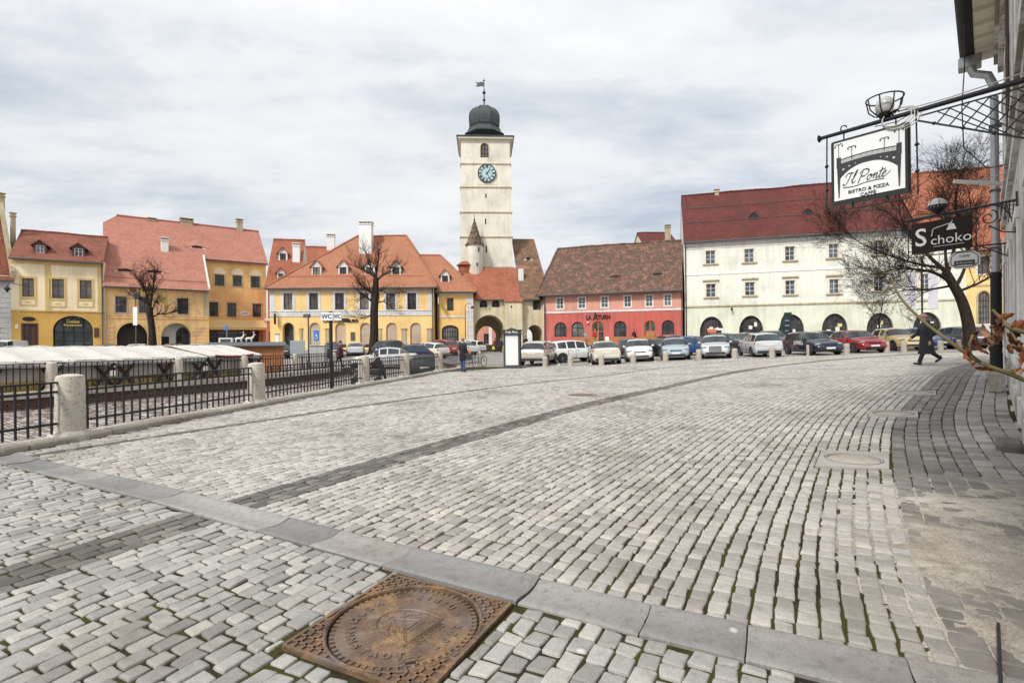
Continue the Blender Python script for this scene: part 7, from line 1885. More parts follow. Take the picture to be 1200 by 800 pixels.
# ------------------------------------------------------------------ people
M['skin'] = plain('skin', (.5,.29,.2), .55, var=.06)
SK = {}
def cloth(c, n): 
    if n not in SK: SK[n] = plain('cloth_'+n, c, .9, var=.25, scale=14, bump=.2)
    return SK[n]
def person(loc, head, label, pose, h=1.72, coat=None, trousers=None, shoes=None, hat=None, hair=None, coat_len=.78, hood=False, flare=1.0, cat='person'):
    """pose: thigh / knee / arm / elbow angles in degrees (forward positive) for (left, right), lean"""
    e = empty('person', (loc[0],loc[1],loc[2]), R(head), label, cat); k = h/1.72
    lean = R(pose.get('lean',0)); th = pose.get('thigh',(0,0)); kn = pose.get('knee',(0,0)); am = pose.get('arm',(5,-5)); el = pose.get('elbow',(15,15)); sp = pose.get('spread',8)
    def leg(s, t, b):
        hip = Vector((0,s*.095,.9)); a = R(t); k1 = hip+Vector((math.sin(a),0,-math.cos(a)))*.42; a2 = R(t-b); an = k1+Vector((math.sin(a2),0,-math.cos(a2)))*.41
        fa = a2 if pose.get('foot') is None else R(pose['foot'][0 if s>0 else 1]); toe = an+Vector((math.cos(fa)*.17,0,math.sin(fa)*.17-.045)); return hip,k1,an,toe
    lg = [leg(1,th[0],kn[0]), leg(-1,th[1],kn[1])]
    drop = min(min(l[2].z-.085, l[3].z-.025) for l in lg)
    dz_ = Vector((0,0,-drop)); lg = [[p+dz_ for p in l] for l in lg]
    pel = Vector((0,0,.94))+dz_; up = Vector((math.sin(lean),0,math.cos(lean)))
    wst = pel+up*.14; chs = pel+up*.36; nk = pel+up*.53; hd0 = nk+up*.09+Vector((.015,0,0)); hd1 = hd0+Vector((.02,0,.11))
    arms = []
    for s, a, b in ((1,am[0],el[0]),(-1,am[1],el[1])):
        sh = chs+up*.1+Vector((0,s*.175,0)); a_ = R(a)+lean*.3; elb = sh+Vector((math.sin(a_),s*math.sin(R(sp)),-math.cos(a_)))*.28; a2 = R(a+b); wr = elb+Vector((math.sin(a2),s*math.sin(R(sp*.3)),-math.cos(a2)))*.25; arms.append((sh,elb,wr,Vector((math.sin(a2),0,-math.cos(a2))),s))
    V, E, Rr = [], [], []
    def add(p, r, par=None):
        V.append(p*k); Rr.append(r*k); i = len(V)-1
        if par is not None: E.append((par,i))
        return i
    ip = add(pel,.125); iw = add(wst,.115,ip); ic = add(chs,.13,iw); inn = add(nk,.055,ic); ih = add(hd0,.072,inn); i2 = add(hd1,.088,ih); add(hd1+Vector((-.01,0,.07)),.06,i2)
    for l in lg:
        a = add(l[0],.09,ip); b = add(l[1],.06,a); c_ = add(l[2],.042,b); d = add(l[3],.03,c_)
    for sh,elb,wr,dv,s in arms:
        a = add(sh,.058,ic); b = add(elb,.043,a); c_ = add(wr,.028,b); pm = add(wr+dv*.06,.03,c_)
        for q in range(4):
            o = (q-1.5)*.02; fl_ = (.075,.085,.08,.06)[q]; r0 = add(wr+dv*.1+Vector((o,0,0)),.010,pm); r1 = add(wr+dv*(.1+fl_*.5)+Vector((o*1.1,-s*.008,0)),.0085,r0); add(wr+dv*(.1+fl_)+Vector((o*1.1,-s*.03,0)),.007,r1)
        t0 = add(wr+dv*.05+Vector((.035,-s*.01,0)),.010,pm); add(wr+dv*.09+Vector((.055,-s*.02,0)),.008,t0)
    me = bpy.data.meshes.new('body_skeleton'); me.from_pydata([tuple(v) for v in V], E, []); o = bpy.data.objects.new('tmp_body', me); COL.objects.link(o)
    sm = o.modifiers.new('Skin','SKIN'); sm.use_smooth_shade = True
    for i, sv in enumerate(me.skin_vertices[0].data): sv.radius = (Rr[i],Rr[i]); sv.use_root = (i == 0)
    ss = o.modifiers.new('Sub','SUBSURF'); ss.levels = 1; ss.render_levels = 1
    dg = bpy.context.evaluated_depsgraph_get(); m2 = bpy.data.meshes.new_from_object(o.evaluated_get(dg)); bpy.data.objects.remove(o); bpy.data.meshes.remove(me)
    # face: nose, eye sockets, ears joined into the same mesh
    import bmesh
    ex = MB(); hc = (hd0+hd1)*.5*k
    ex.ell(hc+Vector((.085,0,.01))*k, (.024*k,.014*k,.022*k), 6, 5)
    for s in (-1,1): ex.ell(hc+Vector((0,s*.086,.01))*k, (.022*k,.012*k,.034*k), 6, 5)
    ex.ell(hc+Vector((.075,0,-.04))*k, (.014*k,.026*k,.008*k), 6, 5)
    xm = ex.mesh('face', [M['skin']], True); bm = bmesh.new(); bm.from_mesh(m2); bm.from_mesh(xm); bm.to_mesh(m2); bm.free(); bpy.data.meshes.remove(xm)
    m2.materials.clear(); m2.materials.append(M['skin']); m2.polygons.foreach_set('use_smooth', [True]*len(m2.polygons))
    b = bpy.data.objects.new('body', m2); COL.objects.link(b); b.parent = e
    ey = MB()
    for s in (-1,1): ey.ell(hc+Vector((.078,s*.032,.025))*k, (.012*k,.014*k,.008*k), 6, 4)
    ey.build('eyes', M['black'], e)
    def ring(c_, rx, ry, n=14, tilt=0.0): return [c_*k+Vector((rx*math.cos(2*math.pi*i/n)*k, ry*math.sin(2*math.pi*i/n)*k, tilt*rx*math.cos(2*math.pi*i/n)*k)) for i in range(n)]
    if trousers is not None:
        t = MB()
        for l in lg: t.tube([(l[0]+Vector((0,0,.06)))*k,l[0].lerp(l[1],.4)*k,l[0].lerp(l[1],.92)*k,l[1].lerp(l[2],.08)*k,l[1].lerp(l[2],.5)*k,l[1].lerp(l[2],1.02)*k],[.105*k,.095*k,.074*k,.072*k,.064*k,.062*k],14)
        t.rings([ring(pel+Vector((0,0,.08)),.125,.165),ring(pel-Vector((0,0,.03)),.13,.175),ring(pel-Vector((0,0,.1)),.1,.15)]); t.build('trousers', trousers, e, smooth=True, angle=70)
    if shoes is not None:
        for l in lg:
            s_ = MB()
            d = (l[3]-l[2]); d.z = d.z+.045; d.normalize(); c0 = l[2]-Vector((0,0,.035)); s_.tube([(c0-d*.07)*k,(c0-d*.03)*k,(c0+d*.08)*k,(c0+d*.17)*k,(c0+d*.2)*k], [.03*k,.052*k,.05*k,.04*k,.015*k], 10, flat=.8); s_.tube([(l[2]+Vector((0,0,.06)))*k,(l[2]-Vector((0,0,.03)))*k],[.055*k,.052*k],10)
            s_.build('shoe', shoes, e, smooth=True, angle=60)
    if coat is not None:
        cm = MB(); hem = nk-up*coat_len
        if abs(th[0]-th[1]) > 20: fw = .03
        else: fw = 0
        cm.rings([ring(hem+Vector((.01,0,0)),(.17+fw)*flare,.2*flare),ring(pel+Vector((0,0,-.02)),.165,.195),ring(wst,.15,.18),ring(chs,.16,.205),ring(chs+up*.1,.135,.195),ring(nk-up*.02,.075,.085),ring(nk+up*.035,.085,.095),ring(nk+up*.04,.06,.07)])
        for sh,elb,wr,dv,s in arms: cm.tube([(sh+Vector((0,-s*.05,.02)))*k,sh*k,sh.lerp(elb,.5)*k,elb*k,elb.lerp(wr,.6)*k,(wr+dv*.015)*k],[.06*k,.082*k,.072*k,.064*k,.056*k,.05*k],12)
        if hood: cm.ell((nk+Vector((-.075,0,.035)))*k,(.075*k,.13*k,.075*k),12,8)
        cm.build('coat', coat, e, smooth=True, angle=75)
    if hat is not None:
        hm = MB(); hm.ell((hd1+Vector((-.012,0,.055)))*k,(.112*k,.102*k,.085*k),14,8); hm.tube([(hd1+Vector((-.012+.113*math.cos(q),.1*math.sin(q),.03)))*k for q in [i*math.pi/8 for i in range(17)]],.016*k,6,cap=False)
        hm.build('hat', hat, e, smooth=True)
    if hair is not None:
        hm = MB(); hm.ell((hd1+Vector((-.03,0,.03)))*k,(.095*k,.1*k,.095*k),14,8); hm.build('hair', hair, e, smooth=True)
    return e, dict(nk=nk*k, chs=chs*k, arms=arms, k=k, pel=pel*k)
blk = cloth((.012,.013,.018),'black'); nav = cloth((.012,.016,.035),'navy'); den = cloth((.05,.09,.18),'denim'); grh = cloth((.2,.18,.16),'grey'); sho = M['black']
# the walking man
gx, gy = ground_px(1085.5, 421.5); 
X_, Y_ = 15.35, 19.0
X_ = ray(1085,400).x*Y_
e, inf = person((X_, Y_, gz(X_,Y_)+.02), 172, 'man walking left in a long black coat, pinkish knit cap and dark trousers', {'thigh':(20,-22),'knee':(2,34),'arm':(-14,20),'elbow':(20,30),'lean':4,'foot':(4,-38)}, h=1.84, coat=blk, trousers=blk, shoes=sho, hat=cloth((.33,.17,.17),'pink_knit'), coat_len=1.06, hood=True, flare=1.28)
bp = empty('backpack', (X_,Y_,gz(X_,Y_)+.02), R(172), 'black backpack worn by the walking man', 'backpack')
c_ = inf['chs']+Vector((-.26,0,-.05)); mb = MB(); mb.ell(c_,(.13,.17,.25),14,10); mb.ell(c_+Vector((-.09,0,-.08)),(.07,.13,.12),10,8); mb.build('bag', M['trim'], bp, smooth=True)
st = MB()
for s in (-1,1): st.tube([c_+Vector((.1,s*.1,.2)),c_+Vector((.2,s*.12,.25)),c_+Vector((.40,s*.12,.14)),c_+Vector((.42,s*.13,-.05)),c_+Vector((.25,s*.19,-.2)),c_+Vector((.08,s*.12,-.2))],.022,6)
st.build('strap', M['trim'], bp, smooth=True)
# the man standing at the railing
def pers(px, py, *a, Y=None, **k):
    x, y = ground_px(px, py) if Y is None else (at(px,400,Y).x, Y)
    return person((x,y,tz(x,y)+.02), *a, **k), (x,y)
(e, inf), pos = pers(542.5, 435.5, 60, 'person in a long black coat and jeans standing by the last travertine post', {'arm':(8,4),'elbow':(30,35),'thigh':(2,-2)}, h=1.66, coat=blk, trousers=den, shoes=sho, hair=grh, coat_len=.85)
b1, b2 = pos
o = MB().bbox(-.2,.2,-.08,.08,0,.35,.03).build('shoulder_bag', M['trim'], None, loc=(b1+.27,b2-.02,gz(b1,b2)+.62)); tag(o, 'dark bag hanging at the side of the person in the long black coat', 'bag')
# couple with shopping bags before the passage
for px, nm, cc, hh in ((580.3,'person in a dark red jacket walking to the passage with a yellow-green bag', cloth((.12,.02,.04),'maroon'), cloth((.1,.05,.03),'brown')),(587,'person in a dark blue jacket walking to the passage with a yellow-green bag', cloth((.02,.03,.06),'slate'), cloth((.35,.25,.1),'fair'))):
    (e, inf), (x,y) = pers(px, 0, 85, nm, {'thigh':(14,-12),'knee':(4,14),'arm':(-4,6),'elbow':(8,8)}, Y=66-3.5, h=1.66, coat=cc, trousers=blk, shoes=sho, hair=hh, coat_len=.72)
    s = 1 if px < 583 else -1
    a = inf['arms'][0 if s > 0 else 1]; w = Matrix.Rotation(R(85),4,'Z') @ (a[2]*inf['k'])
    bag = MB(); bag.rings([[(sx*q*.16,sy*q*.07,zz_) for sx,sy in ((-1,-1),(1,-1),(1,1),(-1,1))] for q,zz_ in ((.8,-.5),(1,-.46),(1.05,-.3),(.8,-.18),(.2,-.06))])
    o = bag.build('shopping_bag', cloth((.5,.6,.05),'lime'), None, loc=(x+w.x, y+w.y, tz(x,y)+w.z)); tag(o, 'yellow-green shopping bag held by the person in the '+('dark red' if s>0 else 'dark blue')+' jacket', 'bag')
# by the red house
pers(697.5, 0, 200, 'person in a bright red jacket standing at the red house door', {'arm':(4,4),'elbow':(40,40)}, Y=59.5, h=1.78, coat=cloth((.45,.01,.03),'red'), trousers=blk, shoes=sho, hair=cloth((.25,.17,.1),'brown2'), coat_len=.62)
pers(687.5, 0, 120, 'person in a grey jacket bending beside the terrace', {'arm':(40,30),'elbow':(20,20),'lean':35}, Y=59, h=1.7, coat=cloth((.25,.25,.26),'greyjacket'), trousers=blk, shoes=sho, hair=grh, coat_len=.66)
pers(913.5, 0, 250, 'person in black beside the feather flag', {'arm':(4,-4)}, Y=49, h=1.7, coat=blk, trousers=blk, shoes=sho, hair=blk, coat_len=.7)
pers(744, 0, 210, 'dark dressed person standing among the benches of the terrace', {'arm':(20,10),'elbow':(30,20),'lean':10}, Y=57.6, h=1.7, coat=blk, trousers=blk, shoes=sho, hair=blk, coat_len=.7)
pers(616, 0, 90, 'person in black standing at the second passage arch', {'arm':(4,-4)}, Y=60, h=1.72, coat=blk, trousers=blk, shoes=sho, hair=blk, coat_len=.8)
# on the ramp behind the railing
(e, inf), (x,y) = pers(397, 0, 20, 'person in a maroon coat pushing a pram up the ramp', {'thigh':(16,-14),'knee':(4,16),'arm':(35,35),'elbow':(35,35),'lean':8}, Y=31.5, h=1.62, coat=cloth((.09,.02,.025),'maroon2'), trousers=blk, shoes=sho, hair=cloth((.05,.03,.02),'darkbrown'), coat_len=.75)
pm = empty('pram', (x+.95,y+.3,tz(x+.95,y+.3)), R(20), 'dark grey pram pushed by the person in the maroon coat', 'pram')
mb = MB(); mb.ell((0,0,.62),(.4,.22,.16),12,8); mb.build('carrycot', nav, pm, smooth=True)
mb = MB(); mb.rings([[(-.1-.32*math.sin(a)*q,.23*s,.66+.3*math.cos(a)*q) for a in [i*math.pi/16 for i in range(-2,9)]] for s in (-1,1) for q in (1,)], cap=False, closed=False); mb.build('hood', blk, pm, smooth=True)
mb = MB(); [mb.tube([(-.45,s*.2,.95),(-.2,s*.22,.6),(.3,s*.22,.2)],.014,5) for s in (-1,1)]; mb.tube([(-.45,-.2,.95),(-.45,.2,.95)],.016,5); [mb.tube([(.3,s*.22,.6),(-.3,s*.22,.18)],.012,5) for s in (-1,1)]; mb.build('frame', M['iron_grey'], pm)
wm = MB().lathe([(.1,-.02),(.13,-.02),(.13,.02),(.1,.02)],14,M=Matrix.Rotation(R(90),4,'X')).mesh('wheel',[M['rubber']])
for wx in (-.3,.3):
    for s in (-1,1): o = bpy.data.objects.new('wheel', wm); COL.objects.link(o); o.parent = pm; o.location = (wx,s*.23,.13)
(e, inf), (x,y) = pers(447, 0, 170, 'person in a dark hooded jacket bending over a black scooter', {'thigh':(10,-16),'knee':(8,10),'arm':(45,40),'elbow':(20,25),'lean':25}, Y=27.6, h=1.74, coat=blk, trousers=blk, shoes=sho, hair=cloth((.06,.06,.06),'charcoal'), coat_len=.72, hood=True)
sx_, sy_ = x-.7, y-.1
sc = empty('motor_scooter', (sx_,sy_,tz(sx_,sy_)), R(175), 'black motor scooter on the ramp behind the railing', 'scooter')
mb = MB(); mb.tube([(-.75,0,.62),(-.5,0,.7),(-.1,0,.72),(.05,0,.6),(.1,0,.35),(.35,0,.3),(.5,0,.55),(.55,0,.9)],[.1,.15,.16,.13,.12,.12,.12,.07],10); mb.build('body', M['black'], sc, smooth=True)
mb = MB(); mb.bbox(-.7,.0,-.14,.14,.8,.88,.04); mb.build('seat', M['trim'], sc)
mb = MB(); mb.tube([(.45,-.33,1.02),(.52,0,.98),(.45,.33,1.02)],.018,6); mb.tube([(.52,0,.98),(.72,0,.3)],.03,6); mb.build('handlebar', M['iron_grey'], sc)
wm = MB().lathe([(.12,-.05),(.22,-.06),(.24,0),(.22,.06),(.12,.05)],18,M=Matrix.Rotation(R(90),4,'X')).mesh('wheel',[M['rubber']],True,40)
for wx in (-.55,.74): o = bpy.data.objects.new('wheel', wm); COL.objects.link(o); o.parent = sc; o.location = (wx,0,.24)
MB().ell((.6,0,.86),(.06,.08,.07),8,6).build('headlight', M['headlight'], sc)

# ------------------------------------------------------------------ bare trees
def barkmat(name, a, c):
    m, nt, b = newmat(name); b.inputs['Roughness'].default_value = .9; b.inputs['Specular IOR Level'].default_value = .2
    tc = N(nt,'ShaderNodeTexCoord'); mp = N(nt,'ShaderNodeMapping'); mp.inputs['Scale'].default_value = (9,9,2); nt.links.new(tc.outputs['Object'], mp.inputs[0])
    n1 = N(nt,'ShaderNodeTexNoise', Scale=1.2, Detail=8.0, Roughness=.7); nt.links.new(mp.outputs[0], n1.inputs['Vector'])
    r = ramp(nt, n1.outputs['Fac'], [(.3,a),(.7,c)]); nt.links.new(r.outputs[0], b.inputs['Base Color'])
    bp = N(nt,'ShaderNodeBump', Strength=.9, Distance=.04); nt.links.new(n1.outputs['Fac'], bp.inputs['Height']); nt.links.new(bp.outputs[0], b.inputs['Normal']); return m
M['bark'] = barkmat('dark_bark', (.012,.009,.007), (.055,.04,.03)); M['bark2'] = barkmat('twig_bark', (.014,.009,.007), (.04,.027,.019))
M['tuft'] = plain('dry_brown_leaves', (.2,.09,.035), .7, var=.5, scale=4)
def tree(x, y, label, trunk, limbs, seed, twig=3, spread=.7, len0=1.0, tufts=0, twr=.012, upw=.25, z=None, name='bare_tree', kid=(3,4), limbk=.85):
    """trunk: [(dx,dy,z,r)], limbs: list of polylines [(dx,dy,z,r)...]; twigs are grown from them"""
    rr = random.Random(seed); e = empty(name, (x,y,gz(x,y) if z is None else z), 0, label, 'tree')
    t = MB(); C = catmull(trunk, 6); t.tube([(a,b,c) for a,b,c,_ in C], [q[3] for q in C], 12); t.tube([(trunk[0][0],trunk[0][1],-.1),(trunk[0][0],trunk[0][1],.25)],[trunk[0][3]*1.45,trunk[0][3]*1.05],12)
    t.build('trunk', M['bark'], e, smooth=True)
    tw = MB(); tf = MB()
    def grow(p, d, l, r, lev):
        pts = [p]; n = 3 if lev > 1 else 2; q = p
        for i in range(n):
            d = (d+Vector((rr.gauss(0,.22),rr.gauss(0,.22),rr.gauss(0,.16)+upw*.25))).normalized(); q = q+d*(l/n); pts.append(q)
        tw.tube(pts, [r*(1-.55*i/n) for i in range(n+1)], 4 if lev > 1 else 3, cap=False)
        if lev <= 0:
            if tufts and rr.random() < tufts:
                a = d.orthogonal().normalized()*rr.uniform(.03,.07); b = d.cross(a).normalized()*.03+d*.02
                tf.add([q,q+a+b,q+d*.12,q-a+b],[(0,1,2,3)])
            return
        for i in range(rr.randint(*kid)):
            s = rr.uniform(.3,1.0); j = min(n-1,int(s*n)); pp = pts[j].lerp(pts[j+1], s*n-j if s < 1 else 1)
            dd = (d+Vector((rr.gauss(0,spread),rr.gauss(0,spread),rr.gauss(0,spread*.7)+upw))).normalized(); grow(pp, dd, l*rr.uniform(.5,.8), max(twr*.6,r*.5), lev-1)
    lb = MB()
    for li in limbs:
        C = catmull(li, 5); lb.tube([(a,b,c) for a,b,c,_ in C], [q[3]*limbk for q in C], 8)
        n = len(C)
        for i in range(int(n*.3), n):
            p = Vector(C[i][:3]); d = (Vector(C[min(n-1,i+1)][:3])-Vector(C[i-1][:3])).normalized()
            k = 2 if i < n-1 else 4
            for _ in range(k):
                dd = (d+Vector((rr.gauss(0,spread),rr.gauss(0,spread),rr.gauss(0,spread*.7)+upw))).normalized(); grow(p, dd, len0*rr.uniform(.7,1.25), max(twr,C[i][3]*.3), twig)
    lb.build('limb', M['bark'], e, smooth=True); tw.build('crown', M['bark2'], e, fix=False)
    if tufts and tf.v: tf.build('leaves', M['tuft'], e, fix=False)
    return e
def tr_px(px, py, Y, base, dy=0.0):
    p = at(px, py, Y); return (p.x-base.x, dy, p.z-base.z)
# crooked tree at the right
Yt = 31.9; bx = at(1139,405,Yt).x; base = Vector((bx,Yt,gz(bx,Yt)))
T = lambda px,py,r,dy=0: (*tr_px(px,py,Yt,base,dy), r)
tree(bx, Yt, 'leaning bare tree with a wide twiggy crown behind the dark brown shop sign', [T(1139,411,.40),T(1137,395,.34),T(1133,372,.30),T(1126,350,.27),T(1116,332,.24),T(1108,318,.22)],
     [[T(1108,318,.16),T(1096,300,.11,.4),T(1082,278,.085,.8),T(1070,250,.05,1),T(1068,222,.03,1)],[T(1110,320,.16),T(1112,298,.12,-.3),T(1110,268,.085,-.7),T(1104,236,.05,-1),T(1106,208,.03,-1.2)],[T(1116,332,.15),T(1092,322,.11,-.4),T(1066,318,.07,-.8),T(1036,318,.04,-1.2),T(1018,322,.028,-1.3)],
      [T(1120,336,.14),T(1136,316,.1,.4),T(1146,288,.07,.6),T(1152,252,.045,.8),T(1150,218,.03,.9)],[T(1122,342,.11),T(1140,332,.08,-.5),T(1158,318,.05,-.9)],[T(1104,314,.12),T(1086,306,.09,.9),T(1058,292,.06,1.6),T(1032,276,.035,2),T(1020,266,.025,2)],[T(1110,320,.12),T(1122,290,.09,.9),T(1130,252,.06,1.4),T(1128,222,.035,1.5)],[T(1118,334,.1),T(1098,338,.07,.5),T(1074,338,.045,.8),T(1056,344,.03,1)]],
     3, twig=3, spread=.52, len0=1.6, twr=.011, upw=.16, tufts=.08, kid=(3,5))
# tree before the hotel
Yt = 53; bx = at(437.5,410,Yt).x; base = Vector((bx,Yt,gz(bx,Yt)))
tree(bx, Yt, 'bare pruned tree in front of the yellow hotel', [T(437.5,413,.52),T(438.5,390,.42),T(438.5,365,.4),T(440,345,.36),T(440.5,325,.26)],
     [[T(440.5,332,.22),T(436,322,.16,.3),T(424,316,.1,.6),T(415,311,.06,.8)],[T(440.5,326,.2),T(443,314,.14,-.3),T(446,300,.08,-.6)],[T(440,345,.18),T(433,341,.14,-.5),T(428,336,.1,-.7)],[T(440.5,330,.2),T(449,321,.13,.4),T(460,316,.08,.8)],[T(439,362,.2),T(434,353,.14,.3),T(427,347,.09,.4),T(418,352,.05,.5)],[T(440,340,.14),T(450,342,.09,-.5),T(462,347,.05,-.8)],[T(440,356,.13),T(448,353,.09,.5),T(457,360,.05,.7)],[T(438.5,366,.13),T(430,372,.08,-.4),T(418,372,.05,-.6)],[T(440.5,325,.16),T(434,310,.09,-.4),T(431,300,.06,-.5)]],
     5, twig=3, spread=.5, len0=1.2, twr=.0065, upw=.22, kid=(2,3), limbk=.55)
Yt = 47; bx = at(178.5,405,Yt).x; base = Vector((bx,Yt,gz(bx,Yt)))
tree(bx, Yt, 'bare pruned tree in front of the old ochre house', [T(179,408,.36),T(178,385,.28),T(176,370,.27),T(175,360,.26)],
     [[T(175,362,.2),T(171,352,.17,.2),T(168,342,.13,.3),T(162,331,.07,.4),T(155,324,.05,.5)],[T(176,361,.2),T(180,345,.15,-.2),T(183,330,.11,-.3),T(184,320,.07,-.3)],[T(178,372,.13),T(183,368,.11,.3),T(194,367,.08,.4),T(203,364,.05,.5)],[T(175,358,.14),T(169,352,.1,-.3),T(163,348,.07,-.5)],[T(178,366,.12),T(185,356,.08,-.4),T(190,355,.05,-.5)],[T(168,342,.09),T(169,332,.07,-.2),T(170,322,.04,-.2)]],
     8, twig=3, spread=.5, len0=.9, twr=.0055, upw=.25, kid=(2,3), limbk=.52)
Yt = 39; bx = at(1030,390,Yt).x; base = Vector((bx,Yt,gz(bx,Yt)))
tree(bx, Yt, 'small thin tree with a few brown leaves before the green house', [T(1031,402,.09),T(1030.5,385,.07),T(1030,372,.05)], [[T(1030.5,378,.05),T(1024,366,.03,.2),T(1019,358,.02,.3)],[T(1030.5,376,.05),T(1031,362,.03,-.2),T(1032,353,.02,-.2)],[T(1030.5,380,.04),T(1037,370,.03,.2),T(1042,362,.02,.3)],[T(1030.5,382,.04),T(1022,376,.025,-.3)]],
     4, twig=2, spread=.6, len0=.7, twr=.006, tufts=.4, kid=(2,3), name='young_tree')

# ------------------------------------------------------------------ street furniture
def post_lamp(px, pybase, pytop, Y, label, kind='lantern', side=1):
    p = at(px, pybase, Y); z0 = tz(p.x,p.y); zt = at(px, pytop, Y).z-z0
    e = empty('street_lamp', (p.x,p.y,z0), 0, label, 'street lamp'); mb = MB()
    mb.lathe([(.12,0),(.11,.5),(.07,.6),(.05,.8),(.045,zt-.6)], 8)
    if kind == 'lantern':
        mb.build('pole', M['iron_grey'], e, smooth=True, angle=40)
        l = MB(); l.lathe([(.05,zt-.62),(.14,zt-.58),(.23,zt-.2),(.2,zt-.18)], 6); ln = l.build('lantern', M['pane_blue'], e)
        MB().lathe([(.27,zt-.2),(.22,zt-.14),(.08,zt-.05),(.04,zt),(.01,zt+.08)], 6).build('lantern_roof', M['iron'], ln)
    elif kind == 'hook':
        mb.build('pole', M['iron_grey'], e, smooth=True, angle=40)
        a = MB(); a.tube([(0,0,zt-.65)]+[(side*.45*(1-math.cos(q)),0,zt-.5+.45*math.sin(q)) for q in [i*math.pi/10 for i in range(9)]], .03, 6); a.build('arm', M['iron_grey'], e)
        s = MB(); s.lathe([(.05,.1),(.12,.02),(.22,-.2),(.2,-.2)], 10, (side*.85,0,zt-.45)); s.build('lamp_shade', M['iron'], e); MB().ell((side*.85,0,zt-.62),(.12,.12,.1),8,6).build('lamp_globe', M['globe'], e)
    else:
        mb.build('pole', M['iron_grey'], e, smooth=True, angle=40); MB().bbox(-.28,.12,-.09,.09,zt-.62,zt-.4,.03).build('lamp_head', M['iron_grey'], e)
post_lamp(159.5, 404, 342, 45, 'tall lantern street lamp by the bare tree at the ochre house')
e = [o for o in scene.objects if o.name.startswith('street_lamp')][-1]
post_lamp(362, 447, 360, 30.5, 'slim modern grey street lamp beside the information board', 'modern')
post_lamp(545.5, 406, 355, 61, 'curved hook street lamp in front of the annex', 'hook', 1)
post_lamp(640, 405, 355.5, 60, 'curved hook street lamp at the corner of the red house', 'hook', -1)
def banner():
    p = at(159.5,404,45); z = at(160,385,45).z
    o = MB().box(-.02,.35,-.01,.01,0,1.6).build('pole_banner', M['white'], None, loc=(p.x-.13,p.y-.12,at(160,381,45).z)); tag(o, 'narrow white banner strapped to the tall lantern lamp', 'banner')
banner()
p = at(2, 335, 45.5); e = empty('wall_lantern', (p.x-.2,46.2,p.z-.5), 0, 'black lantern on an arm at the lilac house', 'street lamp'); mb = MB(); mb.lathe([(.05,0),(.2,.3),(.3,.32),(.06,.55),(.02,.7)], 6); mb.build('lantern', M['iron'], e); MB().tube([(0,0,.65),(0,.3,.9),(0,2.4,.7)], .03, 5).build('arm', M['iron'], e)
# WC signpost
Yw = 16.4; x = at(388.5,458,Yw).x; z0 = gz(x,Yw); e = empty('signpost', (x,Yw,z0), 0, 'tall black signpost with two white WC signs', 'signpost')
zt = at(388,365,Yw).z-z0; MB().tube([(0,0,-.1),(0,0,zt)], .055, 10).build('pole', M['iron'], e, smooth=True, angle=50)
def wc(x0, x1, y, sz, rz, sx):
    a, b = at(x0,366,Yw).x-x, at(x1,366,Yw).x-x; zl, zh = at(388,375.5,Yw).z-z0, at(388,366.5,Yw).z-z0
    s = MB().bbox(a,b,y-.02,y+.02,zl,zh,.008).build('sign_board', M['white'], e); text('lettering', 'WC', sz, plain('sign_navy',(.02,.03,.12),.5), s, ((a+b)/2, y-.024, (zl+zh)/2), ext=.003, sx=sx, bold=.004)
wc(377.3, 391.2, -.09, .2, 0, .95); wc(391.5, 400.5, -.04, .19, 0, .62)
# parking sign, board, cabinets, stand
def simple_sign(px, py0, py1, w, h, Y, label, m, glyph=None):
    p = at(px, py1, Y); z0 = tz(p.x,p.y); zt = at(px,py0,Y).z-z0; e = empty('traffic_sign', (p.x,p.y,z0), 0, label, 'traffic sign')
    MB().tube([(0,0,-.05),(0,0,zt)], .03, 6).build('pole', M['zinc'], e); s = MB().bbox(-w/2,w/2,-.06,-.03,zt-h,zt,.012).build('sign_plate', m, e)
    if glyph: glyph(s, zt-h/2)
M['signblue'] = plain('sign_blue', (.03,.16,.5), .45)
def wheelchair(s, z):
    g = MB(); g.tube([(.0,-.07,z-.12),(-.02,-.07,z+.1),(.1,-.07,z+.04)], .03, 5); g.tube([(-.12+.14*math.cos(q)+.1,-.07,z-.16+.14*math.sin(q)) for q in [i*.5 for i in range(-6,6)]], .022, 5); g.ell((-.03,-.07,z+.2),(.045,.02,.045),8,6); g.build('symbol', M['white'], s)
simple_sign(371.2, 387, 412, .5, .95, 46, 'blue parking sign with a white symbol before the hotel', M['signblue'], wheelchair)
simple_sign(266, 381.3, 404, .3, .42, 44, 'small blue sign above the kiosk roof', M['signblue'])
Yb = 31.5; x = at(348.5,400,Yb).x; z0 = gz(x,Yb); e = empty('information_board', (x,Yb,z0), R(4), 'grey two-legged information board seen from behind', 'notice board')
za, zb_ = at(348,417.5,Yb).z-z0, at(348,399,Yb).z-z0; MB().bbox(-.44,.44,-.03,.03,za,zb_,.015).build('panel', plain('board_grey',(.3,.34,.35),.5), e)
for s in (-.26,.26): MB().tube([(s,.05,-.1),(s,.05,zb_+.02)], .028, 6).build('leg', M['iron_grey'], e)
MB().box(-.42,.42,.03,.045,(za+zb_)/2-.02,(za+zb_)/2+.02).build('rail', M['iron_grey'], e)
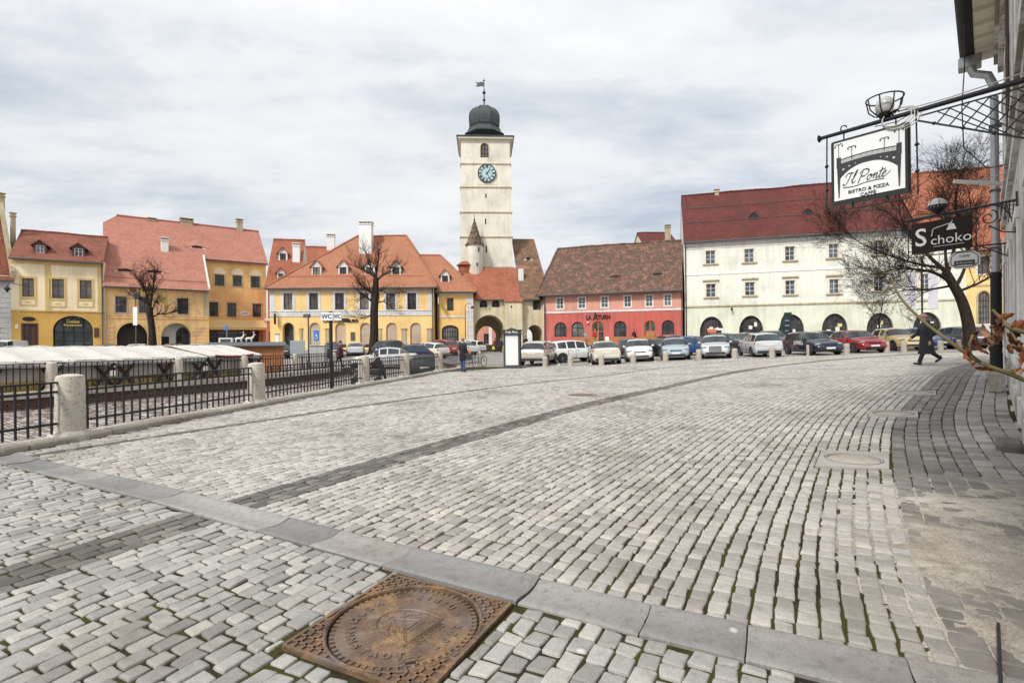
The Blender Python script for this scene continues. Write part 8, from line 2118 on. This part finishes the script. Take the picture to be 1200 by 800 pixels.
for px, w, l, Yc, t in ((373,.92,'large pale grey electrical cabinet behind the far railing',31.8,404),):
    x = at(px,400,Yc).x; z0 = gz(x,Yc); e = empty('electrical_cabinet', (x,Yc,z0), R(3), l, 'cabinet'); zt = at(px,t,Yc).z-z0; MB().bbox(-w/2,w/2,-.25,.25,.1,zt-.06,.02).build('casing', plain('cabinet_grey',(.42,.43,.42),.5), e); MB().bbox(-w/2-.04,w/2+.04,-.3,.3,zt-.06,zt,.02).build('lid', M['zinc'], e); MB().box(-w/2+.02,w/2-.02,-.23,.23,0,.1).build('plinth', M['trim'], e)
    MB().box(-.006,.006,-.256,-.248,.14,zt-.1).build('door_gap', M['black'], e)
Yc = 55; x = at(325.2,400,Yc).x; e = empty('poster_stand', (x,Yc,gz(x,Yc)), 0, 'white poster stand with dark cap beside the hotel entrance', 'sign'); zt = at(325,391,Yc).z-gz(x,Yc); MB().bbox(-.2,.2,-.08,.08,.1,zt-.08,.02).build('panel', M['white'], e); MB().bbox(-.26,.26,-.12,.12,zt-.08,zt,.02).build('cap', M['iron_grey'], e); MB().box(-.22,.22,-.1,.1,0,.1).build('foot', M['iron_grey'], e)
# advertising column
Ya = 29.6; x = at(600.5,400,Ya).x; e = empty('advertising_pillar', (x,Ya,gz(x,Ya)+.015), R(-6), 'tall rectangular advertising pillar with blank white panels and dark cap', 'advertising pillar')
zt = at(600,386,Ya).z-gz(x,Ya)-.015; w = .42
M['slate'] = plain('dark_slate_paint', (.045,.052,.056), .45, var=.1)
MB().bbox(-w-.12,w+.12,-w-.1,w+.1,0,.07,.02).bbox(-w-.06,w+.06,-w-.05,w+.05,.07,.16,.02).build('base', M['slate'], e)
b = MB(); b.box(-w+.02,w-.02,-w+.02,w-.02,.16,zt-.28)
for sx in (-1,1):
    for sy in (-1,1): b.bbox(sx*w-.05,sx*w+.05,sy*w-.05,sy*w+.05,.16,zt-.28,.012)
bo = b.build('frame', M['slate'], e)
MB().box(-w+.055,w-.055,-w-.012,-w+.02,.19,zt-.33).build('front_poster', M['white'], bo); MB().box(w-.02,w+.012,-w+.055,w-.055,.19,zt-.33).build('side_poster', M['pane_blue'], bo); MB().box(-w-.012,-w+.02,-w+.055,w-.055,.19,zt-.33).build('side_poster', M['white'], bo)
cp = MB(); cp.bbox(-w-.12,w+.12,-w-.12,w+.12,zt-.29,zt-.24,.015).bbox(-w-.08,w+.08,-w-.08,w+.08,zt-.24,zt-.06,.015).bbox(-w-.14,w+.14,-w-.14,w+.14,zt-.06,zt-.02,.015); cp.prism([(-.28,zt-.02),(.28,zt-.02),(.1,zt+.06),(0,zt+.09),(-.1,zt+.06)], lambda a,b_,h:(a,h,b_), -w-.1, w+.1)
co = cp.build('cap', M['slate'], e); text('lettering', 'Piața Mica', .17, M['white'], co, (-.0,-w-.09,zt-.15), ext=.004, bold=.003)
# bicycle at the end railing, board and bin
def bicycle(x, y, rz, label):
    e = empty('bicycle', (x,y,gz(x,y)+.02), rz, label, 'bicycle'); r = .33
    for wx in (-.52,.52):
        t = MB(); t.tube([(r*math.cos(q),0,r*math.sin(q)) for q in [i*math.pi/14 for i in range(29)]], .018, 6, cap=False); o = t.build('wheel', M['rubber'], e, loc=(wx,0,r)); 
        s = MB(); [s.tube([(0,0,0),(r*math.cos(q),0,r*math.sin(q))], .003, 3) for q in [i*math.pi/8 for i in range(16)]]; s.build('spokes', M['zinc'], o)
    f = MB(); A,B,C_,D,E_ = (-.52,0,r),(-.1,0,.3),(-.22,0,.82),(.36,0,.82),(.52,0,r)
    for p,q in ((A,B),(B,C_),(A,C_),(C_,D),(B,D),(D,E_)): f.tube([p,q], .018, 6)
    f.tube([D,(.34,0,1.0)], .014, 5); f.build('frame', M['zinc'], e)
    h = MB(); h.tube([(.3,-.28,1.02),(.36,0,1.0),(.3,.28,1.02)], .014, 5); h.build('handlebar', M['black'], e); MB().ell((-.24,0,.9),(.13,.07,.04),8,5).build('saddle', M['black'], e)
x, y = ground_px(563, 430); bicycle(x-.05, y+.1, R(62), 'parked grey bicycle leaning at the end of the street railing')
x, y = ground_px(548.5, 434); e = empty('orange_notice', (x-.02,y+.25,gz(x,y)), 0, 'small orange notice fixed on the railing beside the standing person', 'notice'); MB().bbox(-.16,.16,-.015,.015,.85,1.12,.006).build('plate', plain('orange_notice',(.62,.17,.06),.6), e)
# terrace before the red house
def bench_mesh():
    b = MB(); 
    for y in (-.18,-.06,.06): b.box(-.75,.75,y,y+.1,.43,.46)
    return b.mesh('seat',[M['wood_orange']])
bs = bench_mesh(); bb = MB(); [bb.box(-.75,.75,.2+.02*i,.23+.02*i,.55+.13*i,.65+.13*i) for i in range(3)]; bbm = bb.mesh('backrest',[M['wood_orange']])
lgm = MB().box(-.04,.04,-.18,.2,0,.43).box(-.04,.04,.17,.25,.3,.95).mesh('leg',[M['wood_orange']])
tbm = MB().box(-.75,.75,-.35,.35,.72,.76).mesh('table_top',[M['wood_orange']]); tlm = MB().bar((-.0,-.3,0),(0,.3,.72),.06,.06).bar((0,.3,0),(0,-.3,.72),.06,.06).mesh('trestle',[M['wood_orange']])
fr_ = lambda px, Y: (at(px,400,Y).x, Y)
for i, (px, Y, rz) in enumerate([(680,61.5,8),(692,61,10),(719,59.5,188),(729,59.2,10),(741,58.8,5),(752,58.4,190),(764,58,8),(776,57.6,12),(788,57.2,10),(797,57,14),(724,57.6,8),(757,56.8,10)]):
    x, y = fr_(px, Y); e = empty('terrace_bench', (x,y,gz(x,y)), R(rz-17), 'orange wooden slatted bench on the terrace before the red house', 'bench', 'wooden benches on the red house terrace')
    for nm, me, lc in (('seat',bs,(0,0,0)),('backrest',bbm,(0,0,0)),('leg',lgm,(-.6,0,0)),('leg',lgm,(.6,0,0))): o = bpy.data.objects.new(nm, me); COL.objects.link(o); o.parent = e; o.location = lc
for px, Y in ((685,60.4),(724,58.6),(747,57.8),(770,57),(792,56.4)):
    x, y = fr_(px, Y); e = empty('terrace_table', (x,y,gz(x,y)), R(-8), 'orange wooden trestle table on the terrace before the red house', 'table', 'wooden tables on the red house terrace')
    for nm, me, lc in (('table_top',tbm,(0,0,0)),('trestle',tlm,(-.55,0,0)),('trestle',tlm,(.55,0,0))): o = bpy.data.objects.new(nm, me); COL.objects.link(o); o.parent = e; o.location = lc
def wfence(p0, Y0, p1, Y1, label, n):
    a, b = Vector((*fr_(p0,Y0),0)), Vector((*fr_(p1,Y1),0)); a.z = gz(a.x,a.y); b.z = gz(b.x,b.y); d = b-a; L = d.length; e = empty('wooden_fence', a, math.atan2(d.y,d.x), label, 'fence', 'wooden terrace fences'); s = d.z/L
    mb = MB(); 
    for k in range(4): mb.bar((0,0,.25+.2*k),(L,0,.25+.2*k+s*L),.03,.13)
    mb.build('slat_panel', M['wood_orange'], e)
    for k in range(n+1): x = L*k/n; MB().box(x-.05,x+.05,-.05,.05,s*x,s*x+1.05).build('post', M['wood_orange'], e)
wfence(714, 57, 757, 56, 'low orange slatted fence along the terrace, behind the white saloon', 3); wfence(760, 55.9, 803, 55.0, 'low orange slatted fence along the terrace, behind the blue-grey saloon', 3); wfence(671, 58.8, 700, 58.2, 'low orange slatted fence by the white people carrier', 2)
x, y = fr_(711, 58); e = empty('white_chair', (x,y,gz(x,y)), R(-30), 'white plastic chair stack beside the red house door', 'chair')
mb = MB(); mb.bbox(-.24,.24,-.24,.24,.43,.47,.03); mb.build('seat', M['white'], e); mb = MB(); mb.bbox(-.24,.24,.2,.25,.47,1.0,.02); mb.build('backrest', M['white'], e)
for sx in (-.2,.2):
    for sy in (-.2,.2): MB().box(sx-.025,sx+.025,sy-.025,sy+.025,0,.43).build('leg', M['white'], e)
# feather flag, banners on a pole, shop stands
x, y = fr_(921, 48.5); e = empty('feather_flag', (x,y,gz(x,y)), R(-12), 'dark teal feather flag leaning on a pole by the arched window', 'flag')
zt = at(921,365.5,48.5).z-gz(x,y); MB().tube([(.3,0,0),(.42,0,zt*.6),(.5,0,zt-.05),(.42,0,zt)], .025, 5).build('pole', M['iron'], e)
m = MB(); rows = [[(.42-.06-w_, .05*math.sin(5*t), t) , (.43+.06*(t/zt), .05*math.sin(5*t+1), t)] for t, w_ in [(.5+(zt-.55)*i/10, .5+.42*math.sin(math.pi*(i/10)**.8)*(1 if i < 9 else .4)) for i in range(11)]]; m.rings(rows, cap=False, closed=False); m.build('cloth', plain('teal_flag_cloth',(.015,.035,.04),.8,var=.3), e, smooth=True)
mk = MB()
for z_, w_ in ((zt*.45,.3),(zt*.6,.4),(zt*.74,.34)): mk.box(-.1,-.1+w_,-.09,-.085,z_,z_+.1)
mk.build('flag_marks', M['zinc'], e)
x, y = fr_(1081, 44); zp = gz(x,y); e = empty('banner_pole', (x,y,zp), R(-14), 'tall dark pole with two hanging white banners at the green house', 'pole'); zt = at(1081,300,44).z-zp; MB().tube([(0,0,0),(0,0,zt)], .07, 8).build('pole', M['iron'], e)
MB().tube([(-1.2,0,at(1081,362,44).z-zp),(1.2,0,at(1081,362,44).z-zp)], .02, 5).tube([(-1.2,0,at(1081,318,44).z-zp),(1.2,0,at(1081,318,44).z-zp)], .02, 5).build('crossbar', M['iron'], e)
for s in (-1,1):
    zb_, zt_ = at(1081,361,44).z-zp, at(1081,319,44).z-zp; m = MB(); m.rings([[(s*.82+q*.36, .05*math.sin(3*t+q), zb_+(zt_-zb_)*t/6) for q in (-1,0,1)] for t in range(7)], cap=False, closed=False); m.build('banner', plain('lilac_white_banner',(.62,.6,.66),.8,var=.15,scale=3), e, smooth=True)
x, y = fr_(834.5, 50.5); e = empty('ice_cream_stand', (x,y,gz(x,y)), R(-14), 'dark shop stand with an orange top before the green house window', 'stand'); MB().bbox(-.35,.35,-.25,.25,0,1.5,.03).build('cabinet', M['trim'], e); MB().bbox(-.36,.36,-.26,.26,1.5,1.85,.03).build('header', plain('orange_header',(.65,.16,.08),.5), e)
x, y = fr_(842.5, 50.3); e = empty('white_poster_board', (x,y,gz(x,y)), R(-14), 'white poster board with a dark picture beside the orange topped stand', 'notice board'); MB().bbox(-.42,.42,-.03,.03,.2,1.95,.01).build('panel', M['white'], e); MB().box(-.25,.25,-.036,-.03,1.3,1.75).build('picture', M['ink'], e); [MB().box(s-.02,s+.02,-.2,.2,0,.2).build('foot', M['iron_grey'], e) for s in (-.3,.3)]
# passage wall and planks seen through the arch
x, y = fr_(575, 78); e = empty('low_yellow_wall', (x,y,gz(x,y)), 0, 'low pale yellow wall crossing the view through the tower passage', 'wall'); MB().bbox(-2.2,2.2,-.15,.15,-.2,.75,.03).build('wall', M['paleyellow'], e); MB().bbox(-2.3,2.3,-.2,.2,.75,.85,.02).build('coping', M['sandstone'], e)
# painted bay lines on the car park
pl = MB()
for i in range(10):
    px = 655+38*i
    for t in range(6):
        a, b = ground_px(px, 0) if False else (at(px,400,32.2+t*.8).x, 32.2+t*.8); q = .05
        b2 = b+.8; x2 = a+.02
        pl.add([(a-q,b,gz(a-q,b)+.006),(a+q,b,gz(a+q,b)+.006),(x2+q,b2,gz(x2+q,b2)+.006),(x2-q,b2,gz(x2-q,b2)+.006)], [(0,1,2,3)])
tag(pl.build('road_markings', M['cream_white'], fix=False), 'worn white lines between the parking bays', kind='structure')

# ------------------------------------------------------------------ sky, light, camera
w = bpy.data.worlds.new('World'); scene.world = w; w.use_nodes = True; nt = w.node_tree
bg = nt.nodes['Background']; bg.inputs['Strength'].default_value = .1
SUN_EL, SUN_AZ = R(44), R(216)          # soft light from behind and to the left of the camera
sky = N(nt,'ShaderNodeTexSky', _sky_type='NISHITA', _sun_disc=False, _sun_elevation=SUN_EL, _sun_rotation=SUN_AZ)
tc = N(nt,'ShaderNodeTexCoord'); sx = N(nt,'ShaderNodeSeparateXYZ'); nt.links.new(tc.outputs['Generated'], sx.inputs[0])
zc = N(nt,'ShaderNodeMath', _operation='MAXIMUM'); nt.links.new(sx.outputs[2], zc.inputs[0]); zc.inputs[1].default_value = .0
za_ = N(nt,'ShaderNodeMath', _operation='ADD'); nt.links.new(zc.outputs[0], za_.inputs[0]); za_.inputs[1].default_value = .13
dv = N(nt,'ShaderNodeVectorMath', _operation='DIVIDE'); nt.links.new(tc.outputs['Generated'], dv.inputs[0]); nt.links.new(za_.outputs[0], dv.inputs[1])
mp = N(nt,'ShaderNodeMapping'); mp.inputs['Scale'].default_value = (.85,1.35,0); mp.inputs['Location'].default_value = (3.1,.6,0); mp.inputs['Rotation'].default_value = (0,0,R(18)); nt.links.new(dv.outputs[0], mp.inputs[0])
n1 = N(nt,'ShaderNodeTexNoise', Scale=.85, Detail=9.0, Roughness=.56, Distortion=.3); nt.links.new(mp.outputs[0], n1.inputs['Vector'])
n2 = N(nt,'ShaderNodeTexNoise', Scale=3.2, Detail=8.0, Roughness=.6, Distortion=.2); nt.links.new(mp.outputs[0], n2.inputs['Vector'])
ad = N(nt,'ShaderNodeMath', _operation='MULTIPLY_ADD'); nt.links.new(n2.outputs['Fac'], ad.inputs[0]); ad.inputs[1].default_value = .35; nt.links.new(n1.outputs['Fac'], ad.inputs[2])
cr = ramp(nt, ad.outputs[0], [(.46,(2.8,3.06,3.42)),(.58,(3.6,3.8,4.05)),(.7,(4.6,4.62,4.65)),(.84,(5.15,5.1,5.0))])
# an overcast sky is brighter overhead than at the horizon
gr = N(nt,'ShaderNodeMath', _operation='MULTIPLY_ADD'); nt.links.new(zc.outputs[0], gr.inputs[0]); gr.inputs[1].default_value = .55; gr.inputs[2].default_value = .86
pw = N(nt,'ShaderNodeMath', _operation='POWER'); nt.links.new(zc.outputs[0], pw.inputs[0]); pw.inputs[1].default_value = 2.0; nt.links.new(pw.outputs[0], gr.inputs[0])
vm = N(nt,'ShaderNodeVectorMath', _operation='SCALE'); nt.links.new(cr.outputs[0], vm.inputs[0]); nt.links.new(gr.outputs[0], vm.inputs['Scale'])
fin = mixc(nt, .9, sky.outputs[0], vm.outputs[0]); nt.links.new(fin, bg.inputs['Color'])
sd = bpy.data.lights.new('sun', 'SUN'); sd.energy = 1.5; sd.angle = R(10); sd.color = (1,.965,.91); so = bpy.data.objects.new('sun', sd); COL.objects.link(so)
dirv = Vector((math.sin(SUN_AZ)*math.cos(SUN_EL), math.cos(SUN_AZ)*math.cos(SUN_EL), math.sin(SUN_EL))); so.rotation_euler = dirv.to_track_quat('Z','Y').to_euler()
cd = bpy.data.cameras.new('camera'); cd.lens = 18.0; cd.sensor_width = 36.0; cd.clip_start = .05; cd.clip_end = 2000
cam = bpy.data.objects.new('camera', cd); COL.objects.link(cam); cam.location = (0,0,EYE); cam.matrix_world = Matrix.Translation((0,0,EYE)) @ Matrix.Rotation(R(90),4,'X') @ Matrix.Rotation(-ROLL,4,'Z'); scene.camera = cam
scene.view_settings.view_transform = 'Standard'; scene.view_settings.look = 'None'; scene.view_settings.exposure = 1.08; scene.view_settings.gamma = 1.0; scene.view_settings.use_curve_mapping = False
scene.render.engine = 'CYCLES'
